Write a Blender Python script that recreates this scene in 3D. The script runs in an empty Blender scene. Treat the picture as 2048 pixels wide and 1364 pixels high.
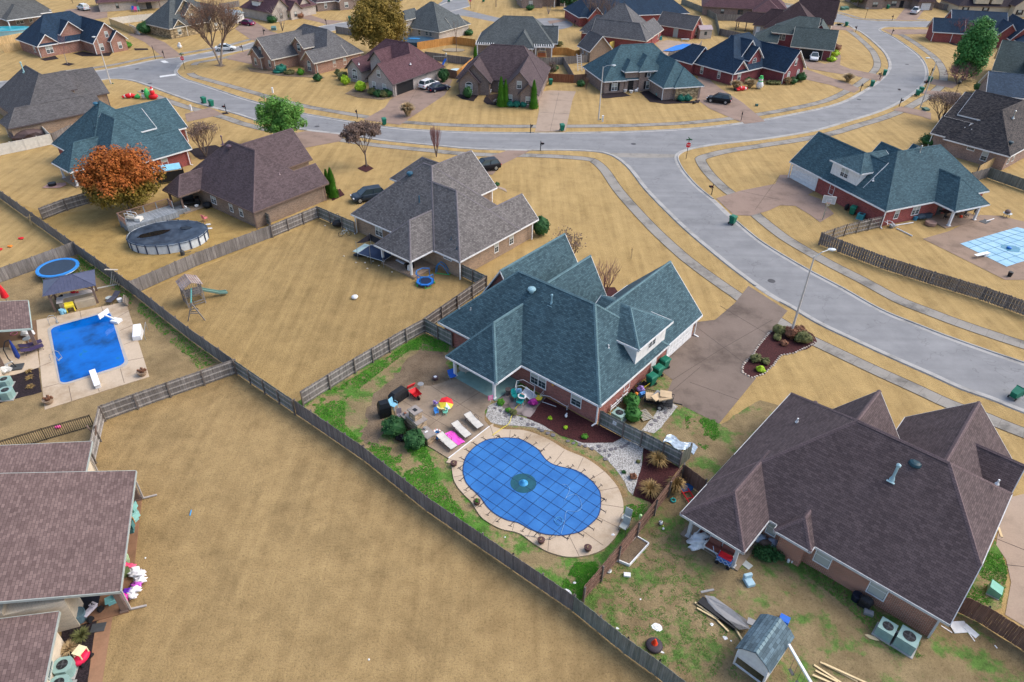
import bpy, math, random
from mathutils import Matrix, Vector, noise
random.seed(7)
R=math.radians
sc=bpy.context.scene
# ---------------------------------------------------------------- camera, sky, sun, exposure
PITCH=R(35.63); ROLL=R(1.05); FPX=1380.; CAMH=39.
cam=bpy.data.objects.new('camera',bpy.data.cameras.new('camera'))
sc.collection.objects.link(cam); sc.camera=cam
cam.data.sensor_width=36; cam.data.lens=36*FPX/2048; cam.data.clip_end=6000; cam.data.clip_start=.5
cam.matrix_world=Matrix.Translation((0,0,CAMH))@Matrix.Rotation(R(90)-PITCH,4,'X')@Matrix.Rotation(ROLL,4,'Z')
SUN_EL=R(46); SUN_AZ=R(12)      # azimuth of the sun measured from +x towards +y
w=bpy.data.worlds.new('World'); sc.world=w; w.use_nodes=True
nt=w.node_tree; bg=nt.nodes['Background']; bg.inputs[1].default_value=.15
sky=nt.nodes.new('ShaderNodeTexSky'); sky.sky_type='NISHITA'; sky.sun_disc=False
sky.sun_elevation=SUN_EL; sky.sun_rotation=R(90)-SUN_AZ; sky.air_density=1.0; sky.dust_density=3.5; sky.ozone_density=1.0
nt.links.new(sky.outputs[0],bg.inputs[0])
sl=bpy.data.lights.new('sun','SUN'); sl.energy=.9; sl.angle=R(48); sl.color=(1,.95,.89)
so=bpy.data.objects.new('sun',sl); sc.collection.objects.link(so)
sd=Vector((math.cos(SUN_EL)*math.cos(SUN_AZ),math.cos(SUN_EL)*math.sin(SUN_AZ),math.sin(SUN_EL)))
so.rotation_euler=sd.to_track_quat('Z','Y').to_euler(); so.location=(0,0,80)
sc.view_settings.view_transform='Standard'; sc.view_settings.look='None'; sc.view_settings.gamma=1
sc.view_settings.exposure=0.88
# ---------------------------------------------------------------- helpers
COL=sc.collection
def G(x,y,z=0.):
    """world point at height z seen at pixel (x,y) of the 2048x1364 photograph"""
    X=(x-1024)/FPX; Y=-(y-682)/FPX
    c,s=math.cos(ROLL),math.sin(ROLL); X,Y=c*X-s*Y,s*X+c*Y
    d=Vector((X,math.cos(PITCH)+Y*math.sin(PITCH),-math.sin(PITCH)+Y*math.cos(PITCH)))
    t=(CAMH-z)/-d.z
    return Vector((d.x*t,d.y*t,z))
def G2(p,z=0.):
    g=G(p[0],p[1],z); return (g.x,g.y)
def heading(a,b,z=0.):
    p=G(*a,z); q=G(*b,z); return math.atan2(q.y-p.y,q.x-p.x)
class MB:
    def __init__(s): s.v=[]; s.f=[]; s.smooth=False
    def add(s,vs,fs):
        n=len(s.v); s.v+= [tuple(v) for v in vs]; s.f+=[tuple(n+i for i in f) for f in fs]; return s
    def box(s,x0,x1,y0,y1,z0,z1):
        return s.add([(x0,y0,z0),(x1,y0,z0),(x1,y1,z0),(x0,y1,z0),(x0,y0,z1),(x1,y0,z1),(x1,y1,z1),(x0,y1,z1)],
          [(0,3,2,1),(4,5,6,7),(0,1,5,4),(1,2,6,5),(2,3,7,6),(3,0,4,7)])
    def obox(s,c,size,rot=0,tilt=(0,0)):
        m=Matrix.Translation(c)@Matrix.Rotation(rot,4,'Z')@Matrix.Rotation(tilt[0],4,'X')@Matrix.Rotation(tilt[1],4,'Y')
        a,b,h=size[0]/2,size[1]/2,size[2]/2
        vs=[m@Vector((i*a,j*b,k*h)) for k in(-1,1) for i,j in((-1,-1),(1,-1),(1,1),(-1,1))]
        return s.add(vs,[(0,3,2,1),(4,5,6,7),(0,1,5,4),(1,2,6,5),(2,3,7,6),(3,0,4,7)])
    def beam(s,p,q,w,h=None):
        p=Vector(p);q=Vector(q); h=h or w; d=(q-p); L=d.length
        if L<1e-6: return s
        d/=L; up=Vector((0,0,1)) if abs(d.z)<.95 else Vector((1,0,0))
        a=d.cross(up).normalized()*w/2; b=a.cross(d).normalized()*h/2
        vs=[p-a-b,p+a-b,p+a+b,p-a+b,q-a-b,q+a-b,q+a+b,q-a+b]
        return s.add(vs,[(0,1,2,3),(4,7,6,5),(0,4,5,1),(1,5,6,2),(2,6,7,3),(3,7,4,0)])
    def tube(s,p,q,r0,r1=None,n=8,cap=True):
        p=Vector(p);q=Vector(q); r1=r0 if r1 is None else r1; d=(q-p).normalized()
        up=Vector((0,0,1)) if abs(d.z)<.95 else Vector((1,0,0))
        a=d.cross(up).normalized(); b=a.cross(d).normalized(); vs=[]
        for c,r in((p,r0),(q,r1)):
            vs+=[c+(a*math.cos(t)+b*math.sin(t))*r for t in[2*math.pi*i/n for i in range(n)]]
        fs=[(i,(i+1)%n,n+(i+1)%n,n+i) for i in range(n)]
        if cap: fs+=[tuple(range(n))[::-1],tuple(range(n,2*n))]
        return s.add(vs,fs)
    def path(s,pts,r,n=6):
        for a,b in zip(pts,pts[1:]): s.tube(a,b,r,r,n)
        return s
    def lathe(s,prof,n=16,c=(0,0,0),sx=1,sy=1):
        vs=[];fs=[]
        for r,z in prof: vs+=[(c[0]+r*sx*math.cos(2*math.pi*i/n),c[1]+r*sy*math.sin(2*math.pi*i/n),c[2]+z) for i in range(n)]
        for k in range(len(prof)-1): fs+=[(k*n+i,k*n+(i+1)%n,(k+1)*n+(i+1)%n,(k+1)*n+i) for i in range(n)]
        fs+=[tuple(range(n))[::-1],tuple(range((len(prof)-1)*n,len(prof)*n))]
        return s.add(vs,fs)
    def prism(s,poly,z0,z1,bottom=True):
        A=sum(poly[i][0]*poly[(i+1)%len(poly)][1]-poly[(i+1)%len(poly)][0]*poly[i][1] for i in range(len(poly)))
        if A<0: poly=poly[::-1]
        n=len(poly); vs=[(x,y,z0) for x,y in poly]+[(x,y,z1) for x,y in poly]
        fs=[(i,(i+1)%n,n+(i+1)%n,n+i) for i in range(n)]+[tuple(range(n,2*n))]
        if bottom: fs.append(tuple(range(n))[::-1])
        return s.add(vs,fs)
    def blob(s,c,rx,ry,rz,sub=2,amp=.0,seed=0,fr=1.):
        import bmesh
        bm=bmesh.new(); bmesh.ops.create_icosphere(bm,subdivisions=sub,radius=1)
        vs=[]
        for v in bm.verts:
            k=1+amp*noise.noise(v.co*fr*2+Vector((seed*3.1,seed,0)))
            vs.append((c[0]+v.co.x*rx*k,c[1]+v.co.y*ry*k,c[2]+v.co.z*rz*k))
        fs=[tuple(v.index for v in f.verts) for f in bm.faces]; bm.free(); return s.add(vs,fs)
def build(name,mb,mat,parent=None,loc=None,rot=0,smooth=False,uv=True,bevel=0):
    me=bpy.data.meshes.new(name); me.from_pydata(mb.v,[],mb.f); me.update()
    if uv and len(me.polygons)<60000:
        ul=me.uv_layers.new(name='UVMap').data; V=me.vertices
        for p in me.polygons:
            nn=p.normal
            if abs(nn.z)>.999: a=Vector((1,0,0)); b=Vector((0,1,0))
            else: a=Vector((-nn.y,nn.x,0)).normalized(); b=nn.cross(a)
            for li in p.loop_indices:
                co=V[me.loops[li].vertex_index].co; ul[li].uv=(co.dot(a),co.dot(b))
    me.materials.append(mat)
    if smooth:
        for p in me.polygons: p.use_smooth=True
    o=bpy.data.objects.new(name,me); COL.objects.link(o)
    if parent: o.parent=parent
    if loc: o.location=loc
    if rot: o.rotation_euler=(0,0,rot)
    if bevel:
        m=o.modifiers.new('b','BEVEL'); m.width=bevel; m.segments=2; m.limit_method='ANGLE'
    return o
def thing(name,label,cat,loc=(0,0,0),rot=0,group=None):
    o=bpy.data.objects.new(name,None); COL.objects.link(o); o.empty_display_size=.3
    o.location=loc; o.rotation_euler=(0,0,rot); o['label']=label; o['category']=cat
    if group:o['group']=group
    return o
def tag(o,label,cat,group=None):
    o['label']=label;o['category']=cat
    if group:o['group']=group
    return o
def single(name,mb,mat,label,cat,loc=None,rot=0,group=None,smooth=False,bevel=0):
    return tag(build(name,mb,mat,None,loc,rot,smooth,bevel=bevel),label,cat,group)
def struct(name,mb,mat,smooth=False):
    o=build(name,mb,mat,smooth=smooth); o['kind']='structure'; return o
def dup(root,loc,rot,label,group=None,scale=None):
    r=root.copy(); COL.objects.link(r); r.location=loc; r.rotation_euler=(0,0,rot); r['label']=label
    if group:r['group']=group
    if scale: r.scale=(scale,)*3
    for ch in root.children:
        c=ch.copy(); COL.objects.link(c); c.parent=r
        for g in ch.children:
            d=g.copy(); COL.objects.link(d); d.parent=c
    return r
# ---------------------------------------------------------------- materials
class N:
    def __init__(s,name,rough=.8,metal=0.):
        s.m=bpy.data.materials.new(name); s.m.use_nodes=True; s.t=s.m.node_tree
        s.b=s.t.nodes['Principled BSDF']; s.b.inputs['Roughness'].default_value=rough; s.b.inputs['Metallic'].default_value=metal
        s.b.inputs['Specular IOR Level'].default_value=.25
        s.tc=s.t.nodes.new('ShaderNodeTexCoord')
    def n(s,t,**k):
        x=s.t.nodes.new(t)
        for a,b in k.items(): setattr(x,a,b)
        return x
    def l(s,a,b): s.t.links.new(a,b)
    def map(s,scale=(1,1,1),rot=0,src='Object'):
        m=s.n('ShaderNodeMapping'); m.inputs['Scale'].default_value=scale; m.inputs['Rotation'].default_value=(0,0,rot)
        s.l(s.tc.outputs[src],m.inputs[0]); return m.outputs[0]
    def noise(s,scale,detail=3,rough=.5,vec=None,dist=0):
        x=s.n('ShaderNodeTexNoise'); x.inputs['Scale'].default_value=scale; x.inputs['Detail'].default_value=detail
        x.inputs['Roughness'].default_value=rough; x.inputs['Distortion'].default_value=dist
        s.l(vec or s.tc.outputs['Object'],x.inputs['Vector']); return x.outputs['Fac']
    def ramp(s,fac,stops):
        r=s.n('ShaderNodeValToRGB'); e=r.color_ramp.elements
        while len(e)<len(stops): e.new(.5)
        for i,(p,c) in enumerate(stops):
            e[i].position=p; e[i].color=(c,c,c,1) if not isinstance(c,tuple) else (*c,1)
        s.l(fac,r.inputs[0]); return r.outputs[0]
    def mix(s,a,b,f,mode='MIX'):
        x=s.n('ShaderNodeMix',data_type='RGBA',blend_type=mode)
        for v,i in((a,6),(b,7)):
            if isinstance(v,tuple): x.inputs[i].default_value=(*v,1)
            else: s.l(v,x.inputs[i])
        if isinstance(f,(int,float)): x.inputs[0].default_value=f
        else: s.l(f,x.inputs[0])
        return x.outputs[2]
    def bump(s,h,st=.3,dist=.05):
        b=s.n('ShaderNodeBump'); b.inputs['Strength'].default_value=st; b.inputs['Distance'].default_value=dist
        s.l(h,b.inputs['Height']); s.l(b.outputs[0],s.b.inputs['Normal'])
    def out(s,c):
        if isinstance(c,tuple): s.b.inputs['Base Color'].default_value=(*c,1)
        else: s.l(c,s.b.inputs['Base Color'])
        return s.m
CACHE={}
def plain(c,rough=.55,metal=0.,var=.12):
    k=(tuple(c),rough,metal)
    if k in CACHE: return CACHE[k]
    m=N('paint',rough,metal)
    f=m.noise(2.5,4,.6); a=tuple(min(1,x*(1+var)) for x in c); b=tuple(x*(1-var) for x in c)
    CACHE[k]=m.out(m.ramp(f,[(.3,b),(.7,a)])); return CACHE[k]
def mul(c,k): return tuple(min(1,x*k) for x in c)
def grassmat(name,c0,c1,c2,green=None,gth=.6,grain=1.,dirt=None,stripe=None,gscale=.22,sf=.4):
    m=N(name,.95); 
    big=m.noise(.09,4,.6); mid=m.noise(.8,5,.65); fine=m.noise(7,4,.75); vf=m.noise(28,2,.8)
    c=m.ramp(big,[(.3,c0),(.5,c1),(.72,c2)])
    c=m.mix(c,m.ramp(mid,[(.3,mul(c0,.72)),(.7,mul(c2,1.08))]),.5)
    c=m.mix(c,m.ramp(m.noise(.3,6,.7,dist=.6),[(.38,.74),(.52,1.),(.7,1.06)]),.8,'MULTIPLY')
    if stripe is not None:
        sv=m.map((1.1,.06,1),stripe); c=m.mix(c,m.ramp(m.noise(1,4,.6,vec=sv),[(.35,mul(c0,.78)),(.65,mul(c2,1.08))]),sf)
    if dirt:
        c=m.mix(c,dirt,m.ramp(m.noise(.35,5,.7),[(.5,0.),(.62,.8)]))
    if green:
        g=m.ramp(m.noise(1.6,4,.7),[(.3,mul(green,.6)),(.7,mul(green,1.4))])
        c=m.mix(c,g,m.ramp(m.noise(gscale,7,.72),[(gth-.03,0.),(gth+.06,.85)]))
    gr=m.ramp(fine,[(.28,1-.42*grain),(.5,1.),(.75,1+.0*grain)])
    c=m.mix(c,gr,.9,'MULTIPLY')
    c=m.mix(c,m.ramp(vf,[(.3,1-.4*grain),(.55,1.)]),.8,'MULTIPLY')
    m.bump(fine,.6,.12); return m.out(c)
def shingle(c,var=.28,rowh=.145,w=.32,light=None):
    m=N('shingles',.92); bt=m.n('ShaderNodeTexBrick'); bt.offset=.37; bt.offset_frequency=2; bt.squash=1
    m.l(m.map((1,1,1),0,'UV'),bt.inputs['Vector'])
    bt.inputs['Scale'].default_value=1; bt.inputs['Brick Width'].default_value=w; bt.inputs['Row Height'].default_value=rowh
    bt.inputs['Mortar Size'].default_value=.011; bt.inputs['Mortar Smooth'].default_value=.3; bt.inputs['Bias'].default_value=0
    light=light or mul(c,1+var*1.5)
    bt.inputs['Color1'].default_value=(*mul(c,1-var),1); bt.inputs['Color2'].default_value=(*light,1); bt.inputs['Mortar'].default_value=(*mul(c,.42),1)
    st=m.noise(.5,4,.6,vec=m.map((1.4,.35,1),0,'UV')); c2=m.mix(bt.outputs[0],m.ramp(st,[(.3,.8),(.7,1.12)]),.75,'MULTIPLY')
    c2=m.mix(c2,m.ramp(m.noise(14,2,.7,vec=m.map((1,1,1),0,'UV')),[(.3,.72),(.7,1.)]),.6,'MULTIPLY')
    m.bump(bt.outputs['Fac'],-.35,.03) if False else m.bump(st,.1,.02)
    return m.out(c2)
def brick(c,mort=(.42,.36,.31),var=.3,name='brick'):
    m=N(name,.9); bt=m.n('ShaderNodeTexBrick'); m.l(m.map((1,1,1),0,'UV'),bt.inputs['Vector'])
    bt.inputs['Scale'].default_value=1; bt.inputs['Brick Width'].default_value=.24; bt.inputs['Row Height'].default_value=.085
    bt.inputs['Mortar Size'].default_value=.012; bt.inputs['Bias'].default_value=0
    bt.inputs['Color1'].default_value=(*mul(c,1-var),1); bt.inputs['Color2'].default_value=(*mul(c,1+var),1); bt.inputs['Mortar'].default_value=(*mort,1)
    c2=m.mix(bt.outputs[0],m.ramp(m.noise(.8,4,.6),[(.3,.78),(.7,1.1)]),.7,'MULTIPLY')
    return m.out(c2)
def stonemat(c,sc_=2.2):
    m=N('stone',.9); v=m.n('ShaderNodeTexVoronoi'); v.inputs['Scale'].default_value=sc_; m.l(m.map((1,1,1.8)),v.inputs['Vector'])
    x=m.n('ShaderNodeSeparateColor'); m.l(v.outputs['Color'],x.inputs[0])
    return m.out(m.mix(m.ramp(x.outputs[0],[(.1,mul(c,.6)),(.9,mul(c,1.35))]),m.ramp(v.outputs['Distance'],[(.4,1.),(.75,.45)]),.8,'MULTIPLY'))
def woodfence(c,c2,name='fence wood',pw=.142):
    m=N(name,.9); bt=m.n('ShaderNodeTexBrick'); m.l(m.map((1,1,1),0,'UV'),bt.inputs['Vector'])
    bt.inputs['Scale'].default_value=1; bt.inputs['Brick Width'].default_value=pw; bt.inputs['Row Height'].default_value=9; bt.offset=0
    bt.inputs['Mortar Size'].default_value=.004; bt.inputs['Color1'].default_value=(*c,1); bt.inputs['Color2'].default_value=(*c2,1); bt.inputs['Mortar'].default_value=(*mul(c,.35),1)
    st=m.noise(3,4,.6,vec=m.map((6,.35,1),0,'UV')); gn=m.noise(.5,4,.6)
    c3=m.mix(bt.outputs[0],m.ramp(st,[(.3,.6),(.7,1.25)]),.8,'MULTIPLY')
    c3=m.mix(c3,m.ramp(gn,[(.35,.78),(.65,1.15)]),.8,'MULTIPLY')
    return m.out(c3)
def concrete(c,name='concrete',stain=.25,scale=.5,stainc=None):
    m=N(name,.88); f=m.noise(scale,6,.65); g=m.noise(9,3,.7)
    cc=m.ramp(f,[(.3,stainc or mul(c,1-stain*1.4)),(.5,c),(.75,mul(c,1+stain*.4))])
    cc=m.mix(cc,m.ramp(g,[(.3,.82),(.7,1.05)]),.7,'MULTIPLY'); m.bump(g,.15,.01); return m.out(cc)
def specks(name,cols,scale,rough=.9,gap=None):
    m=N(name,rough); v=m.n('ShaderNodeTexVoronoi'); v.inputs['Scale'].default_value=scale; m.l(m.tc.outputs['Object'],v.inputs['Vector'])
    x=m.n('ShaderNodeSeparateColor'); m.l(v.outputs['Color'],x.inputs[0])
    c=m.ramp(x.outputs[0],[(i/(len(cols)-1),k) for i,k in enumerate(cols)])
    c=m.mix(c,m.ramp(v.outputs['Distance'],[(.35,1.),(.7,.35)]),.85,'MULTIPLY')
    c=m.mix(c,m.ramp(m.noise(.7,4,.6),[(.3,.75),(.7,1.1)]),.7,'MULTIPLY')
    m.bump(v.outputs['Distance'],-.6,.05); return m.out(c)
def leafmat(name,cols,rough=.7,zr=None,nscale=1.2):
    m=N(name,rough); f=m.noise(nscale,3,.7)
    c=m.ramp(f,[(.25+.5*i/(len(cols)-1),k) for i,k in enumerate(cols)])
    if zr:   # autumn colour turning towards the top of the crown
        sx=m.n('ShaderNodeSeparateXYZ'); m.l(m.tc.outputs['Object'],sx.inputs[0])
        mr=m.n('ShaderNodeMapRange'); mr.inputs[1].default_value=zr[0]; mr.inputs[2].default_value=zr[1]; m.l(sx.outputs[2],mr.inputs[0])
        ad=m.n('ShaderNodeMath',operation='MULTIPLY_ADD'); m.l(m.noise(.6,4,.7),ad.inputs[0]); ad.inputs[1].default_value=1.4; ad.inputs[2].default_value=-.7
        a2=m.n('ShaderNodeMath',operation='ADD'); m.l(mr.outputs[0],a2.inputs[0]); m.l(ad.outputs[0],a2.inputs[1])
        top=m.ramp(f,[(.25+.5*i/(len(zr[2])-1),k) for i,k in enumerate(zr[2])])
        c=m.mix(c,top,m.ramp(a2.outputs[0],[(.35,0.),(.65,1.)]))
    m.b.inputs['Subsurface Weight'].default_value=0
    return m.out(c)
WHITE=plain((.72,.74,.75),.5); CREAMT=plain((.62,.58,.5),.6); DKTRIM=plain((.10,.085,.09),.6); BRTRIM=plain((.17,.12,.10),.6)
BLACK=plain((.018,.019,.022),.5); DKGREY=plain((.06,.065,.07),.6); GREY=plain((.25,.26,.27),.6); METAL=plain((.42,.45,.46),.35,.6)
GLASS=N('window glass',.08); GLASS.b.inputs['Specular IOR Level'].default_value=.6; GLASS=GLASS.out((.035,.055,.065))
BLIND=N('blind',.4); BLIND=BLIND.out((.42,.45,.42))
GREENP=plain((.012,.16,.10),.45); TEALP=plain((.05,.33,.33),.5)
ACM=plain((.24,.37,.345),.5); RED=plain((.62,.02,.03),.5); BLUE=plain((.02,.13,.55),.5); YELLOW=plain((.75,.62,.05),.5); PINK=plain((.85,.12,.35),.5); ORANGE=plain((.8,.25,.03),.5)
LIGHTBLUE=plain((.25,.55,.72),.5); GREENL=plain((.06,.45,.12),.5); TAN=plain((.55,.42,.25),.7); WOODL=plain((.62,.47,.26),.75)
# ---------------------------------------------------------------- ground
M_LAWN=grassmat('dormant lawn',(.355,.24,.092),(.43,.297,.12),(.48,.34,.145),green=(.20,.19,.05),gth=.70,stripe=.4,grain=.75)
M_LOT=grassmat('mown dry lot',(.27,.18,.078),(.37,.255,.113),(.445,.315,.145),stripe=-.75,sf=.24,grain=1.1)
M_SAND=grassmat('rippled dry grass',(.29,.195,.078),(.375,.257,.102),(.435,.305,.13),stripe=.9,grain=1.15)
M_YARDG=grassmat('pool yard grass',(.27,.20,.10),(.30,.235,.12),(.36,.28,.15),green=(.055,.20,.018),gth=.5,grain=1.1,gscale=.42)
M_YARDB=grassmat('trampled yard grass',(.20,.145,.075),(.27,.20,.10),(.32,.25,.135),green=(.075,.19,.03),gth=.54,grain=1.1,gscale=.33)
M_YARDL=grassmat('thin yard grass',(.25,.175,.085),(.33,.24,.12),(.38,.28,.14),green=(.04,.19,.02),gth=.67,grain=1.)
M_BACK=grassmat('back lawn',(.33,.215,.07),(.42,.28,.095),(.46,.32,.12),green=(.16,.19,.04),gth=.66,grain=.8)
M_DIRT=grassmat('bare dirt',(.17,.12,.075),(.23,.17,.11),(.29,.22,.15),grain=1.2)
g=MB(); S=3000; g.add([(-S,-S,0),(S,-S,0),(S,S,0),(-S,S,0)],[(0,1,2,3)]); struct('ground',g,M_LAWN)
def sheet(name,pts,z,mat,world=False,jag=0):
    P=[p if world else G2(p) for p in pts]
    if jag:
        Q=[]
        for a,b in zip(P,P[1:]+P[:1]):
            L=math.dist(a,b); n=max(1,int(L/.6))
            for i in range(n):
                t=i/n; Q.append((a[0]+(b[0]-a[0])*t+random.uniform(-jag,jag),a[1]+(b[1]-a[1])*t+random.uniform(-jag,jag)))
        P=Q
    import bmesh
    bm=bmesh.new(); f=bm.faces.new([bm.verts.new((x,y,z)) for x,y in P]); bmesh.ops.triangulate(bm,faces=[f]); bm.normal_update()
    for q in bm.faces:
        if q.normal.z<0: q.normal_flip()
    m=MB(); bm.verts.index_update(); m.add([v.co[:] for v in bm.verts],[[v.index for v in f.verts] for f in bm.faces]); bm.free()
    return struct(name,m,mat)
def smooth(pts,k=6,closed=False):
    P=[Vector(p) for p in pts]; out=[]; n=len(P)
    rng=range(n) if closed else range(n-1)
    for i in rng:
        a=P[(i-1)%n] if closed or i>0 else P[0]; b=P[i]; c=P[(i+1)%n]; d=P[(i+2)%n] if closed or i+2<n else P[-1]
        for j in range(k):
            t=j/k; out.append(.5*((2*b)+(c-a)*t+(2*a-5*b+4*c-d)*t*t+(3*b-a-3*c+d)*t**3))
    if not closed: out.append(P[-1])
    return [(p.x,p.y) for p in out]
def W(pts): return [G2(p) for p in pts]
# yards
sheet('empty_lot',[(473,745),(590,800),(800,935),(1010,1108),(1160,1215),(1620,1605),(1500,2100),(-300,2400),(-200,1000),(90,960),(200,832)],.006,M_LOT,jag=.05)
sheet('rippled_lawn',[(640,440),(705,478),(918,540),(972,575),(850,660),(586,800),(270,590)],.0085,M_SAND)
sheet('pool_yard_grass',[(590,805),(850,665),(905,690),(1190,850),(1330,915),(1350,945),(1152,1200)],.013,M_YARDG,jag=.08)
sheet('side_yard_grass',[(1152,1200),(1340,950),(1410,985),(1870,1235),(1911,1224),(1960,1247),(2048,1304),(2200,1400),(2100,1420),(2600,1900),(1640,1620)],.0165,M_YARDB,jag=.08)
sheet('side_strip_grass',[(1200,800),(1330,745),(1440,850),(1520,800),(1560,812),(1400,985),(1330,910)],.022,M_YARDB,jag=.1)
sheet('left_yard_grass',[(-200,640),(150,500),(470,745),(200,830),(185,900),(-150,960)],.0115,M_YARDL,jag=.05)
sheet('back_lawn',[(150,500),(0,392),(100,430),(250,410),(310,300),(500,440),(640,435),(265,590)],.005,M_BACK,jag=.1)
sheet('driveway_verge_grass',[(1925,1190),(1990,1080),(2015,1140),(2000,1215),(1960,1240)],.028,M_YARDG,jag=.06)
sheet('yard_dirt',[(815,720),(850,690),(885,705),(900,760),(915,790),(860,775),(790,790),(770,850),(760,890),(720,880),(745,800)],.02,M_DIRT,jag=.35)
# ---------------------------------------------------------------- roads
M_ROAD=N('asphalt',.85)
_f=M_ROAD.noise(.35,5,.65); _g=M_ROAD.noise(22,2,.8); _s=M_ROAD.noise(1,3,.5,vec=M_ROAD.map((.06,.8,1),-.75))
_c=M_ROAD.mix(M_ROAD.ramp(_f,[(.3,(.195,.20,.208)),(.7,(.255,.26,.266))]),M_ROAD.ramp(_s,[(.3,.86),(.7,1.08)]),.8,'MULTIPLY')
_c=M_ROAD.mix(_c,M_ROAD.ramp(_g,[(.3,.8),(.7,1.1)]),.6,'MULTIPLY')
_v=M_ROAD.n('ShaderNodeTexVoronoi',feature='DISTANCE_TO_EDGE'); _v.inputs['Scale'].default_value=.13
_d=M_ROAD.n('ShaderNodeVectorMath',operation='ADD'); _nn=M_ROAD.n('ShaderNodeTexNoise'); _nn.inputs['Scale'].default_value=.9; M_ROAD.l(M_ROAD.tc.outputs['Object'],_nn.inputs['Vector'])
_sc=M_ROAD.n('ShaderNodeVectorMath',operation='SCALE'); _sc.inputs['Scale'].default_value=2.2; M_ROAD.l(_nn.outputs['Color'],_sc.inputs[0])
M_ROAD.l(M_ROAD.tc.outputs['Object'],_d.inputs[0]); M_ROAD.l(_sc.outputs[0],_d.inputs[1]); M_ROAD.l(_d.outputs[0],_v.inputs['Vector'])
_c=M_ROAD.mix(_c,M_ROAD.ramp(_v.outputs['Distance'],[(.0,.6),(.008,1.)]),.6,'MULTIPLY'); M_ROAD=M_ROAD.out(_c)
M_KERB=concrete((.36,.355,.34),'kerb concrete',.3); M_WALK=concrete((.27,.255,.228),'sidewalk concrete',.45,.35)
M_SOILSHADE=plain((.075,.055,.035),.95); M_WPAINT=plain((.62,.63,.62),.7)
M_DRIVE=concrete((.27,.195,.155),'exposed aggregate drive',.22,.4); M_DRIVEP=concrete((.36,.28,.215),'pale drive',.15,.5)
M_DRIVEH=concrete((.185,.145,.12),'damp concrete drive',.5,.22,(.085,.064,.052))
M_DECK=concrete((.50,.405,.30),'pool deck concrete',.35,.3,(.33,.24,.15)); M_PATIO=concrete((.30,.235,.17),'patio concrete',.3,.35)
M_COPE=concrete((.40,.385,.365),'coping',.12,1.); M_BRDECK=concrete((.27,.195,.145),'brown pool deck',.25,.4)
farE=smooth(W([(356,137),(352,143),(358,151),(372,159),(400,168),(430,178),(480,195),(540,212),(600,226),(680,240),(760,253),(850,261),(950,265),(1050,266),(1200,265),(1300,262),(1400,256),(1500,244),(1600,226),(1678,207),(1728,182),(1762,158),(1779,135),(1773,112),(1757,93),(1726,67),(1708,57),(1690,47),(1667,44),(1650,46),(1560,20),(1500,0)]),4)
topE=smooth(W([(1560,8),(1640,20),(1680,29),(1711,38),(1750,42),(1800,43),(1890,43),(2000,43),(2200,45)]),4)
inE=smooth(W([(2200,56),(2000,55),(1890,54),(1800,54),(1773,54),(1762,57),(1762,62),(1783,72),(1817,95),(1843,117),(1854,140),(1852,160),(1840,176),(1820,192),(1790,210),(1745,228),(1698,242),(1636,260),(1570,272),(1514,280),(1440,288),(1395,295),(1371,301),(1358,308),(1354,317),(1366,341),(1394,373),(1429,402),(1461,433),(1499,466),(1534,492),(1611,538),(1686,578),(1761,620),(1836,651),(1911,680),(2048,727),(2250,790)]),4)
nearR=smooth(W([(2250,895),(2048,824),(1986,799),(1923,777),(1861,749),(1786,716),(1716,684),(1636,646),(1586,616),(1536,588),(1474,543),(1436,513),(1374,461),(1324,413),(1289,376),(1264,343),(1245,324),(1222,310),(1190,303),(1124,300),(1024,300),(937,297),(862,290),(762,280),(687,269),(612,260),(560,252),(510,240),(474,228),(412,211),(375,200),(312,177),(275,164),(250,159),(215,158),(150,170),(0,190),(-150,210)]),4)
bTop=smooth(W([(-150,182),(0,164),(100,153),(195,142),(250,133),(312,120),(370,113),(475,94),(512,84),(652,51),(712,42),(760,32),(860,16),(905,0),(930,-12)]),4)
bBot=smooth(W([(940,12),(905,22),(860,30),(800,42),(712,53),(667,61),(600,76),(512,95),(462,105),(425,113),(380,121),(362,128),(356,137)]),4)
road=farE+topE[::-1][len(topE):] if False else None
m1=farE[::-1]  # one outline round both streets
def roadpoly():
    return nearR+bTop+bBot+farE+topE+inE
sheet('road',roadpoly(),.012,M_ROAD,world=True)
cul=W([(880,20),(905,14),(940,22),(1000,36),(1040,40),(1100,36),(1135,42),(1145,50),(1130,57),(1090,62),(1060,60),(1035,50),(990,44),(940,34),(905,30),(870,32)])
sheet('cul_de_sac',smooth(cul,5,True),.016,M_ROAD,world=True)
sheet('side_road',W([(870,26),(905,18),(925,0),(930,-30),(890,-30),(885,2),(860,20)]),.020,M_ROAD,world=True)
DR=[] # driveways: polygons in photo pixels, material, name-specific
def drive(pts,mat=None,z=.034,sm=False):
    P=W(pts)
    if sm: P=smooth(P,4,True)
    DR.append(P); o=sheet('driveway',P,z,mat or M_DRIVE,world=True); return o
drive([(1497,572),(1575,622),(1560,640),(1540,672),(1500,740),(1512,757),(1438,848),(1330,795),(1345,760),(1312,735),(1325,712),(1392,662),(1388,645),(1430,640),(1470,606)],M_DRIVEH)
drive([(1432,397),(1467,430),(1500,470-38),(1536,422),(1560,411),(1590,412),(1620,430),(1640,445),(1668,428),(1640,398),(1616,390),(1642,374),(1588,350),(1560,350),(1550,368),(1480,382)],M_DRIVE)
drive([(727,240),(800,250),(890,190),(905,160),(870,148),(845,165),(798,185),(780,200),(770,215)])
drive([(1076,185),(1100,181),(1152,183),(1145,200),(1131,263),(1070,264),(1078,222)],M_DRIVEP)
drive([(1400,135),(1425,165),(1445,180),(1485,205),(1530,243),(1490,248),(1420,218),(1395,200),(1385,185),(1395,160)])
drive([(1600,125),(1660,150),(1675,145),(1680,112),(1666,103),(1655,120),(1620,120)]) if False else None
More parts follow.
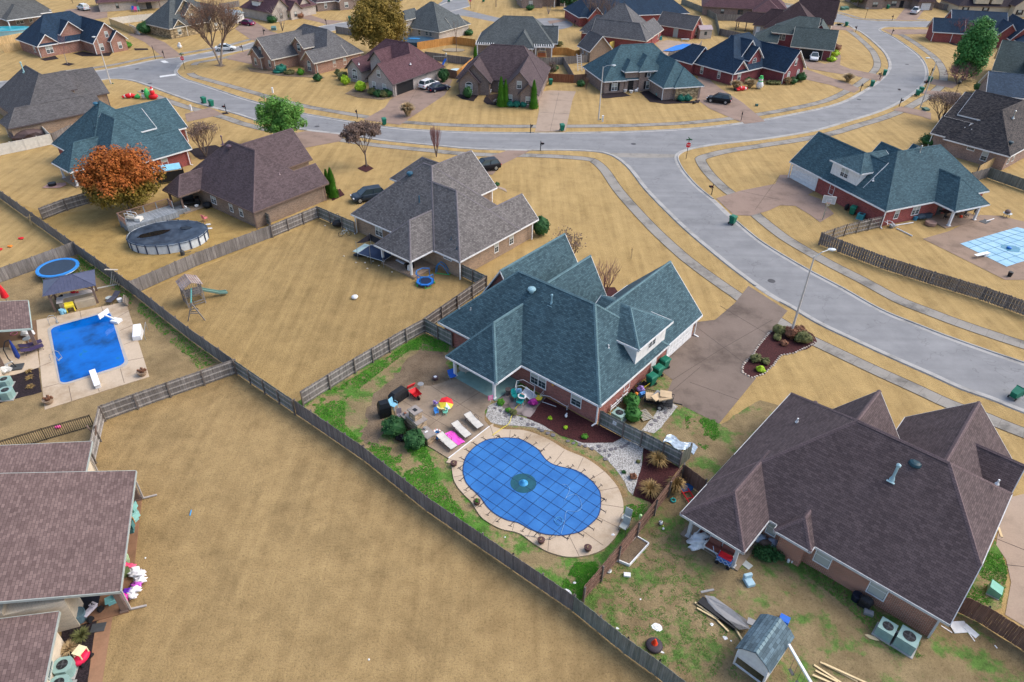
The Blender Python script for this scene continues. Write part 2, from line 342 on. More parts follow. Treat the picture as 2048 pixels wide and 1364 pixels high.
drive([(1613,118),(1650,128),(1665,124),(1674,106),(1682,112),(1680,130),(1700,138),(1740,146),(1768,152),(1760,163),(1715,153),(1660,145),(1620,138),(1605,125)])
drive([(1610,138),(1660,155),(1700,168),(1720,178),(1708,186),(1660,170),(1615,160),(1590,150)])
drive([(1802,213),(1785,220),(1846,234),(1862,240),(1862,226),(1830,218)])
drive([(1856,157),(1846,165),(1905,177),(1920,165)]); drive([(1840,180),(1832,186),(1925,196),(1920,186)])
drive([(1766,59),(1890,59),(1890,68),(1784,69)])
drive([(1790,41),(1810,16),(1850,18),(1832,41)])
drive([(1648,48),(1700,55),(1712,62),(1648,58)])
drive([(1060,302),(1015,301),(965,318),(930,345),(985,350),(1003,330)])
drive([(612,262),(690,270),(680,283),(610,296),(560,290),(575,270)])
drive([(905,18),(860,10),(800,0),(770,10),(790,0)]) if False else None
drive([(365,112),(330,118),(290,85),(255,68),(280,65),(330,85)])
drive([(465,110),(512,96),(512,125),(500,128),(452,118)])
drive([(610,26),(650,40),(690,42),(655,50),(640,45),(600,36),(575,30),(590,22)])
drive([(480,48),(512,45),(540,62),(570,72),(520,86),(500,78),(470,58)])
drive([(130,20),(215,10),(215,35),(150,45)])
drive([(370,236),(440,215),(462,228),(375,250)]) if False else None
drive([(370,228),(420,215),(446,229),(374,244)])
drive([(2060,985),(1960,1010),(1998,1050),(1992,1090),(2012,1120),(2022,1165),(2010,1230),(2060,1260),(2300,1300),(2300,950)],M_DRIVEP,.03)
drive([(1100,48),(1150,38),(1165,35),(1160,30),(1135,38),(1095,42)])
drive([(1115,75),(1145,85),(1160,100),(1150,95),(1125,92)]) if False else None
drive([(990,0),(1030,5),(1060,12),(1040,16),(985,6)]) if False else None
def inpoly(p,P):
    c=False; n=len(P)
    for i in range(n):
        a=P[i];b=P[(i+1)%n]
        if (a[1]>p[1])!=(b[1]>p[1]) and p[0]<(b[0]-a[0])*(p[1]-a[1])/(b[1]-a[1])+a[0]: c=not c
    return c
def resample(P,step):
    out=[P[0]]; acc=0
    for a,b in zip(P,P[1:]):
        L=math.dist(a,b); t=step-acc
        while t<=L: out.append((a[0]+(b[0]-a[0])*t/L,a[1]+(b[1]-a[1])*t/L)); t+=step
        acc=L-(t-step)
    return out
def offs(P,d):
    out=[]
    for i,p in enumerate(P):
        a=P[max(0,i-1)];b=P[min(len(P)-1,i+1)]; L=math.dist(a,b) or 1
        out.append((p[0]-(b[1]-a[1])/L*d,p[1]+(b[0]-a[0])/L*d))
    return out
def kerb(P,side,name='kerb'):
    P=resample(P,.6); m=MB(); o1=offs(P,.0); gut=offs(P,-side*.45); t1=offs(P,side*.05); t2=offs(P,side*.2); bk=offs(P,side*.28)
    for i in range(len(P)-1):
        mid=((o1[i][0]+o1[i+1][0])/2,(o1[i][1]+o1[i+1][1])/2)
        inn=any(inpoly(mid,D) or inpoly(offs([mid,o1[i+1]],side*.8)[0],D) for D in DR)
        h=.03 if inn else .11
        rows=[(gut,.017),(o1,.024),(t1,h),(t2,h),(bk,.0)]
        vs=[];
        for r,z in rows: vs+=[(*r[i],z),(*r[i+1],z)]
        m.add(vs,[(2*k,2*k+1,2*k+3,2*k+2) if side>0 else (2*k,2*k+2,2*k+3,2*k+1) for k in range(4)])
    return struct(name,m,M_KERB)
kerb(farE,1); kerb(topE,1); kerb(inE,1); kerb(nearR,1); kerb(bTop,1); kerb(bBot,1)
kerb(smooth(cul,5,True),-1 if False else 1) if False else None
def walk(P,d,wd=1.45,a=0,b=None,lo=0):
    P=resample(P,.75); n=len(P); P=P[int(a*n):int((b or 1)*n)]
    n=len(P)-1; D=(lambda u:d) if not callable(d) else d
    def of(x): return [offs(P,D(a+((b or 1)-a)*i/n)+x)[i] for i in range(n+1)]
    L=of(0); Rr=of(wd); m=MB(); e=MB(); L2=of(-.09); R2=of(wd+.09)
    for i in range(len(P)-1):
        k=.02 if i%2 else 0
        A,B,C,D=L[i],L[i+1],Rr[i+1],Rr[i]
        if i%2: A=(A[0]+(B[0]-A[0])*k,A[1]+(B[1]-A[1])*k); D=(D[0]+(C[0]-D[0])*k,D[1]+(C[1]-D[1])*k)
        m.add([(*A,.026),(*B,.026),(*C,.026),(*D,.026)],[(0,1,2,3)])
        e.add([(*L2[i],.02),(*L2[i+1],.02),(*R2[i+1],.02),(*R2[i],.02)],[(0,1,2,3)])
    struct('sidewalk',m,M_WALK); struct('sidewalk_trench_shade',e,M_SOILSHADE)  # soil trench at the grass edge, with its shadow painted in as a dark strip
def blend(*K):
    def f(u):
        for (a,x),(b,y) in zip(K,K[1:]):
            if u<=b: k=max(0,(u-a)/(b-a)); return x+(y-x)*k
        return K[-1][1]
    return f
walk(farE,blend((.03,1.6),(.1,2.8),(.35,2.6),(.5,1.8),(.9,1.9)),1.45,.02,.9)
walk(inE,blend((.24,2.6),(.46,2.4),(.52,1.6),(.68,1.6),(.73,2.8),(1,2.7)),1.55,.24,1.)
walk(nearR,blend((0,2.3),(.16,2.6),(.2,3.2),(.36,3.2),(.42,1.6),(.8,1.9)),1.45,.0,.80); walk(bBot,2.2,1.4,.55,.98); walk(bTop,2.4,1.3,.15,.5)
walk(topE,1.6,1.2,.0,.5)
# concrete gutter across the side street mouth, stop lines
sheet('crossing_gutter',[(1215,306),(1290,307),(1352,309),(1354,315),(1290,316),(1226,314)],.018,M_WALK)
for q in ([(319,152),(356,147),(357,150),(320,155)],[(320,122),(330,121),(338,125),(328,126)]): sheet('stop_line',q,.018,M_WPAINT)
M_IRON=plain((.07,.07,.075),.7)
for p,l in [((634,253),'manhole left of the open garage driveway'),((1267,288),'manhole in the middle of the three-way junction'),((1543,562),'manhole beside the tall lamp post on the side street'),((274,138),'manhole nearest the navy roofed house'),((1718,199),'manhole on the lower part of the big curve'),((1814,129),'manhole at the middle of the big curve'),((300,167),'manhole near the deflated figures')]:
    m=MB(); m.lathe([(.42,0),(.42,.012),(.3,.014)],18); tag(build('manhole_cover',m,M_IRON,None,(*G2(p),.014)),'round iron '+l,'manhole','manhole covers in the road')
# ---------------------------------------------------------------- houses
INS=.42
class House:
    def __init__(s,name,label,o,a,roof,wall,trim=WHITE,gable=None,ze=2.4,cat='house',capc=None,group=None):
        s.ze=ze; p=G(*o,ze); ang=heading(o,a,ze)
        s.t=thing(name,label,cat,(p.x,p.y,0),ang,group); s.roofm=roof; s.wallm=wall; s.trimm=trim; s.gm=gable or wall
        s.R=MB(); s.T=MB(); s.Wl=MB(); s.Gb=MB(); s.C=MB(); s.capm=capc
    def wing(s,x0,x1,y0,y1,zr,ax='x',e0='g',e1='g',ze=None,wall=True,ins=INS,base=0.,wm=None):
        if wm:
            keep=s.Wl; s.Wl=MB(); s.wing(x0,x1,y0,y1,zr,ax,e0,e1,ze,wall,ins,base); build('dormer_wall',s.Wl,wm,s.t); s.Wl=keep; return s
        ze=s.ze if ze is None else ze
        # work in (p along the ridge, q across); map back with T
        if ax=='x': p0,p1,q0,q1=x0,x1,y0,y1; T=lambda p,q,z:(p,q,z); fl=False
        else: p0,p1,q0,q1=y0,y1,x0,x1; T=lambda p,q,z:(q,p,z); fl=True
        hw=(q1-q0)/2; qm=(q0+q1)/2; sl=(zr-ze)/hw
        def end(e,p,sg):
            if e=='g': return [(p,q0,ze),(p,q1,ze)],None,(p,qm,zr),[]
            if e=='h': e=hw
            if isinstance(e,(int,float)): return [(p,q0,ze),(p,q1,ze)],None,(p+sg*e,qm,zr),'hip'
            zc=e[1]; dq=(zr-zc)/sl
            return [(p,q0,ze),(p,q1,ze)],[(p,qm-dq,zc),(p,qm+dq,zc)],(p+sg*(zr-zc)/sl*e[2] if len(e)>2 else p+sg*dq,qm,zr),'jerk'
        E0=end(e0,p0,1); E1=end(e1,p1,-1)
        if E0[2][0]>E1[2][0]-.01:   # pyramid: meet in the middle
            mid=(E0[2][0]+E1[2][0])/2; E0=(E0[0],E0[1],(mid-.01,qm,zr),E0[3]); E1=(E1[0],E1[1],(mid+.01,qm,zr),E1[3])
        polys=[]
        A=[E0[0][0],E1[0][0]]; 
        if E1[1]: A.append(E1[1][0])
        A+= [E1[2],E0[2]]
        if E0[1]: A.append(E0[1][0])
        B=[E1[0][1],E0[0][1]]
        if E0[1]: B.append(E0[1][1])
        B+=[E0[2],E1[2]]
        if E1[1]: B.append(E1[1][1])
        polys=[A,B]
        if E0[3]=='hip': polys.append([E0[0][1],E0[0][0],E0[2]])
        if E0[3]=='jerk': polys.append([E0[1][1],E0[1][0],E0[2]])
        if E1[3]=='hip': polys.append([E1[0][0],E1[0][1],E1[2]])
        if E1[3]=='jerk': polys.append([E1[1][0],E1[1][1],E1[2]])
        th=.17
        for P in polys:
            Q=[T(*v) for v in P]
            if fl: Q=Q[::-1]
            s.R.add(Q,[tuple(range(len(Q)))])
            s.T.add([(x,y,z-th) for x,y,z in Q],[tuple(range(len(Q)))[::-1]])
        # fascia all round the outline
        ring=[E0[0][0],E1[0][0]]+([E1[1][0]] if E1[1] else [])+([E1[2]] if E1[3]==[] else [])+([E1[1][1]] if E1[1] else [])+[E1[0][1],E0[0][1]]+([E0[1][1]] if E0[1] else [])+([E0[2]] if E0[3]==[] else [])+([E0[1][0]] if E0[1] else [])
        n=len(ring)
        for i in range(n):
            a=T(*ring[i]); b=T(*ring[(i+1)%n]); m=((a[0]+b[0])/2,(a[1]+b[1])/2)
            d=Vector((b[0]-a[0],b[1]-a[1],0))
            if d.length<.02: continue
            nrm=Vector((d.y,-d.x,0)).normalized()*(-1 if fl else 1)*.05
            vs=[]
            for z in(-th-.02,-.006):
                for k in(0,1):
                    vs+=[(a[0]+nrm.x*k,a[1]+nrm.y*k,a[2]+z),(b[0]+nrm.x*k,b[1]+nrm.y*k,b[2]+z)]
            f=[(0,1,3,2),(4,6,7,5),(2,3,7,6),(0,4,5,1)]
            s.T.add(vs,f)
        # ridge and hip caps
        rl=[(E0[2],E1[2])]
        for E in(E0,E1):
            if E[3]=='hip': rl+=[(E[0][0],E[2]),(E[0][1],E[2])]
            if E[3]=='jerk': rl+=[(E[1][0],E[2]),(E[1][1],E[2])]
        for a,b in rl:
            a=Vector(T(*a));b=Vector(T(*b))
            if (b-a).length<.1: continue
            d=(b-a).normalized(); sd=d.cross(Vector((0,0,1))).normalized()*.15; up=Vector((0,0,.035)); dn=Vector((0,0,-.07))
            s.C.add([a-sd+dn,a+up,a+sd+dn,b-sd+dn,b+up,b+sd+dn],[(0,3,4,1),(1,4,5,2),(0,1,2),(3,5,4)])
        if wall:
            i=ins; zt=ze+sl*i-th-.02
            zt=min(zt,ze+.3)
            a0,a1,b0,b1=p0+i,p1-i,q0+i,q1-i
            def wq(vs):
                Q=[T(*v) for v in vs]; 
                if fl: Q=Q[::-1]
                s.Wl.add(Q,[tuple(range(len(Q)))])
            wq([(a0,b0,base),(a1,b0,base),(a1,b0,zt),(a0,b0,zt)]); wq([(a1,b1,base),(a0,b1,base),(a0,b1,zt),(a1,b1,zt)])
            for E,p,fw in((E0,a0,0),(E1,a1,1)):
                pts=[(p,b1,base),(p,b0,base)] if not fw else [(p,b0,base),(p,b1,base)]
                if E[3]==[]:
                    pk=(p,qm,zr-th-.02); L=[(p,b0,zt)] if not fw else [(p,b1,zt)]; Rr=[(p,b1,zt)] if not fw else [(p,b0,zt)]
                    wq(pts+L+[pk]+Rr)
                elif E[3]=='jerk':
                    c=E[1]; zc=c[0][2]-th-.02
                    q=[(p,c[0][1],zc),(p,c[1][1],zc)]
                    wq(pts+([(p,b0,zt)]+q+[(p,b1,zt)] if not fw else [(p,b1,zt)]+q[::-1]+[(p,b0,zt)]))
                else: wq(pts+([(p,b0,zt),(p,b1,zt)] if not fw else [(p,b1,zt),(p,b0,zt)]))
        return s
    def frame(s,x,y,d):
        r={'-y':0,'+x':R(90),'+y':R(180),'-x':R(-90)}[d]
        return Matrix.Translation((x,y,0))@Matrix.Rotation(r,4,'Z')
    def win(s,x,y,d,w=.95,h=1.35,z=.75,cols=1,blind=True,arch=False,shut=None,split=True,fc=None):
        M=s.frame(x,y,d); m=MB(); t=.07
        m.box(-w/2-t,w/2+t,-.05,.05,z-t-.03,z); m.box(-w/2-t,w/2+t,-.045,.05,z+h,z+h+t)
        m.box(-w/2-t,-w/2,-.045,.05,z,z+h); m.box(w/2,w/2+t,-.045,.05,z,z+h)
        for i in range(1,cols): m.box(-w/2+w*i/cols-.04,-w/2+w*i/cols+.04,-.045,.05,z,z+h)
        if split: m.box(-w/2,w/2,-.04,.05,z+h*.5-.025,z+h*.5+.025)
        for i in range(cols):
            cx=-w/2+w*(i+.5)/cols
            for zz in(.25,.75): m.box(cx-w/cols/2,cx+w/cols/2,-.03,.05,z+h*zz-.008,z+h*zz+.008)
            m.box(cx-.008,cx+.008,-.03,.05,z,z+h)
        if arch:
            n=8
            for i in range(n):
                a,b=math.pi*i/n,math.pi*(i+1)/n
                m.beam((math.cos(a)*(w/2+.03),0,z+h+t+math.sin(a)*w*.38),(math.cos(b)*(w/2+.03),0,z+h+t+math.sin(b)*w*.38),.08,.09)
        m.v=[tuple(M@Vector(v)) for v in m.v]
        o=build('window',m,fc or s.trimm if s.trimm is not DKTRIM else WHITE,s.t)
        g=MB(); g.box(-w/2,w/2,-.025,.04,z,z+h)
        if arch: g.prism([(math.cos(math.pi*i/8)*w/2,math.sin(math.pi*i/8)*w*.36) for i in range(9)],-.0,.02); nv=len(g.v)-18; g.v=g.v[:nv]+[(x,-.02+q,z+h+t+yy) for x,yy,q in g.v[nv:]]
        g.v=[tuple(M@Vector(v)) for v in g.v]; build('pane',g,GLASS,o)
        if blind:
            b=MB(); b.box(-w/2+.02,w/2-.02,-.034,-.026,z+(.03 if blind=='full' else h*.5),z+h-.01); b.v=[tuple(M@Vector(v)) for v in b.v]; build('blind',b,BLIND,o)
        if shut:
            for sg in(-1,1):
                b=MB(); b.box(sg*(w/2+.32)-.2,sg*(w/2+.32)+.2,-.06,0,z-.05,z+h+.1); b.v=[tuple(M@Vector(v)) for v in b.v]; build('shutter',b,shut,s.t)
        return o
    def door(s,x,y,d,w=.95,h=2.0,mat=None):
        M=s.frame(x,y,d); m=MB(); m.box(-w/2,w/2,-.06,.03,0.03,h)
        for zz in(.3,1.05):
            for sx in(-1,1): m.box(sx*w*.23-w*.15,sx*w*.23+w*.15,-.075,-.05,zz,zz+.6)
        m.v=[tuple(M@Vector(v)) for v in m.v]; o=build('door',m,mat or DKGREY,s.t)
        k=MB(); k.blob((w*.38,-.09,1),.035,.035,.035,1); k.v=[tuple(M@Vector(v)) for v in k.v]; build('handle',k,METAL,o)
    def garage(s,x,y,d,w=4.7,h=2.05,mat=None,open_=False):
        M=s.frame(x,y,d); m=MB(); t=.1
        f=MB(); f.box(-w/2-t,-w/2,-.06,.04,0.02,h+t); f.box(w/2,w/2+t,-.06,.04,0.02,h+t); f.box(-w/2,w/2,-.06,.04,h,h+t)
        f.v=[tuple(M@Vector(v)) for v in f.v]; build('garage_frame',f,s.trimm,s.t)
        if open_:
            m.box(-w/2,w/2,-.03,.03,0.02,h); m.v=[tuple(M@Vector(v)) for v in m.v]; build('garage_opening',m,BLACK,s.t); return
        for k in range(4):
            m.box(-w/2,w/2,-.05,.03,.03+k*h/4,h*(k+1)/4+.0)
            for j in range(8): m.box(-w/2+w*(j+.12)/8,-w/2+w*(j+.88)/8,-.065,-.04,.1+k*h/4,h*(k+1)/4-.08)
        m.v=[tuple(M@Vector(v)) for v in m.v]; build('garage_door',m,mat or WHITE,s.t)
    def post(s,x,y,h=None,w=.22,mat=None):
        h=h or s.ze; m=MB(); m.box(x-w/2,x+w/2,y-w/2,y+w/2,0.03,h); m.box(x-w*.8,x+w*.8,y-w*.8,y+w*.8,0.03,.18); m.box(x-w*.7,x+w*.7,y-w*.7,y+w*.7,h-.28,h-.15)
        build('porch_post',m,mat or s.trimm,s.t)
    def slab(s,x0,x1,y0,y1,z=.12,mat=None):
        m=MB(); m.box(x0,x1,y0,y1,0,z); build('porch_floor',m,mat or M_PATIO,s.t)
    def spout(s,x,y,h=None,mat=None,out=None):
        h=h or s.ze-.15; m=MB(); m.box(x-.06,x+.06,y-.05,y+.05,.1,h); 
        if out: m.beam((x,y,.12),(x+out[0],y+out[1],.06),.12,.08)
        build('downspout',m,mat or s.trimm,s.t)
    def vent(s,x,y,z,kind='pipe',mat=None,r=.06,h=.5):
        m=MB()
        if kind=='pipe': m.tube((x,y,z-.1),(x,y,z+h),r,r,10); m.lathe([(r*2.4,-.03),(r*1.6,.06),(r,.14)],10,(x,y,z))
        elif kind=='flue':
            m.tube((x,y,z-.1),(x,y,z+h),r,r,12); m.lathe([(r*1.7,h),(r*1.7,h+.12),(r*.6,h+.2)],12,(x,y,z)); m.lathe([(r*2.6,-.1),(r*1.9,.1),(r*1.2,.3)],12,(x,y,z)); m.obox((x,y,z-.03),(.5,.55,.03))
        else: m.lathe([(r*.6,-.1),(r*.6,.12),(r,.15),(r*1.02,.22),(r*.85,.34),(r*.45,.4)],20,(x,y,z))
        build('roof_vent',m,mat or METAL,s.t,smooth=False)
    def done(s):
        r=build('roof',s.R,s.roofm,s.t); build('ridge_cap',s.C,s.capm or s.roofm,r); build('eaves_trim',s.T,s.trimm,s.t)
        if s.Wl.v: build('wall',s.Wl,s.wallm,s.t)
        return s
RT=shingle((.052,.105,.135),.25,light=(.085,.155,.185)); RTc=shingle((.12,.21,.24),.1)
RT2=shingle((.05,.105,.135),.22,light=(.075,.145,.175)); RT3=shingle((.06,.12,.145),.2)
RB=shingle((.102,.076,.08),.18,light=(.14,.105,.106)); RBc=shingle((.15,.11,.115),.1)
RG=shingle((.145,.136,.134),.22,light=(.205,.192,.188),rowh=.17,w=.3); RGc=shingle((.19,.175,.185),.1)
RM=shingle((.105,.077,.082),.2); RMc=shingle((.13,.095,.10),.1)
RK=shingle((.105,.102,.106),.2); RL=shingle((.155,.105,.10),.2,light=(.205,.145,.135),rowh=.19,w=.36)
RNV=shingle((.018,.042,.078),.2); RMR=shingle((.105,.055,.065),.2); RBR=shingle((.085,.062,.068),.22)
RCH=shingle((.045,.045,.052),.3,light=(.11,.095,.09)); RG1=shingle((.10,.105,.105),.2); RG2=shingle((.09,.105,.11),.2); RG3=shingle((.125,.125,.13),.2)
RG4=shingle((.07,.095,.095),.2); RBL=shingle((.055,.085,.125),.2); RMB=shingle((.06,.038,.042),.2)
BRD=brick((.26,.045,.045),(.32,.16,.14)); BRB=brick((.27,.075,.06),(.40,.26,.22)); BTN=brick((.28,.185,.125),(.40,.34,.27)); BTN2=brick((.22,.15,.11),(.36,.3,.24))
BCR=brick((.55,.47,.36),(.62,.56,.46),.12); BRR=brick((.26,.085,.055)); BGR=brick((.38,.34,.32),(.45,.42,.4),.22); BDR=brick((.19,.035,.045),(.26,.12,.12))
BMX=brick((.21,.145,.125),(.38,.33,.29),.35); BST=stonemat((.36,.28,.17)); BCR2=brick((.42,.37,.32),(.5,.46,.42),.2); SIDING=plain((.70,.71,.70),.6); BRO=brick((.30,.13,.075))
# H1: the house with the covered pool
H1=House('house','teal roofed red brick house behind the blue covered pool, white dormer over its drive side',(1199.8,811.9),(1040.7,729.2),RT,BRB,capc=RTc)
H1.wing(0,18.4,-11.2,0,7.5,'x',4.86,5.1).wing(.03,8.5,-17.7,-6.5,6.79,'y','g','g').wing(8.2,14.1,-6,3.35,5.75,'y','g',3.05,wall=False)
H1.wing(8.8,13.6,-14.3,-5,6.3,'y','g','g').wing(12.5,18.35,-15.7,-5.5,6.75,'y','g','g')
H1.wing(.1,6,-11.4,-5.6,6.5,'x','h','g',ze=4.85,ins=.38,base=2.6,wm=SIDING)
H1.slab(8.6,13.7,-.4,3,.1,plain((.22,.36,.33),.7)); H1.post(8.88,2.8); H1.post(13.55,2.8)
H1.win(6.6,-.42,'+y',1.6,1.35,.75,cols=2); H1.win(2.55,-.42,'+y',.95,1.25,.75); H1.win(.48,-8.6,'-x',1.1,1.2,3.45,cols=2); H1.win(.45,-5.0,'-x',.8,1.2,.8)
H1.door(10.2,-.42,'+y'); H1.garage(.46,-14.4,'-x',4.8,2.0); H1.door(.46,-9.5,'-x',.9,1.95,WHITE)
H1.spout(.35,-.32,out=(.1,.5)); H1.spout(.35,-17.35,out=(-.5,0))
H1.vent(10.9,-4.6,6.7,'cap',plain((.25,.42,.48),.4),.38); H1.vent(8.6,-4.5,6.3,'flue',plain((.22,.38,.45),.4),.07,.9); H1.vent(15.8,-1.8,4.0,'pipe',METAL,.05,.25); H1.vent(17,-1.5,3.8,'pipe',METAL,.05,.25); H1.vent(2.3,-4.3,4.7,'pipe',WHITE,.05,.35)
H1.done()
# H2
H2=House('house','dark brown roofed brick house at right, two green air conditioners on its back wall',(1631.6,1093.4),(1900.4,1248.9),RB,brick((.30,.10,.06),(.5,.40,.32)),trim=plain((.50,.52,.53),.5),capc=RBc)
H2.wing(-7.9,8.05,0,13.9,7.9,'x',6.4,('j',4.85)).wing(-7.89,-3.2,-3.63,4,4.42,'y',2.35,'g',wall=False).wing(-2.6,-.07,-.6,3,3.6,'y',1.27,'g')
H2.wing(-7.85,-2.9,7.2,11.5,4.48,'y','g','g').wing(-5.3,1.9,6.9,12.3,7.2,'y','g','g').wing(.07,7.9,6,17.3,6.35,'y','g','g').wing(4.8,8.1,11.9,15.4,5.35,'x','g','g',ze=3.9,base=2.)
H2.slab(-7.7,-3.3,-3.3,.3,.1); H2.post(-3.72,-3.15); H2.post(-7.2,-3.05)
for x,w_ in((.6,.95),(4.1,1.0)): H2.win(x,.42,'-y',w_,1.35,.8,fc=WHITE,blind='full')
H2.win(-2.95,.42,'-y',.6,1.3,.8,fc=WHITE,blind='full'); H2.spout(7.55,.3); H2.garage(7.5,14.6,'+x',3.2,1.9)
H2.vent(1.9,4.9,6.2,'flue',plain((.33,.5,.55),.4),.085,1.25); H2.vent(2.6,6.2,7.0,'cap',plain((.02,.06,.08),.4),.4); H2.vent(-5.4,8,4.6,'pipe',WHITE,.06,.35); H2.vent(7,9.4,6.1,'pipe',WHITE,.06,.35)
H2.done()
# H3
H3=House('house','grey shingled tan brick house behind the fenced lawn, toys and trampoline by its porch',(919.1,523.5),(1077.4,438.4),RG,BTN,capc=RGc)
H3.wing(0,13,3.8,18.1,8.7,'y','h','h').wing(.03,10.5,0,9.7,7.45,'y','h','g').wing(3,14,.03,5.4,4.95,'x','g','g').wing(5.5,17.9,10,19,6.35,'x','g','g').wing(10.6,17,15,22.8,5.3,'y','g','h')
H3.wing(-3.44,5,4.05,9.96,5.3,'x','h','g',wall=False); H3.slab(-3.1,.4,4.0,9.4,.25,BTN); H3.post(-2.85,4.65); H3.post(-2.9,9.25)
H3.win(.42,13.6,'-x',1.1,1.25,.8,cols=2); H3.win(.42,2.2,'-x',1.1,.35,1.75,split=False,blind=False); H3.win(6.6,.42,'-y',.6,1.3,.8); H3.win(9.3,.42,'-y',.65,1.3,.8); H3.door(.42,7.2,'-x',1.5,2,BLACK)
H3.spout(.1,.08); H3.spout(.05,17.4,out=(-.4,0)); H3.spout(12.8,.05); H3.spout(17,10.1); H3.vent(5.1,12.6,7.3,'cap',plain((.03,.10,.16),.4),.4); H3.vent(3.2,9.2,5.3,'pipe',plain((.05,.12,.17),.5),.08,1.0); H3.vent(1.4,2.5,3.7,'pipe',plain((.04,.07,.1)),.05,.3); H3.vent(.9,1.2,3.2,'pipe',plain((.04,.07,.1)),.05,.3)
H3.done()
# H4
H4=House('house','dark brown roofed tan brick house beside the round black-covered pool',(506.3,425.2),(657.8,365.8),RM,BTN2,trim=BRTRIM,capc=RMc)
H4.wing(0,10.5,0,16,7.5,'y','h','h').wing(5,15.95,8.45,15.7,6.05,'x','g','g').wing(.03,11.8,.03,4.5,4.55,'x',2.2,'g').wing(-3.15,4,11.1,14.75,4.3,'x','h','g',wall=False)
H4.post(-2.65,11.6); H4.post(-2.5,14.6); H4.slab(-3,.3,10.9,15,.12)
H4.win(.42,9.3,'-x',1.0,1.25,.8,cols=2,fc=WHITE); H4.win(.42,5.5,'-x',.6,1.25,.8,fc=WHITE); H4.win(.42,3.4,'-x',.6,1.25,.8,fc=WHITE); H4.spout(.1,.1); H4.spout(11,.1)
H4.vent(4.6,11.3,7,'flue',plain((.15,.1,.11)),.07,1.0); H4.vent(4.5,9.9,6.9,'cap',plain((.1,.07,.09)),.35); H4.vent(6.2,2.4,4.7,'pipe',plain((.4,.3,.3)),.05,.25)
H4.done()
# H5
H5=House('house','teal roofed red brick house behind the orange autumn tree',(383.4,296.8),(297.9,321.3),RT2,BRD,capc=RT2)
H5.wing(0.1,12.4,-17,-4.6,8.5,'y','h','h').wing(2,12.37,-9,0,7.4,'y','g','h').wing(0,8,-5.2,.03,4.75,'x','g','g').wing(-4.6,6,-18.4,-9.1,6.0,'x','g','g').wing(1.4,8,-12.7,-6.3,6.6,'x','g','g',ze=4.4,base=2)
H5.wing(7,15.6,-9.3,-3.8,5.2,'x','g','h',wall=False); H5.post(14.9,-4.6); H5.post(14.9,-8.8); H5.slab(12,15.3,-9,-4.1,.1)
H5.win(4.2,-.42,'+y',.8,1.3,.8); H5.win(7.6,-.42,'+y',.9,1.3,.8); H5.spout(.7,-.2,out=(-.2,.3)); H5.spout(-4.2,-9.3); H5.vent(6.9,-11,8,'cap',plain((.03,.12,.2)),.35); H5.vent(8.9,-8.5,6,'pipe',plain((.03,.07,.1)),.08,1.0)
H5.done()
# H6
H6=House('house','grey shingled tan brick house with patio posts at far left, cream second-floor gap',(15.8,257.2),(170.9,225.6),RK,BTN,trim=DKTRIM)
H6.wing(2.5,14.1,0.6,19,8,'y','h','h').wing(0,14.3,0,4.7,4.55,'x','h','g').wing(8,18.5,9,18.3,5.9,'x','g','g').wing(8,13.1,6.9,13,6.9,'x','g','g',ze=4.5,base=2)
H6.post(.75,1.5,mat=CREAMT); H6.post(.5,3.9,mat=CREAMT); H6.slab(.3,4.2,-.5,4,.08); H6.spout(18,9.1); H6.vent(7.5,12,7.2,'flue',plain((.3,.5,.52)),.09,1.5)
H6.done()
# H7
H7=House('house','mauve brown roofed cream brick house in the bottom left corner',(240.2,1182.2),(271.6,941.3),RL,BCR,trim=plain((.33,.37,.35)),ze=2.4)
H7.wing(0,10.33,0,26,6.2,'x','g','g',wall=False).wing(9.3,13.9,3.1,25,5.4,'x','g','g',ze=2.95).wing(-14,-.35,3.2,26,5.0,'x','g','g')
m=MB(); m.prism([(.1,6.0),(9.6,6.0),(9.6,20),(.1,20)],0,3.0); m.prism([(.1,2.9),(1.7,2.9),(1.7,6.0),(.1,6.0)],0,2.7); build('wall',m,BCR,H7.t)
H7.slab(.2,10.2,.2,6,.08,concrete((.24,.13,.075),'stained patio',.3)); H7.post(.45,.45,2.2,.3,BRTRIM); H7.post(9.9,.45,2.2,.3,BRTRIM); DSP=plain((.36,.33,.31)); H7.spout(.35,.1,2.2,DSP,out=(0,-.9)); H7.spout(9.8,.1,2.2,DSP,out=(.1,-.9)); H7.spout(13.3,3.4,2.5,DSP,out=(0,-.8))
H7.win(-3.2,3.62,'-y',1.,.9,1.1,blind=False,split=False); H7.vent(12.6,5.2,3.1,'pipe',WHITE,.07,.3)
H7.done()
# H8
H8=House('house','small brown tiled patio house beside the rectangular pool at the left edge',(62,652),(55.5,600),RL,BCR,trim=plain((.4,.5,.46)))
H8.wing(-.4,5.2,0,14,4.2,'x','g','g',wall=False).wing(-4.8,-2.2,2.7,14,4.0,'x','g','g')
m=MB(); m.prism([(-.1,3.4),(4.8,3.4),(4.8,12),(-.1,12)],0,2.7); build('wall',m,BCR,H8.t); H8.post(.1,.3,w=.28,mat=BRTRIM); H8.post(-2.7,2.9,w=.28,mat=BRTRIM); H8.done()
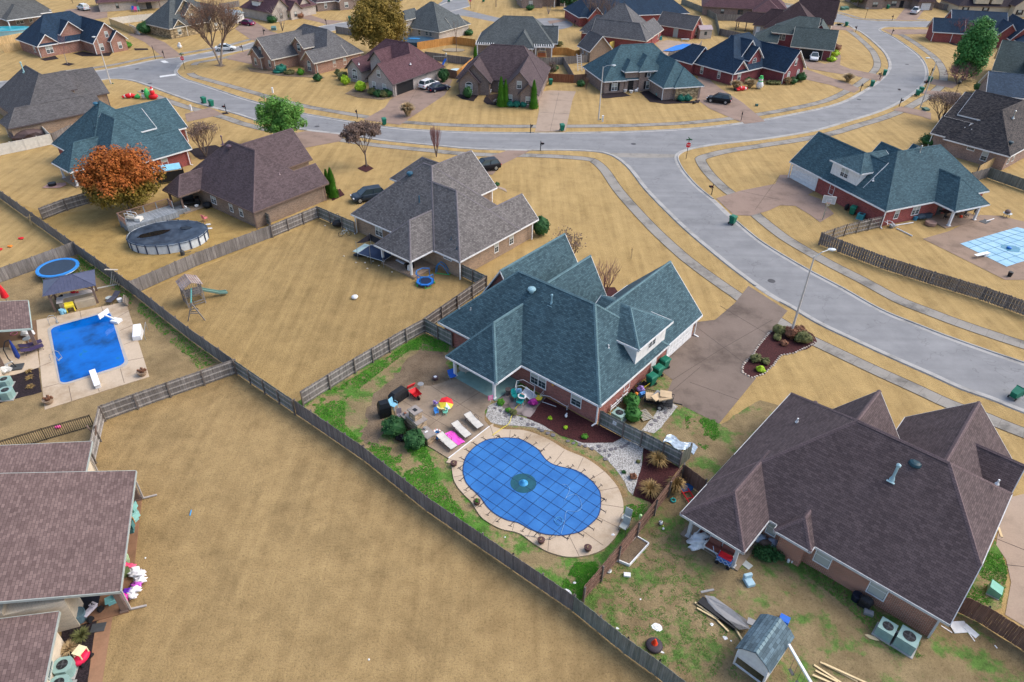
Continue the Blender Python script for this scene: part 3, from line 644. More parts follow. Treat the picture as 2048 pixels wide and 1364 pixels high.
# H9
H9=House('house','teal roofed red brick house with white dormer beside the pale blue covered pool',(1772.1,422.3),(1578.6,322.7),RT2,BRD,capc=RT2)
H9.wing(0,11.2,-18.4,0,7.5,'y',5.2,'h').wing(5.2,17.95,-8.1,-.06,6.33,'x','g','g').wing(5,11.9,-13,-6.6,6.2,'x','g','g').wing(5,10.9,-17.5,-12.5,5.6,'x','g','g')
H9.wing(-3.14,5,-14.5,-8.3,5.3,'x','h','g',wall=False).wing(5.8,11.3,-7,-.5,6.5,'y','g','h',ze=5.0,ins=.35,base=2.7,wm=SIDING)
H9.slab(-3,.3,-15,-8,.08,M_BRDECK); H9.post(-2.6,-8.95,w=.26); H9.post(-2.5,-13.7,w=.26); H9.spout(.1,-.15,out=(-.3,0)); H9.spout(17.5,-.1)
H9.win(8.6,-.85,'+y',1.25,1.1,3.5,cols=2); H9.win(9.5,-.46,'+y',.75,1.3,.75); H9.garage(14.9,-.46,'+y',5,2.0); H9.win(.42,-2.7,'-x',.65,1.3,.8); H9.win(.42,-6.0,'-x',1.15,1.3,.8,cols=2); H9.door(.42,-10.5,'-x')
H9.vent(6.6,-10.6,6.7,'cap',plain((.10,.13,.14)),.36); H9.vent(5.2,-9.2,6.9,'flue',METAL,.07,.9); H9.vent(4.8,-1.9,4.3,'pipe',WHITE,.07,.3); H9.vent(7.5,-1.3,3.7,'pipe',WHITE,.07,.3); H9.vent(2.5,-16,4.4,'pipe',WHITE,.06,.25)
H9.done()
# H10
H10=House('house','streaky charcoal roofed brown brick house at the right edge',(2020.3,313.1),(1886.2,276.8),RCH,brick((.27,.17,.14),(.4,.33,.28)))
H10.wing(0,9.8,-22,0,7.2,'y','g','h').wing(8,12.3,-6.3,-1.1,4.6,'x','g','g').wing(5,13.2,-21,-12.6,6.4,'x','g','g',ze=3.0).wing(8,14.9,-23,-11.9,5.6,'x','g','g')
H10.win(3.4,-.42,'+y',.8,1.3,.7); H10.win(5.6,-.42,'+y',1.0,.4,1.7,blind=False,split=False); H10.win(.42,-1.7,'-x',.7,1.2,.8); H10.win(.42,-3.6,'-x',.6,1.2,.8); H10.spout(12,-1.3)
H10.vent(3.5,-6.5,6,'flue',METAL,.09,1.0); H10.vent(2.8,-14,6.5,'cap',plain((.3,.15,.13)),.35); H10.vent(8,-1.9,4,'pipe',WHITE,.07,.3); H10.vent(7,-1.9,4,'pipe',WHITE,.07,.3); H10.vent(1.2,-2.0,3.6,'cap',plain((.03,.06,.08)),.4)
H10.done()
# H11
H11=House('house','navy roofed red brick house with three white-trimmed gables at upper left',(74.0,93.3),(32.5,78.4),RNV,BRR)
H11.wing(0,10.8,-16.5,.03,7.4,'y','h','h').wing(-.05,5,-4.7,0,4.55,'x','g','g').wing(.6,6,-10.7,-5.5,6.3,'x','g','g',ze=3.85,base=0).wing(-5.95,5,-16.45,-9.05,6.2,'x','g','g').wing(-6.9,-2,-16.5,-12.4,4.45,'x','g','g')
H11.win(.37,-2.35,'-x',1.3,1.35,.7,cols=2); H11.win(1.02,-8.1,'-x',1.5,1.4,.4,cols=2,blind=False); H11.win(1.02,-8.1,'-x',1.3,.7,2.3,split=False); H11.win(-5.53,-10.9,'-x',.7,1.3,.7); H11.win(-5.53,-12.7,'-x',.6,1.1,3.2); H11.win(-6.48,-14.5,'-x',.7,1.2,.7)
H11.spout(.25,-.15); H11.spout(-5.7,-9.3); H11.spout(-6.6,-12.5); H11.win(3,-.35,'+y',.6,1.2,.8); H11.done()
# H12
H12=House('house','grey shingled brown brick house above the turquoise pool in the top left corner',(28,33.5),(62,29),RG1,BMX)
H12.wing(-12,9,0,11,6.9,'x','g','h').wing(-3,6,-3.4,4,4.8,'y','h','g',wall=False).wing(3,10,3,9,5.5,'x','g','h'); H12.post(-2.6,-3.); H12.post(5.6,-3.)
H12.win(-5.5,.42,'-y',1.1,1.3,.7,cols=2); H12.win(1,.42,'-y',1.6,1.4,.6,cols=2); H12.win(3.6,.42,'-y',.7,1.3,.7); H12.done()
# H13
H13=House('house','grey green roofed tan stone house behind the big bare tree',(345.6,56.7),(293.7,45.1),RG2,BST,trim=CREAMT)
H13.wing(0.1,11,-15,1.0,7.5,'y','h','h').wing(0,6,-3.7,0,4.1,'x','g','g').wing(.8,7,-9.2,-4.3,7.0,'x','g','g',ze=4.6).wing(2.6,8,-9.6,-2.8,7.7,'x','g','g',ze=4.6).wing(-.8,8,-15.9,-9.4,5.8,'x','g','g')
H13.win(.4,-1.8,'-x',.9,1.2,.8,arch=True); H13.win(1.25,-6.4,'-x',1.1,1,3.6,cols=2); H13.win(-.35,-11.6,'-x',.8,1.2,.7); H13.win(-.35,-13.9,'-x',.8,1.2,.7); H13.spout(.1,-3.6); H13.done()
# H14, H15
H14=House('house','cream brick house with brown patio posts in the row at the top',(208,5),(345,-4),RMR,BCR2,trim=BRTRIM)
H14.wing(-2,22,0,12,6.6,'x','h','h').wing(8,14,-3,4,4.6,'y','h','g',wall=False); H14.post(8.4,-2.6); H14.post(13.6,-2.6); H14.win(3,.42,'-y',.7,1.3,.7); H14.win(18,.42,'-y',.7,1.3,.7); H14.door(11,.42,'-y',1.4); H14.done()
H15=House('house','cream brick house with brown gables and white dormer near the maroon car',(541,26),(480,14),RMR,BCR2,trim=BRTRIM)
H15.wing(0,13,-16,.02,7.4,'y','h','h').wing(-.5,6,-6.5,0.04,5.6,'x','g','g').wing(-1.5,3,-9.5,-5.2,4.4,'x','g','g').wing(0.3,6,-14.5,-9.6,5.0,'x','g','g').wing(5,9,-4,-.6,5.6,'y','g','h',ze=4.6,base=2,wm=SIDING)
H15.win(-.08,-3.2,'-x',.8,1.3,.7); H15.win(-1.08,-7.2,'-x',.8,1.2,.7); H15.win(.72,-12,'-x',1.0,1.3,.7,cols=2); H15.done()
# H16
H16=House('house','grey shingled orange brick house with three front gables',(627.3,126.7),(727.4,103.5),RG3,BRO,trim=CREAMT)
H16.wing(3.3,13.3,0.03,18,7,'y','h','h').wing(0,9,0,4.4,4.4,'x','g','g').wing(2.2,9,5.8,10.6,6.0,'x','g','g',ze=4.0).wing(-4.1,8,8.6,16.4,6.1,'x','g','g').wing(-4.9,-1,11.8,15.9,4.2,'x','g','g')
H16.win(.42,2.2,'-x',1.0,1.4,.6,cols=2,arch=True); H16.win(5.5,.45,'-y',.65,1.25,.7); H16.win(8.3,.45,'-y',.65,1.25,.7); H16.win(-3.68,10.1,'-x',.65,1.25,.7); H16.win(-3.68,12.7,'-x',.6,1.1,3.1); H16.win(-4.48,13.9,'-x',.65,1.25,.7); H16.win(2.62,8,'-x',1,1,3.2,arch=True)
H16.spout(.9,.3); H16.spout(-3.3,8.9); H16.spout(-4.5,11.9); H16.done()
# H17
H17=House('house','maroon roofed pale brick house with its double garage standing open',(785.6,169.4),(884.5,134.8),RMR,BGR,trim=DKTRIM)
H17.wing(6.2,16.3,.03,15.9,7.2,'y','h','h').wing(0,11,0,6.9,5.66,'x','g','g').wing(3.3,9,10.9,15.4,4.5,'x','g','g').wing(5.2,11,6.9,10.8,6.2,'x','g','g',ze=4.2).wing(10,16,.0,4,4.3,'x','g','h')
H17.garage(3.9,.42,'-y',4.8,2.05,open_=True); H17.win(.42,5.1,'-x',.75,1.3,.7,fc=DKGREY); H17.win(.42,2.5,'-x',.75,1.3,.7,fc=DKGREY); H17.win(.42,3.7,'-x',.7,1.1,3.2,fc=DKGREY); H17.win(3.72,13.1,'-x',1.2,1.3,.7,cols=2,arch=True)
H17.spout(.6,.2,mat=DKTRIM); H17.vent(7.5,1.7,4.3,'pipe',WHITE,.09,.3); H17.vent(2.5,10.5,4,'pipe',WHITE,.08,.3); H17.done()
# H18
H18=House('house','brown roofed tan brick house between the maroon roof and the teal corner house',(1077.7,189.2),(1099.3,140.3),RBR,BMX,trim=DKTRIM)
H18.wing(7.7,19.5,.0,17.2,7.6,'y',4.9,'h').wing(0,16,.03,7.2,6.2,'x','g','g').wing(4.8,12,11.9,16.3,4.7,'x','g','g').wing(5.4,13,9.9,16.5,5.7,'x','g','g').wing(-.6,3,-.03,3.8,4.4,'x','g','g')
H18.win(.42,5.4,'-x',.8,1.3,.6); H18.win(.42,3.7,'-x',.75,1.2,3.2); H18.win(-.18,1.9,'-x',.8,1.3,.6); H18.win(5.22,14.1,'-x',1.25,1.4,.5,cols=2,arch=True); H18.win(8.12,8.3,'-x',1.1,1.4,.5,cols=2); H18.door(6.0,10.9,'-x',1.2,2,BLACK); H18.done()
# H19
H19=House('house','teal roofed brick house with black shutters and a tan stone front wing',(1327.3,176.1),(1298.3,157.7),RT3,BMX)
H19.wing(6.9,18,-8.4,9.6,7.6,'y','h','h').wing(0,14,-8.1,.1,6.2,'x',4.1,'g').wing(-.4,5,-8.3,-2.0,5.2,'x',3.1,'g',ze=2.42).wing(6.5,12,4.6,9.5,4.8,'x','h','g').wing(6.3,12,-2.9,2.4,6.2,'x','h','g',ze=3.95).wing(6.7,11,1.5,5.2,5.6,'x','h','g',ze=3.9)
H19.win(6.92,7.0,'-x',1.1,1.3,.5,cols=2,arch=True,shut=BLACK); H19.win(6.72,-.3,'-x',1.3,1.35,.5,cols=2,shut=BLACK); H19.win(6.72,-.3,'-x',1.3,.7,2.75,cols=2,blind=False,shut=BLACK,split=False); H19.win(.02,-5.3,'-x',1.1,1.4,.5,cols=2)
m=MB(); m.box(-.12,.0,-7.4,-2.6,0,2.5); build('stone_facing',m,BST,H19.t); H19.door(7.1,3.5,'-x',1.1,2.2,BLACK); H19.spout(.3,-.1); H19.done()
# H20
H20=House('house','navy roofed red brick house with giant inflatable snowman at its door',(1467.7,148.0),(1379.4,123.8),RNV,BDR)
H20.wing(0.05,12,-17,.03,8,'y','h','h').wing(0,6,-4.9,0,4.68,'x','g','g').wing(.6,7,-10.1,-5.2,6.5,'x','g','g',ze=4.1).wing(2.4,8,-10.7,-4.6,7.5,'x','g','g',ze=4.4).wing(-5.4,6,-17,-9.6,6.3,'x','g','g').wing(10,17,-6,1,5.4,'x','g','h')
H20.win(3.8,-.38,'+y',.6,1.3,.7); H20.win(8.3,-.38,'+y',.6,1.3,.7); H20.win(.42,-2.5,'-x',.9,1.3,.7,arch=True); H20.win(1.02,-7.6,'-x',1.1,.9,2.9,arch=True,blind=False); H20.win(1.02,-7.6,'-x',1.1,1.2,.6); H20.win(-4.98,-11.6,'-x',.7,1.25,.7,arch=True); H20.win(-4.98,-14.9,'-x',.7,1.25,.7,arch=True); H20.win(-4.98,-13.3,'-x',.6,1.1,3.3,arch=True)
H20.spout(.3,-.2); H20.spout(-5,-9.8); H20.done()
# H21
H21=House('house','grey green roofed brick house with a white car inside its open garage',(1580.9,92.5),(1666.9,101.1),RG4,BDR,trim=CREAMT)
H21.wing(0,9.5,0,8.8,5.9,'x','g','g').wing(-5,5,3.7,14,7.4,'x','h','g',ze=4.3).wing(2,9,7,17,6.4,'y','g','h').wing(-9,-3,2,11,5.5,'x','h','g'); H21.win(-2.5,4.12,'-y',1.5,1.2,2.8,cols=2,blind=False)
# open garage: opening frame and dark room with a visible car in front of the back wall
H21.garage(4.7,.42,'-y',5.0,2.05,open_=True); H21.spout(8.9,.2); H21.done()
# H22
H22=House('house','blue grey roofed pale brick house with a small brick dormer near the orange fence',(875.7,65.8),(933.0,49.6),RG2,BCR2,trim=CREAMT)
H22.wing(.5,13.5,.02,14,7.6,'y','h','h').wing(6,11.7,0,4.8,4.6,'x','g','g').wing(-1,5,9,13,6.0,'x','h','g',ze=4.3,base=0); H22.win(.92,3,'-x',.7,.8,1.2,blind=False); H22.win(.92,4.2,'-x',.7,.8,1.2,blind=False); H22.win(.92,6.5,'-x',.7,1.1,1,blind=False); H22.done()
# H23
H23=House('house','grey shingled brick house with white pergola behind the brown roofed house',(950.9,88.0),(1104.7,93.1),RG2,BMX)
H23.wing(0,17.8,0,12.4,7.4,'x',5.8,5.2).wing(8.5,13.4,-2.7,4,5.3,'y','h','g',wall=False).wing(11,18.6,3,9,5.6,'x','g','g'); H23.post(9,-2.3); H23.post(13,-2.3); H23.win(15.3,.42,'-y',1.1,.6,1.4,blind=False); H23.win(4.5,.42,'-y',1,1.3,.7); H23.spout(17.3,.1); H23.done()
# H24
H24=House('garage','small detached brick garage with grey gable roof behind the teal corner house',(1179.0,103.8),(1156.0,92.0),RK,BTN,cat='detached garage')
H24.wing(0,6.2,-6,0,5.5,'x','g','g'); H24.win(2,-.42,'+y',.6,.6,1.2,blind=False); H24.win(4,-.42,'+y',.6,.6,1.2,blind=False); H24.done()
H25=House('house','weathered grey roofed red brick house behind the detached garage',(1292.8,82.5),(1326.5,60.0),RG3,BRD,trim=CREAMT)
H25.wing(1,14,2,16.5,8.6,'y','h','h').wing(0,6,0,14,5.6,'y','h','g').wing(3,9,10,18,5.8,'y','g','h').wing(6,15,.1,6,4.8,'x','g','g'); H25.win(12,.5,'-y',.7,1.2,.7); H25.done()
H26=House('garage','brick outbuilding with grey gable roof and green door by the blue pool',(1385.2,60.0),(1332.8,52.0),RK,BRD,trim=CREAMT,cat='outbuilding')
H26.wing(-.1,10.2,-6.4,0,5.1,'x','g','g'); H26.door(4.6,-.42,'+y',1.3,2.2,BLIND); H26.win(.32,-3.2,'-x',.7,1.2,.8,arch=True); H26.done()
H27=House('house','navy roofed red brick house at the top centre right',(1310.2,28.8),(1376.5,26.2),RNV,BRD)
H27.wing(-22,10.5,0,13,7.4,'x','h','h').wing(-20,-15,-1.5,6,5.0,'y','g','g'); H27.win(4,.42,'-y',1.3,1.3,.7,cols=2,blind=False); H27.done()
H28=House('house','maroon roofed house with open lattice patio left of the grey green garage',(1527,54.5),(1552,57),RMB,BCR2,trim=BRTRIM)
H28.wing(0,13,0,13,8,'x','h','h').wing(-3,3.5,2,9,6,'x','h','g').wing(-8,-1,5,10,4.4,'x','h','g',wall=False).wing(6,16,12,22,7.6,'x','g','g'); H28.post(-7.5,5.5); H28.post(-7.5,9.5); H28.post(-5,5.5); H28.door(-1.5,2.4,'-y',1,2,WHITE); H28.done()
H28b=House('house','brown roofed brick house at the top behind the grey fence',(1432,14),(1521,19),RMR,BMX,trim=BRTRIM)
H28b.wing(-4,20,0,14,7.2,'x','h','h').wing(10,18,-4,6,5,'y','h','g'); H28b.win(2,.42,'-y',.9,1.2,.7); H28b.win(7,.42,'-y',1.4,1.2,.7,cols=2,blind=False); H28b.done()
H29=House('house','navy roofed red brick house behind the tall green tree',(1903.5,65.5),(1945,68),RNV,BRD)
H29.wing(0,13,0,12,6.8,'x','g','g').wing(-4.5,3,-.2,6.0,5.2,'x','g','g').wing(9,15,-2.5,6,5.6,'y','g','g').wing(12,18,-4.5,8,6.3,'y','g','g').wing(13,40,-6,10,8.4,'x','h','g'); H29.win(19,-5.58,'-y',.8,1.3,.7); H29.spout(.4,.2); H29.spout(-4.1,0); H29.done()
H30=House('house','grey green roofed house at the right edge beyond the blue grey roof',(1983.5,141),(2044,149),RG4,BMX,trim=CREAMT)
H30.wing(0,26,0,13,7.3,'x','g','g').wing(3,9,6,16,7.6,'y','g','g').wing(5.2,9,-.2,5,5.8,'y','g','h',ze=4.6,base=3); H30.post(.5,.6); H30.done()
H34=House('house','blue grey metal-looking roof of the house beside the round dark green shrub',(1972,189),(2048,197),RBL,BMX)
H34.wing(0,26,0,9,5.6,'x','g','g'); H34.done()
H31=House('house','brown brick house with a white pickup and pale windows at the top right',(1730,-1),(1838,-1),RMB,BMX,trim=BRTRIM)
H31.wing(0,19,0,13,7,'x','h','h').wing(-.5,6,-2,6,5,'y','g','g').wing(15,21,-4,8,5.6,'y','h','g'); H31.win(2.8,-1.58,'-y',1.6,1.3,.6,cols=2); H31.win(10,.42,'-y',1.6,1.4,.5,cols=2); H31.door(12.6,.42,'-y',1.2,2,BLACK); H31.garage(18,-3.58,'-y',3,2); H31.done()
H32=House('house','cream sided house with dark shutters in the top right corner',(1925,11.5),(2007,13),shingle((.05,.04,.05),.2),plain((.55,.48,.36),.8),trim=BRTRIM)
H32.wing(-1,30,0,12,7.6,'x','h','h').wing(14,23,-2.5,8,6.8,'y','g','g',ze=3.0).wing(3,8,-.3,5,6.6,'y','g','h',ze=4.6,base=3).wing(8,12,-.3,5,6.8,'y','g','h',ze=4.6,base=3)
H32.win(1.5,.42,'-y',1,1.3,.6,shut=BLACK); H32.win(7.5,.42,'-y',1,1.3,.6,shut=BLACK); H32.win(18.5,-2.08,'-y',1,1.1,3.6,shut=BLACK); H32.win(16.3,-2.08,'-y',1,1.2,.6,shut=BLACK); H32.win(20.8,-2.08,'-y',1,1.2,.6,shut=BLACK); H32.done()
H33=House('house','brown brick house with white columns at the top centre beyond the cul-de-sac',(1046,-3),(1175,-6),RBR,BMX)
H33.wing(0,23,0,13,7,'x','h','h').wing(-1,6,-2,6,5,'y','g','g').wing(9,13,-1.5,6,5,'y','g','g',wall=False); H33.post(9.4,-1.1); H33.post(12.6,-1.1); H33.door(11,.42,'-y',1.2,2.1,BLACK); H33.win(2,-1.58,'-y',1,1.4,.5,cols=2); H33.win(16,.42,'-y',1.2,1.4,.5,cols=2); H33.done()
H35=House('house','tan brick house at the top left centre beyond the golden tree',(645,4),(700,-2),RBR,BMX)
H35.wing(-2,12,0,12,6.8,'x','h','h').wing(4,9,-2,5,4.8,'y','g','g'); H35.win(1,.42,'-y',.7,1.2,.7); H35.win(6.5,-1.58,'-y',1,1.2,.7); H35.done()
# ---------------------------------------------------------------- fences
FW_G=woodfence((.17,.155,.145),(.27,.25,.235)); FW_D=woodfence((.15,.135,.13),(.24,.22,.21)); FW_GR=woodfence((.15,.17,.145),(.24,.25,.225))
FW_B=woodfence((.17,.10,.075),(.23,.14,.105)); FW_O=woodfence((.50,.24,.07),(.62,.32,.10)); FW_T=woodfence((.52,.37,.18),(.64,.47,.25)); FW_Y=woodfence((.55,.42,.10),(.7,.55,.15))
RAILM=woodfence((.30,.28,.26),(.42,.39,.36)); RAILD=woodfence((.17,.145,.13),(.22,.19,.17)); VINYL=plain((.62,.60,.54),.5); IRON=plain((.02,.018,.018),.5)
def fence(pts,label,mat=None,rails=0,h=1.62,kind='board',rmat=None,near=True,group=None,pst=2.4):
    """board fence on the ground polyline; rails=+1 puts posts and rails on the left of the walking direction, -1 right"""
    mat=mat or FW_G; rmat=rmat or RAILM
    P=[G2(p) for p in pts]; o=P[0]; t=thing('fence',label,'fence',(o[0],o[1],0),0,group)
    P=[(x-o[0],y-o[1]) for x,y in P]; pk=MB(); rl=MB(); sd=rails or 1
    for a,b in zip(P,P[1:]):
        L=math.dist(a,b); ux,uy=(b[0]-a[0])/L,(b[1]-a[1])/L; nx,ny=-uy*sd,ux*sd; ang=math.atan2(uy,ux)
        if kind in('board','shadow') and near:
            n=max(1,int(L/.145)); 
            for i in range(n):
                s_=(i+.5)*L/n; k=random.gauss(0,.014); off=random.uniform(-.006,.006); wd=L/n*.97
                if kind=='shadow': off=-.05 if i%2 else .05; wd=L/n*.92
                pk.obox((a[0]+ux*s_+nx*(off),a[1]+uy*s_+ny*off,(h+k)/2+.03),(wd,.02,h+k-.06),ang,(random.gauss(0,.008),random.gauss(0,.006)))
        elif kind=='board': pk.obox(((a[0]+b[0])/2,(a[1]+b[1])/2,h/2),(L,.04,h),ang)
        elif kind=='vinyl':
            pk.obox(((a[0]+b[0])/2,(a[1]+b[1])/2,h/2+.04),(L,.03,h-.14),ang)
            for z in(.08,h-.05): rl.obox(((a[0]+b[0])/2,(a[1]+b[1])/2,z),(L,.07,.12),ang)
        elif kind=='iron':
            n=int(L/.14)
            for i in range(n):
                s_=i*L/n; pk.obox((a[0]+ux*s_,a[1]+uy*s_,h/2),(.034,.034,h-.1),ang)
            for z in(.12,h-.12,h-.02): rl.obox(((a[0]+b[0])/2,(a[1]+b[1])/2,z),(L,.04,.035),ang)
        if kind=='board' and near or kind=='shadow':
            for z in(.28,h*.52,h-.22): rl.obox(((a[0]+b[0])/2+nx*.045,(a[1]+b[1])/2+ny*.045,z),(L,.045,.115),ang)
        if near or kind!='board':
            n=max(1,round(L/pst))
            for i in range(n+1):
                s_=i*L/n; d=.10 if kind in('board','shadow') else 0; w_=.1 if kind!='iron' else .06
                m=MB(); m.obox((0,0,(h+.03)/2),(w_,w_,h+.03),ang)
                if kind=='vinyl': m.obox((0,0,h+.08),(.14,.14,.06),ang)
                q=build('post',m,VINYL if kind=='vinyl' else IRON if kind=='iron' else RAILD,t,(a[0]+ux*s_+nx*d,a[1]+uy*s_+ny*d,0),0)
    build('panel',pk,VINYL if kind=='vinyl' else IRON if kind=='iron' else mat,t)
    if rl.v: build('rail',rl,VINYL if kind=='vinyl' else IRON if kind=='iron' else rmat,t)
    return t
fence([(-80,340),(0,397),(155,509),(265,588),(382,681),(475,748)],'long weathered grey board fence running diagonally past the trampoline and left pool yard',FW_G,1)
fence([(476,749),(592,829)],'short grey board fence with rails showing, between the lot and the rippled lawn',FW_GR,-1)
fence([(593,829),(729,922),(854,1023),(1024,1140),(1144,1222)],'long dark grey board fence along the pool yard and the big empty lot',FW_D,1)
fence([(1145,1223),(1249,1308),(1311,1353),(1420,1440),(1620,1600)],'mossy green grey board fence along the playhouse yard at the bottom',FW_GR,1)
fence([(475,747),(342,794),(209,842)],'grey board fence with rails showing between rectangular pool yard and empty lot',FW_G,1)
fence([(209,843),(190,928)],'short grey board fence running up to the bottom left house',FW_G,1)
fence([(188,853),(94,880),(0,909),(-90,937)],'black iron picket fence at the left edge',kind='iron',h=1.25,pst=2.4)
fence([(606,812),(710,746),(812,685),(850,664)],'grey board fence with rails showing on the upper left side of the pool yard',FW_G,-1)
fence([(850,664),(906,694)],'short green grey fence panel joining the teal roofed house',FW_GR,-1)
fence([(972,577),(850,663)],'dark board fence between the rippled lawn and the teal roofed house',FW_D,1)
fence([(922,553),(972,577)],'short grey fence with rails beside the grey roofed house corner',FW_GR,-1,group=None)
fence([(545,475),(637,436)],'weathered fence with rails showing below the dark brown roofed house',FW_G,-1)
fence([(638,436),(712,468)],'greenish fence with rails between the dark brown and the grey roofed houses',FW_GR,-1)
fence([(545,475),(400,530),(268,589)],'grey board fence behind the wooden playset',FW_G,-1)
fence([(513,437),(543,453)],'tiny green grey fence stub at the dark brown roofed house corner',FW_GR,-1)
fence([(155,509),(75,539),(-60,588)],'grey board fence behind the round trampoline',FW_G,-1)
fence([(86,440),(135,421),(178,408),(215,398)],'grey fence with rails showing beneath the orange tree',FW_G,-1)
fence([(-40,320),(0,311),(54,300),(107,288)],'cream vinyl panel fence at the left edge',kind='vinyl')
fence([(107,288),(80,262)],'short cream vinyl fence with stepped top beside the patio',kind='vinyl')
fence([(110,287),(150,268)],'low brown wooden fence between the two left houses',FW_D,1,near=True)
fence([(1636,489),(1760,537),(1860,569),(1960,600),(2060,636),(2220,690)],'long shadowbox wooden fence along the street right of the lamp post',FW_D,1,kind='shadow')
fence([(1637,489),(1686,472),(1758,455)],'short shadowbox fence running up to the red brick house wall',FW_G,-1,kind='shadow')
fence([(1973,356),(2048,382),(2120,405)],'grey green board fence at the right edge above the pale pool',FW_GR,1)
fence([(1938,366),(1973,356)],'short brown grey fence behind the white dormer house',FW_G,1)
fence([(1952,352),(2000,325)],'light tan fence section leading to the charcoal roofed house',FW_T,1)
fence([(1199,850),(1245,875),(1281,893),(1324,916),(1359,934)],'green grey fence with gate and small white notice behind the gravel bed',FW_GR,-1)
fence([(1359,934),(1379,918)],'short green grey return fence at the dried corn stalks',FW_GR,1)
fence([(1360,958),(1306,1030),(1234,1122),(1164,1204)],'brown stained fence between the covered pool and the playhouse yard',FW_B,1,rmat=FW_B)
fence([(1361,958),(1404,990)],'brown stained fence from the corn stalks to the brown roofed house',FW_B,1)
fence([(1911,1223),(1958,1246),(2048,1303),(2130,1355)],'brown stained fence at the bottom right corner by the driveway',FW_B,1)
fence([(835,100),(872,94),(908,88)],'bright orange new cedar fence behind the maroon roofed house',FW_O,1,near=False,h=1.7)
fence([(908,88),(951,94)],'orange cedar fence with gate behind the brown roofed house',FW_O,1,near=False,h=1.7)
fence([(850,118),(905,126),(946,131)],'pale grey fence behind the small play area',FW_G,1,near=False)
fence([(884,152),(914,158)],'tan fence beside the white car driveway',FW_B,1,near=False)
fence([(914,158),(946,131)],'rust brown fence running back beside the brown roofed house',FW_O,1,near=False)
fence([(1096,163),(1147,166)],'rust brown double gate fence at the pale driveway end',woodfence((.22,.09,.05),(.3,.13,.07)),1,near=False)
fence([(1147,166),(1172,164)],'olive brown fence section left of the teal corner house',FW_B,1,near=False)
fence([(1062,132),(1125,129),(1205,122)],'pale grey fence behind the twiggy shrub and white arbor',FW_G,1,near=False)
fence([(1126,129),(1147,166)],'weathered fence running forward to the rust brown gate',FW_D,1,near=False)
fence([(1104,110),(1134,110),(1148,116),(1160,114)],'orange fence right of the white pergola',FW_O,1,near=False)
fence([(1218,99),(1252,87)],'yellow wooden fence behind the detached garage',FW_Y,1,near=False)
fence([(1335,120),(1352,116),(1394,107),(1402,94)],'dark grey curving fence around the blue covered pool at the top',FW_D,1,near=False)
fence([(1362,8),(1405,26),(1430,40),(1437,72)],'green grey fence winding past the brick outbuilding',FW_GR,1,near=False)
fence([(1430,41),(1484,42)],'grey fence below the top brown roofed house',FW_G,1,near=False)
fence([(1437,70),(1475,78),(1520,86)],'grey fence behind the navy roofed house',FW_D,1,near=False)
fence([(-40,95),(0,89),(62,78)],'light tan fence under the turquoise pool',FW_T,1,near=False)
fence([(8,105),(45,98)],'tan fence gate left of the navy roofed house',FW_T,1,near=False)
fence([(222,50),(262,45),(312,40)],'white vinyl fence above the tan gate fence',kind='vinyl')
fence([(222,50),(268,68)],'tan wooden fence between the navy and the stone houses',FW_T,1,near=False)
fence([(262,62),(280,70)],'small white fence end beside the dark green shrub',kind='vinyl')
fence([(1862,13),(1885,20),(1908,22),(1925,10)],'dark grey curving fence at the top right',FW_D,1,near=False)
fence([(672,66),(690,69),(718,73)],'grey fence left of the golden tree',FW_G,1,near=False)
fence([(440,20),(480,13)],'brown fence at the top behind the stone house',FW_D,1,near=False)
# ---------------------------------------------------------------- trees and shrubs
def leafcloud(m,c,rad,n,size,clumps,seed,flat=1.,hollow=.35,rag=.25):
    rnd=random.Random(seed); cl=[]
    for i in range(clumps):
        a=rnd.uniform(0,2*math.pi); z=rnd.uniform(-.85,1); r=math.sqrt(max(0,1-z*z)); k=rnd.uniform(hollow,1)
        cl.append((c[0]+rad[0]*r*k*math.cos(a),c[1]+rad[1]*r*k*math.sin(a),c[2]+rad[2]*z*k,rnd.uniform(.6,1.25)))
    R0=sum(rad)/3*rag*1.3
    for i in range(n):
        x,y,z,k=cl[rnd.randrange(clumps)]
        while 1:
            d=Vector((rnd.uniform(-1,1),rnd.uniform(-1,1),rnd.uniform(-1,1)))
            if d.length<1: break
        p=Vector((x,y,z))+d*R0*k*Vector((1,1,flat)).length/1.73
        nrm=(d.normalized()+Vector((0,0,.7))+Vector((rnd.uniform(-.8,.8),rnd.uniform(-.8,.8),rnd.uniform(-.4,.4)))).normalized()
        a=nrm.orthogonal().normalized(); a=Matrix.Rotation(rnd.uniform(0,6.28),3,nrm)@a; b=nrm.cross(a); s=size*rnd.uniform(.6,1.4)
        m.add([p-a*s-b*s*.6,p+a*s-b*s*.6,p+b*s],[(0,1,2)])
    return cl
def branches(m,p,d,L,r,depth,rnd,spread=.6,up=.15,kids=3,ends=None):
    q=p+d*L; m.tube(p,q,r,r*.62,6 if depth>1 else 4,cap=False)
    if depth==0:
        if ends is not None: ends.append(q)
        return
    for i in range(kids if depth>1 else kids):
        nd=(d+Vector((rnd.uniform(-1,1),rnd.uniform(-1,1),rnd.uniform(-.5,.8)))*spread+Vector((0,0,up))).normalized()
        st=p+d*L*rnd.uniform(.55,1)
        branches(m,st,nd,L*rnd.uniform(.6,.85),r*.55,depth-1,rnd,spread,up,kids,ends)
BARK=N('bark',.95); BARK=BARK.out(BARK.ramp(BARK.noise(6,4,.7),[(.3,(.10,.08,.065)),(.7,(.22,.18,.15))]))
BARKP=plain((.30,.25,.21),.9,0,.25); BARKD=plain((.12,.085,.07),.9,0,.3); TWIG=plain((.17,.115,.09),.9,0,.3); TWIGP=plain((.24,.13,.13),.9,0,.3)
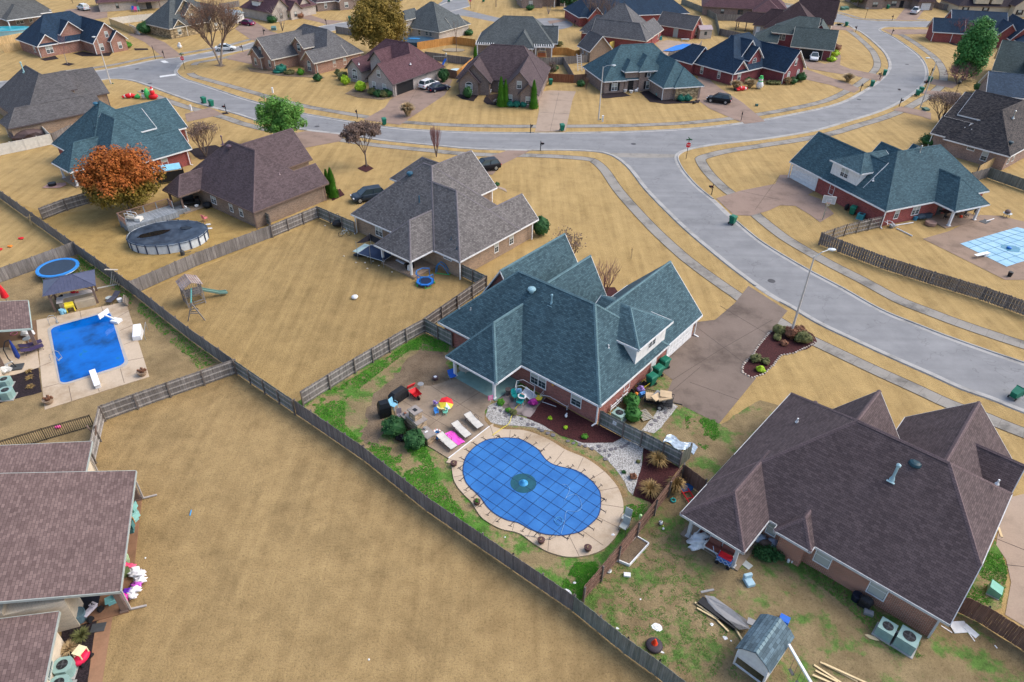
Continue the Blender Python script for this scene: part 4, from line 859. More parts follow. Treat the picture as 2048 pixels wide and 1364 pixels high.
def leafy(px,label,H_,rad,mat,n=6000,size=.16,cz=None,clumps=60,name='tree',cat='tree',group=None,seed=1,trunk=.16,bark=None,rag=.25,flat=1,stem=True):
    g=G(*px); t=thing(name,label,cat,(g.x,g.y,0),0,group); rnd=random.Random(seed)
    cz=cz or H_-rad[2]; m=MB(); cl=leafcloud(m,(0,0,cz),rad,n,size,clumps,seed,rag=rag,flat=flat); build('crown',m,mat,t,uv=False)
    if stem:
        b=MB(); z=.0; top=cz*.75; b.tube((0,0,0),(0,0,top),trunk,trunk*.7,8); b.tube((0,0,0),(0,0,.3),trunk*1.5,trunk,8)
        for c in rnd.sample(cl,min(12,len(cl))): 
            st=Vector((0,0,rnd.uniform(top*.5,top))); md=(st+Vector(c[:3]))/2+Vector((0,0,.2)); b.tube(st,md,trunk*.5,trunk*.3,5); b.tube(md,c[:3],trunk*.3,trunk*.08,5)
        build('trunk',b,bark or BARK,t)
    return t
def bare(px,label,H_,spread_,mat,seed=1,trunk=.14,depth=4,kids=3,stems=1,name='bare_tree',cat='tree',bark=None,leaves=0,leafm=None,up=.2,group=None,lean=.35,sz=.09):
    g=G(*px); t=thing(name,label,cat,(g.x,g.y,0),0,group); rnd=random.Random(seed); tr=MB(); ends=[]
    for i in range(stems):
        a=2*math.pi*i/stems+rnd.uniform(0,1); d=Vector((math.cos(a)*lean*(stems>1),math.sin(a)*lean*(stems>1),1)).normalized()
        L=H_*.3; tr.tube((0,0,-.05),d*L,trunk,trunk*.75,8,cap=False)
        br=MB() if i==0 else br
        for k in range(kids+1):
            nd=(d+Vector((rnd.uniform(-1,1),rnd.uniform(-1,1),rnd.uniform(0,.6)))*spread_).normalized()
            branches(br,d*L*rnd.uniform(.8,1),nd,H_*.26,trunk*.5,depth-1,rnd,spread_*1.05,up,kids,ends)
    zt=max(v[2] for v in br.v); k=H_/max(zt,.1); br.v=[(x*k,y*k,z*k) for x,y,z in br.v]; tr.v=[(x*k,y*k,z*k) for x,y,z in tr.v]
    build('branches',br,mat,t,uv=False); build('trunk',tr,bark or BARK,t)
    if leaves:
        m=MB()
        for i in range(leaves):
            e=rnd.choice(ends)*k+Vector((rnd.gauss(0,.22),rnd.gauss(0,.22),rnd.gauss(0,.18))); a=Vector((rnd.uniform(-1,1),rnd.uniform(-1,1),rnd.uniform(-1,1))).normalized(); b=a.orthogonal().normalized(); s=sz*rnd.uniform(.6,1.3)
            m.add([e-a*s,e+b*s,e+a*s*.5-b*s],[(0,1,2)])
        build('leaves',m,leafm or mat,t,uv=False)
    return t
LF_O=leafmat('autumn leaves',[(.10,.085,.012),(.19,.14,.02),(.24,.15,.03)],zr=(2.6,6.2,[(.25,.07,.013),(.36,.115,.018),(.30,.075,.015),(.40,.16,.025)]))
LF_Y=leafmat('golden leaves',[(.12,.09,.015),(.22,.155,.025),(.32,.22,.05)]); LF_G=leafmat('fresh green leaves',[(.05,.14,.02),(.09,.24,.035),(.22,.34,.09)])
LF_D=leafmat('dark shrub',[(.012,.05,.014),(.025,.09,.025),(.05,.14,.04)]); LF_T=leafmat('arborvitae',[(.03,.12,.01),(.06,.20,.015),(.10,.28,.03)])
LF_M=leafmat('clipped green',[(.02,.09,.015),(.035,.14,.025),(.07,.21,.04)]); LF_L=leafmat('lime shrub',[(.16,.30,.01),(.30,.48,.02),(.42,.60,.06)]); LF_C=leafmat('conifer green',[(.03,.12,.03),(.07,.22,.05),(.15,.33,.08)])
LF_BR=leafmat('oak brown',[(.09,.065,.055),(.16,.11,.09),(.24,.16,.12)]); LF_DRY=leafmat('dry grass plume',[(.30,.22,.11),(.42,.31,.17),(.5,.4,.25)]); LF_OL=leafmat('olive shrub',[(.07,.085,.025),(.12,.13,.045),(.2,.18,.08)])
LF_RD=leafmat('rusty shrub',[(.12,.05,.03),(.20,.09,.05),(.28,.15,.08)]); LF_BG=leafmat('blue green shrub',[(.01,.10,.07),(.02,.17,.12),(.04,.24,.17)]); LF_CORN=leafmat('dried corn',[(.16,.10,.035),(.30,.20,.075),(.42,.31,.14)])
LF_MULL=leafmat('pink flower plume',[(.20,.11,.12),(.28,.17,.17),(.34,.22,.2)])
leafy((262,421),'large round orange and green autumn tree behind the black covered pool',8.6,(4.75,4.5,3.35),LF_O,32000,.145,cz=4.6,clumps=260,seed=3,trunk=.26,name='autumn_tree',rag=.22)
leafy((762,112),'tall golden brown tree behind the maroon roofed house',13.2,(6.2,5.5,5.6),LF_Y,36000,.17,cz=7.2,clumps=170,seed=5,trunk=.3,name='golden_tree',rag=.22)
leafy((573,292),'small bright green leafy tree at the kerb behind the brown roof',7.4,(3.6,3.2,2.9),LF_G,15000,.125,clumps=75,seed=8,name='green_tree')
bare((733,333),'young oak with withered brown leaves in a round mulch ring',6.2,.6,TWIG,seed=4,trunk=.12,depth=4,kids=4,up=.1,leaves=9500,leafm=LF_BR,name='oak_tree',sz=.15)
bare((873,314),'vase shaped bare crape myrtle on the lawn near the street',5.0,.22,TWIGP,seed=7,trunk=.05,stems=9,depth=3,kids=3,name='crape_myrtle',lean=.2,up=.9)
bare((442,131),'big bare spreading tree with pale trunk beside the stop sign corner',14.5,.8,TWIG,seed=11,trunk=.28,depth=5,kids=4,bark=BARKP,leaves=1500,leafm=LF_RD,stems=2,lean=.25,sz=.1)
bare((135,128),'thin bare young tree in a dark mulch ring before the navy roofed house',6.5,.55,TWIGP,seed=13,trunk=.07,depth=4,kids=3,bark=BARKP)
bare((412,313),'round topped bare crape myrtle beside the red brick house',5.2,.5,TWIG,seed=17,trunk=.07,stems=6,depth=4,kids=3,name='crape_myrtle',lean=.4,leaves=1600,leafm=LF_BR)
bare((1208,70),'bare grey tree left of the weathered grey roof',9.5,.6,TWIG,seed=19,trunk=.14,stems=3,depth=5,kids=3,lean=.3)
bare((1188,52),'bare brown tree behind the detached garage',8.5,.6,TWIG,seed=20,trunk=.14,stems=2,depth=5,kids=3,lean=.3)
leafy((1925,160),'tall bright green conifer leaning beside the navy roofed house',12.5,(3.1,2.9,5.9),LF_C,26000,.16,cz=6.3,clumps=110,seed=23,name='conifer_tree',rag=.26)
bare((1915,168),'low bare purple red tree under the tall green conifer',4.5,1.1,TWIGP,seed=24,trunk=.12,stems=4,depth=5,kids=3,lean=.9,up=0)
bare((1912,84),'red brown leafless tree against the navy roofed house wall',6.0,.7,plain((.25,.09,.07),.9,0,.3),seed=25,trunk=.1,stems=4,depth=4,kids=3,bark=plain((.4,.22,.16)),lean=.5)
bare((1131,540),'bare crape myrtle with seed heads behind the teal roofed house',4.8,.45,TWIG,seed=27,trunk=.05,stems=5,depth=3,kids=3,name='crape_myrtle',lean=.35,leaves=260,leafm=LF_BR,sz=.12)
bare((1208,592),'bare crape myrtle between two gables of the teal roofed house',4.2,.5,TWIGP,seed=28,trunk=.05,stems=5,depth=3,kids=3,name='crape_myrtle',lean=.4)
bare((1262,517),'thin leafless sapling standing on the lawn',1.6,.2,TWIG,seed=29,trunk=.02,depth=2,kids=2,name='sapling')
bare((913,104),'slim bare tree in front of the orange fence',7.5,.25,TWIG,seed=30,trunk=.07,depth=4,kids=2,name='bare_tree')
bare((565,62),'pale bare tree behind the three gabled house',6.5,.6,plain((.35,.3,.26)),seed=31,trunk=.08,stems=3,depth=4,kids=3,lean=.4)
bare((698,68),'small sparse tree at the grey fence left of the golden tree',4.5,.3,TWIG,seed=32,trunk=.05,depth=3,kids=3)
bare((1097,28),'pale trunked bare tree before the top centre house',7,.5,TWIG,seed=33,trunk=.1,stems=3,depth=4,kids=3,bark=BARKP,lean=.4)
bare((992,14),'bare tree on the lawn island at the top',7,.6,TWIG,seed=34,trunk=.12,depth=4,kids=3)
leafy((1136,20),'dark green round tree before the top centre house',5.0,(2.4,2.2,2.0),LF_D,3000,.17,clumps=30,seed=35)
leafy((1715,14),'olive brown tree left of the top right brick house',6,(3,2.6,2.6),LF_OL,4500,.16,clumps=40,seed=36)
bare((1880,245),'twiggy brown rounded tree left of the charcoal roofed house',5.2,.7,TWIG,seed=37,trunk=.08,stems=7,depth=4,kids=3,lean=.6,leaves=4200,leafm=LF_BR,name='bare_tree',sz=.1)
# shrubs
def shrub(px,label,r,h,mat,n=1200,size=.09,name='shrub',group=None,seed=0,rag=.3,cat='shrub',ry=None):
    g=G(*px); t=thing(name,label,cat,(g.x,g.y,0),0,group); m=MB(); leafcloud(m,(0,0,h*.52),(r*.8,(ry or r)*.8,h*.46),n,size,max(14,int(n/40)),seed or int(px[0]),rag=rag,hollow=.55)
    build('foliage',m,mat,t,uv=False); s=MB(); s.blob((0,0,h*.48),r*.8,(ry or r)*.8,h*.43,2,.3,int(px[0])); build('inner_foliage',s,mat,t,uv=False); 
    b=MB(); b.tube((0,0,0),(0,0,h*.4),.06,.04,6); build('stem',b,BARK,t); return t
def cone(px,label,r,h,mat,n=2500,size=.09,name='arborvitae',seed=0,group=None):
    g=G(*px); t=thing(name,label,'evergreen',(g.x,g.y,0),0,group); rnd=random.Random(seed or int(px[0]*7)); m=MB()
    for i in range(n):
        z=rnd.random()**1.1; rr=r*(1-z)**.62*(1+.18*math.sin(9*z+3*rnd.random()))*math.sqrt(rnd.uniform(.45,1)); a=rnd.uniform(0,6.283)
        p=Vector((rr*math.cos(a),rr*math.sin(a),.1+z*(h-.1))); up=Vector((math.cos(a)*.3,math.sin(a)*.3,1)).normalized(); s=size*rnd.uniform(.7,1.5); sd=Vector((-math.sin(a),math.cos(a),0))*s*.5
        m.add([p-sd,p+sd,p+up*s*2],[(0,1,2)])
    build('foliage',m,mat,t,uv=False); b=MB(); b.lathe([(r*.75,.15),(r*.7,h*.3),(r*.4,h*.65),(.03,h*.9)],10); build('inner_foliage',b,mat,t,uv=False)
    k=MB(); k.tube((0,0,0),(0,0,.3),.08,.06,6); build('stem',k,BARK,t); return t
shrub((1081,470),'large round clipped dark green bush at the grey roofed house end',1.3,2.6,LF_D,7000,.07,rag=.14)
shrub((789,866),'big glossy dark green bush behind the outdoor fireplace',1.2,1.5,LF_D,7000,.055,rag=.16); shrub((830,893),'round dark green bush at the right end of the outdoor fireplace',1.05,1.55,LF_D,7000,.055,rag=.16)
shrub((1262,811),'clipped round green bush farther from the gate fence by the air conditioner',.88,1.15,LF_M,5200,.045,rag=.12); shrub((1264,838),'clipped round green bush nearest the gate fence by the pallet',.92,1.2,LF_M,6200,.045,rag=.12)
cone((667,394),'tallest narrow arborvitae beside the dark brown roofed house',.75,4.0,LF_T,3600); cone((657,385),'slimmer arborvitae just behind at the dark brown roofed house corner',.5,3.2,LF_T,2000)
for i,(p,r,h,l) in enumerate([((1002,213),.85,5.2,'left arborvitae of the close pair before the brown roofed house'),((1011,213),.7,4.7,'right arborvitae of the close pair before the brown roofed house'),((1067,217),.85,4.9,'single arborvitae at the garage corner by the pale driveway'),((951,128),.6,3.6,'narrow arborvitae at the orange fence behind the brown roofed house')]): cone(p,l,r,h,LF_T,2600,.11)
shrub((887,163),'dark green upright bush at the end of the white car driveway',1.2,2.6,LF_D,2600,.12)
shrub((691,169),'lime yellow bush before the pale brick gable',1.0,1.7,LF_L,1500,.12); shrub((722,182),'lime yellow bush nearest the open garage house corner',1.2,1.9,LF_L,1800,.12)
shrub((636,162),'single round dark green bush on the lawn left of the maroon roof',1.0,1.4,LF_D,1500,.1); shrub((686,160),'dusky brown green bush by the arched window',1.4,1.6,LF_OL,1400,.12)
for i,(x,y,m_,l) in enumerate([(745,190,LF_OL,'olive bush first along the open garage house front'),(757,193,LF_D,'dark bush second along the open garage house front'),(768,194,LF_OL,'olive bush third along the open garage house front'),(776,193,LF_D,'dark green bush at the open garage corner')]): shrub((x,y),l,1.0,1.3,m_,1100,.11)
shrub((936,196),'round green bush in the left mulch bed by the porch',1.0,2.1,LF_D,1500,.1); bare((988,208),'twiggy brown shrub in the black mulch bed',2.0,.8,TWIG,seed=41,trunk=.03,stems=9,depth=3,kids=3,name='shrub',cat='shrub',lean=.8)
for x,l in((1019,'left'),(1033,'middle'),(1047,'right')): shrub((x,214),l+' of the three blue green boxwoods under the gable window',.85,1.1,LF_BG,1100,.09,group='boxwoods under the gable')
for x,l in((1362,'left'),(1375,'right')): shrub((x,202),l+' boxwood before the tan stone wing',.9,1.1,LF_BG,1200,.09,group='boxwoods before the stone wing')
shrub((1162,172),'low dark bush at the left corner of the teal corner house',1.1,1.1,LF_D,1200,.1); shrub((1107,142),'round green bush behind the rust brown gate',1.2,1.3,LF_D,1300,.1); bare((1172,180),'upright twiggy shrub left of the teal corner house',2.6,.25,TWIG,seed=43,trunk=.03,stems=9,depth=3,kids=3,name='shrub',cat='shrub',lean=.15)
leafy((1102,146),'tangle of bare vines on the grey fence behind the pale driveway',2.6,(1.1,1.0,1.2),LF_BR,500,.1,name='vine',cat='vine',seed=44,trunk=.05)
def plume(px,label,r,h,mat,n=500,seed=0,name='ornamental_grass',group=None,arc=.8):
    g=G(*px); rnd=random.Random(seed or int(px[0]*3)); m=MB()
    for i in range(n):
        a=rnd.uniform(0,6.283); k=rnd.random()**.6; L=h*rnd.uniform(.6,1.05); b=Vector((math.cos(a)*r*.2*rnd.random(),math.sin(a)*r*.2*rnd.random(),0)); mid=b+Vector((math.cos(a)*r*k*.45,math.sin(a)*r*k*.45,L*.65)); tip=b+Vector((math.cos(a)*r*k,math.sin(a)*r*k,L*(1-arc*k*.45)))
        s=Vector((-math.sin(a),math.cos(a),0))*.018*max(1,g.y/45)
        m.add([b-s,b+s,mid+s,mid-s],[(0,1,2,3)]); m.add([mid-s*1.3,mid+s*1.3,tip],[(0,1,2)])
    return single(name,m,mat,label,'ornamental grass',(g.x,g.y,0),0,group)
plume((816,232),'tall dry tan pampas grass by the maroon roofed house driveway',1.5,2.7,LF_DRY,900)
plume((1471,178),'dry tan grass clump at the navy house corner',1.4,2.0,LF_DRY,600); plume((1499,175),'dry tan grass clump left of the inflatable snowman',1.3,1.9,LF_DRY,600); plume((1574,168),'dry tan grass clump at the navy house garage end',1.1,1.6,LF_DRY,450); plume((1695,163),'grey tan grass clump beside the long driveway',1.5,1.9,LF_DRY,600)
for (x,y,r,h,m_,l) in [(1600,162,1.3,1.7,LF_D,'dark green bush right of the navy house garage windows'),(1585,168,1.,1.3,LF_D,'dark bush under the navy house garage window'),(1498,167,1.2,1.2,LF_D,'low dark bush at the navy house entrance'),(1540,168,1.1,.7,LF_OL,'low olive bush left along the navy house side bed'),(1553,168,1.1,.7,LF_OL,'low olive bush right along the navy house side bed'),
  (1672,100,1.4,1.4,LF_RD,'rusty bush at the open garage house corner'),(1668,112,1.3,1.2,LF_L,'yellow green bush beside the open garage'),(1662,122,1.3,1.0,LF_L,'low yellow green bush before the open garage corner'),
  (245,98,1.4,1.5,LF_T,'left half of the bright green hedge before the navy roofed house'),(255,96,1.3,1.4,LF_T,'right half of the bright green hedge before the navy roofed house'),(235,101,1.1,1.4,LF_T,'left end of the bright green hedge by the downspout'),
  (292,68,2.2,2.9,LF_D,'large dark green shrub left of the tan stone house'),(1858,290,1.9,1.7,LF_D,'low dark green bush left of the charcoal roofed house'),(1970,188,3.0,2.6,LF_D,'large dark green shrub beside the blue grey roof'),
  (938,70,1.4,1.3,LF_D,'round bush right of the blue grey roofed house'),(1117,92,1.3,1.1,LF_OL,'olive bush at the drive behind the orange fence'),(540,130,.9,1.1,LF_T,'green bush at the orange brick gable'),(563,145,1.3,1.6,LF_BG,'blue green bush before the orange brick house'),(602,150,.9,1.3,LF_T,'small pointed green shrub between the orange brick gables'),
  (556,146,1.1,.7,LF_BG,'low blue green plant in the orange brick house bed'),(580,148,1.3,.7,LF_OL,'low olive plant in the orange brick house bed'),(676,152,.7,1.4,LF_OL,'small bushy shrub left of the lime bush'),(525,15,.6,.5,LF_D,'tiny dark bush at the top left row'),
  (1886,77,1.2,1.,LF_D,'dark bush at the navy house left gable'),(1925,92,1.5,.7,LF_D,'low dark plants along the navy house bed'),(1945,92,1.4,.7,LF_D,'low dark plants nearest the tall conifer'),(1060,20,1.5,1.3,LF_D,'dark green bush at the top centre house door'),
  (690,6,2.4,2.4,LF_D,'dark blue green tree by the top left centre house'),(545,45,1.7,1.8,LF_D,'dark bush at the cream brick house front'),(577,38,1.5,1.6,LF_OL,'olive bush at the cream brick house drive'),(600,36,1.4,1.5,LF_RD,'reddish bush at the cream brick garage'),
  (994,372,.45,.6,LF_D,'small green shrub in the corner bed of the grey roofed house'),(1001,809,.42,.55,LF_T,'bright green small shrub nearest the white porch post'),(1017,823,.3,.4,LF_T,'middle small green shrub at the gravel edge'),(1027,829,.38,.55,LF_OL,'mossy small shrub at the gravel edge by the slate stones'),
  (1169,876,.3,.35,LF_T,'little green plant at the lower right of the mulch bed'),(1266,956,.36,.4,LF_RD,'small rusty brown shrub in the gravel'),(1247,946,.2,.25,LF_D,'tiny green plant in the gravel'),(1276,925,.2,.25,LF_OL,'tiny olive plant near the gravel edge')]:
    shrub((x,y),l,r,h,m_,max(260,int(900*r)),.1 if r>.6 else .055)
for (x,y,l) in [(1100,838,'left'),(1131,857,'middle')]: shrub((x,y),l+' little yellow plant in the red mulch bed',.22,.25,LF_L,120,.05)
# island bed by the lamp post
M_MULCH=specks('red brown mulch',[(.055,.014,.016),(.095,.028,.028),(.06,.02,.02)],16); M_MULB=specks('black mulch',[(.02,.015,.018),(.045,.03,.035)],14)
M_GRAV=specks('pale river gravel',[(.30,.29,.27),(.52,.51,.48),(.66,.65,.62),(.40,.37,.33)],13); M_PEA=specks('pea gravel strip',[(.26,.17,.07),(.38,.26,.12),(.30,.20,.10)],18)
sheet('mulch_bed',[(1541,664),(1560,652),(1600,655),(1625,668),(1634,684),(1615,698),(1590,706),(1560,712),(1548,730),(1528,748),(1505,757),(1483,745),(1487,728),(1505,712),(1515,695)],.05,M_MULCH,jag=.05)
for (x,y,r,h,m_,l) in [(1556,667,.75,1.0,LF_OL,'grey green shrub at the top of the island bed'),(1553,679,.5,.6,LF_OL,'dried round shrub below it in the island bed'),(1567,690,.45,.5,LF_RD,'small rusty shrub mid island bed'),(1605,684,1.0,1.1,LF_OL,'large olive shrub right of the lamp post base'),(1580,674,.8,1.1,LF_RD,'reddish shrub at the lamp post base'),(1510,722,.62,.75,LF_OL,'rounded pale green shrub left lower in the island bed'),(1530,727,.5,.6,LF_OL,'small pale green shrub lower right in the island bed'),(1520,742,.5,.5,LF_L,'green yellow shrub at the lower tip of the island bed'),(1598,668,.7,.9,LF_RD,'brownish shrub behind the lamp post')]:
    shrub((x,y),l,r,h,m_,int(1500*r),.06)
def stones(pts,n,r,mat,label,group,z=.03,world=None):
    P=resample(smooth([G2(p) for p in pts],4),math.dist(G2(pts[0]),G2(pts[-1]))/n if n else .3) if n else [G2(p) for p in pts]
    for i,p in enumerate(P):
        m=MB(); m.blob((0,0,0),r*random.uniform(.75,1.2),r*random.uniform(.7,1.1),r*.45,1,.4,i); single('edging_stone',m,mat,label,'stone',(p[0]+random.uniform(-.05,.05),p[1]+random.uniform(-.05,.05),z),random.uniform(0,3),group)
PALE=plain((.48,.42,.36),.9); SLATE=plain((.16,.15,.16),.8,0,.3)
def edgeline(pts,label,mat=PALE,step=.33,r=.13):
    P=resample([G2(p) for p in pts],step)
    for i,p in enumerate(P):
        m=MB(); m.blob((0,0,0),r*random.uniform(.75,1.2),r*random.uniform(.7,1.1),r*.55,1,.4,i); single('edging_stone',m,mat,label,'stone',(p[0]+random.uniform(-.04,.04),p[1]+random.uniform(-.04,.04),.07),random.uniform(0,3),'stones edging the island bed')
edgeline([(1541,664),(1515,695),(1505,712),(1487,728),(1483,745),(1505,757),(1528,748),(1548,730),(1560,712),(1590,706),(1634,684)],'pale edging stone round the red brown island bed')
# mulch beds and rings
for q,mt in [([(715,337),(733,328),(748,337),(733,345)],M_MULCH),([(123,129),(135,125),(151,128),(138,132)],M_MULB),([(428,131),(442,127),(452,131),(442,135)],M_DIRT),
  ([(912,191),(925,187),(957,190),(947,203),(925,199)],M_MULB),([(973,190),(1000,188),(1055,205),(1070,214),(1010,214),(975,209),(966,203)],M_MULB),([(1280,185),(1300,180),(1350,195),(1365,205),(1400,200),(1398,206),(1330,208),(1300,204)],M_MULB),
  ([(1203,188),(1240,182),(1262,192),(1225,196),(1205,197)],M_MULB),([(690,188),(715,172),(750,185),(785,195),(765,200),(715,195)],M_DIRT),([(495,135),(540,140),(640,150),(650,157),(560,152),(500,143)],M_DIRT),
  ([(80,118),(110,112),(118,118),(90,122)],M_MULB),([(146,107),(165,103),(190,108),(225,105),(220,112),(165,113)],M_MULB),([(268,97),(295,97),(297,100),(270,101)],M_MULB),([(1880,70),(1900,85),(1945,95),(1950,100),(1905,90),(1875,75)],M_MULB),
  ([(968,362),(1010,378),(1015,385),(985,372),(960,372)],M_DRIVEP),([(1195,575),(1230,575),(1240,595),(1200,600)],M_MULCH),([(655,385),(680,378),(690,390),(665,402)],M_MULCH),([(375,300),(430,290),(470,310),(400,320)],M_MULB),
  ([(1795,178-0),(1800,178),(1802,181),(1797,181)],M_MULB),([(443,226),(455,225),(458,228),(447,229)],M_MULB)]: sheet('mulch_bed',q,.05,mt,jag=.06)
# ---------------------------------------------------------------- generic props
def bin_(px,rot,label,group='green wheeled trash bins',mat=None,first=[None],tip=False,scale=1.12,pos=None):
    p=pos or G2(px)
    if first[0] is None:
        t=thing('trash_bin',label,'trash bin',(*p,0.02),rot,group); m=MB()
        prof=[(.24,.26,.10),(.30,.31,.55),(.33,.35,.95)]
        vs=[]; 
        for a,b,z in prof: vs+=[(-a,-b,z),(a,-b,z),(a,b,z),(-a,b,z)]
        m.add(vs,[(3,2,1,0)]+[(4*k+i,4*k+(i+1)%4,4*k+4+(i+1)%4,4*k+4+i) for k in(0,1) for i in range(4)]+[(8,9,10,11)]); m.box(-.36,.36,-.38,.40,.90,.95)
        build('bin_body',m,mat or GREENP,t,bevel=.02)
        l=MB(); l.add([(-.35,-.38,.955),(.35,-.38,.955),(.35,.40,.955),(-.35,.40,.955),(-.28,-.28,1.03),(.28,-.28,1.03),(.28,.34,1.07),(-.28,.34,1.07)],[(4,5,6,7),(0,1,5,4),(1,2,6,5),(2,3,7,6),(3,0,4,7)]); build('lid',l,mat or GREENP,t)
        h=MB(); h.tube((-.28,.44,.95),(.28,.44,.95),.018); h.beam((-.28,.38,.93),(-.28,.44,.95),.03); h.beam((.28,.38,.93),(.28,.44,.95),.03); build('handle',h,mat or GREENP,t)
        for s_ in(-1,1):
            q=MB(); q.tube((s_*.31,.30,.13),(s_*.25,.30,.13),.13,.13,12); build('wheel',q,BLACK,t)
        first[0]=t; t.scale=(scale,)*3; r=t
    else: r=dup(first[0],(*p,0.02),rot,label,group); r.scale=(scale,)*3
    if tip: r.rotation_euler=(R(-78),0,rot); r.location.z=.42*scale
    return r
B=[((1464,448),2.3,'green bin standing alone on the side street gutter'),((1124,262),.2,'green bin at the end of the pale aggregate driveway'),((409,207),.9,'green bin farther left of the pair by the driveway near the inflatables'),((424,213),.9,'green bin farther right of the pair by the driveway near the inflatables'),
 ((769,250),.3,'green bin with yellow side at the open garage driveway'),((1692,53),.8,'green bin at the upper left kerb before the brown roof'),((1768,151),-.4,'green bin on the inside of the curve beside a mailbox'),((1743,173),-.3,'green bin at the long driveway end on the curve'),
 ((1858,165),1.4,'green bin on the outer side of the curve below the lamp arm'),((1841,186),1.5,'further green bin of the overlapping pair on the outer curve'),((1834,192),1.5,'nearer green bin of the overlapping pair on the outer curve'),((700,42),.2,'green bin by the road left of the golden tree'),((625,24),.3,'green bin beside the basketball goal at the top left'),((967,4),.3,'green bin by the stop sign at the top'),
 ((1327,737),-.87,'green bin farthest of three against the teal roofed house wall'),((1314,753),-.87,'middle green bin of three against the teal roofed house wall'),((1301,770),-.87,'nearest green bin of three against the teal roofed house wall'),((1703,429),-.7,'dark green bin against the red brick wall of the dormer house'),((1775,18),.2,'green bin before the top right brick house'),((898,4),.2,'green bin at the top side road')]
for p,r_,l in B: bin_(p,r_,l)
bin_((2020,800),R(-60),'green bin lying tipped over with its lid open on the street',tip=True)
bin_((1101,170),.1,'teal green bin at the rust brown gate by the house corner')
def mailbox(px,rot,label,first=[None]):
    p=G2(px)
    if first[0] is None:
        t=thing('mailbox',label,'mailbox',(*p,0),rot,'kerbside mailboxes'); m=MB(); m.box(-.05,.05,-.05,.05,0,1.45); m.lathe([(.03,1.45),(.075,1.5),(.02,1.6)],8); build('post',m,BLACK,t)
        a=MB(); a.box(-.04,.04,-.42,.14,1.0,1.06); a.beam((0,-.3,1.0),(0,0,.72),.05); build('bracket',a,BLACK,t)
        b=MB(); n=8; pr=[(-.1,1.06),(.1,1.06),(.1,1.2)]+[(.1*math.cos(math.pi*i/n),1.2+.1*math.sin(math.pi*i/n)) for i in range(1,n)]+[(-.1,1.2)]
        k=len(pr); b.add([(x,-.55,z) for x,z in pr]+[(x,-.05,z) for x,z in pr],[tuple(range(k))]+[tuple(range(k,2*k))[::-1]]+[(i,k+i,k+(i+1)%k,(i+1)%k) for i in range(k)]); build('box',b,BLACK,t)
        f=MB(); f.box(.1,.115,-.2,-.16,1.15,1.36); build('flag',f,RED,t); first[0]=t; return t
    return dup(first[0],(*p,0),rot,label,'kerbside mailboxes')
for p,l in [((1423,389),'black mailbox at the red brick drive on the side street'),((453,226),'black mailbox in a mulch ring by the driveway pair of bins'),((715,237),'black mailbox left of the open garage driveway'),((699,277),'black mailbox before the lawn with the withered oak'),((1061,266),'slim black mailbox at the pale driveway'),((1081,301),'black mailbox by the lawn corner opposite'),((1482,241),'black mailbox at the black off-roader driveway'),
 ((1798,213),'black mailbox at the brown drive on the outer curve'),((1720,183),'black mailbox beside the long driveway on the inner curve'),((1759,159),'black mailbox next to the inner curve bin'),((1861,150),'black mailbox above the outer curve bins'),((1850,176),'black mailbox between outer curve bins'),((1711,64),'black mailbox left of the junction above'),((1783,70),'black mailbox at the brown drive of the navy roofed house'),((1667,44),'black mailbox nearest the lamp post at the top'),((1784,41),'black mailbox at the white pickup driveway'),
 ((329,116),'black mailbox with white top by the navy roofed house drive'),((486,104),'black mailbox beside the white parked car'),((653,50),'black mailbox above the three gabled house'),((146,7),'black mailbox at the top left street'),((1105,60),'black mailbox at the cul-de-sac edge'),((1149,52),'black mailbox right of the cul-de-sac'),((528,70),'black mailbox behind the three gabled house drive')]: mailbox(p,random.uniform(0,6),l)
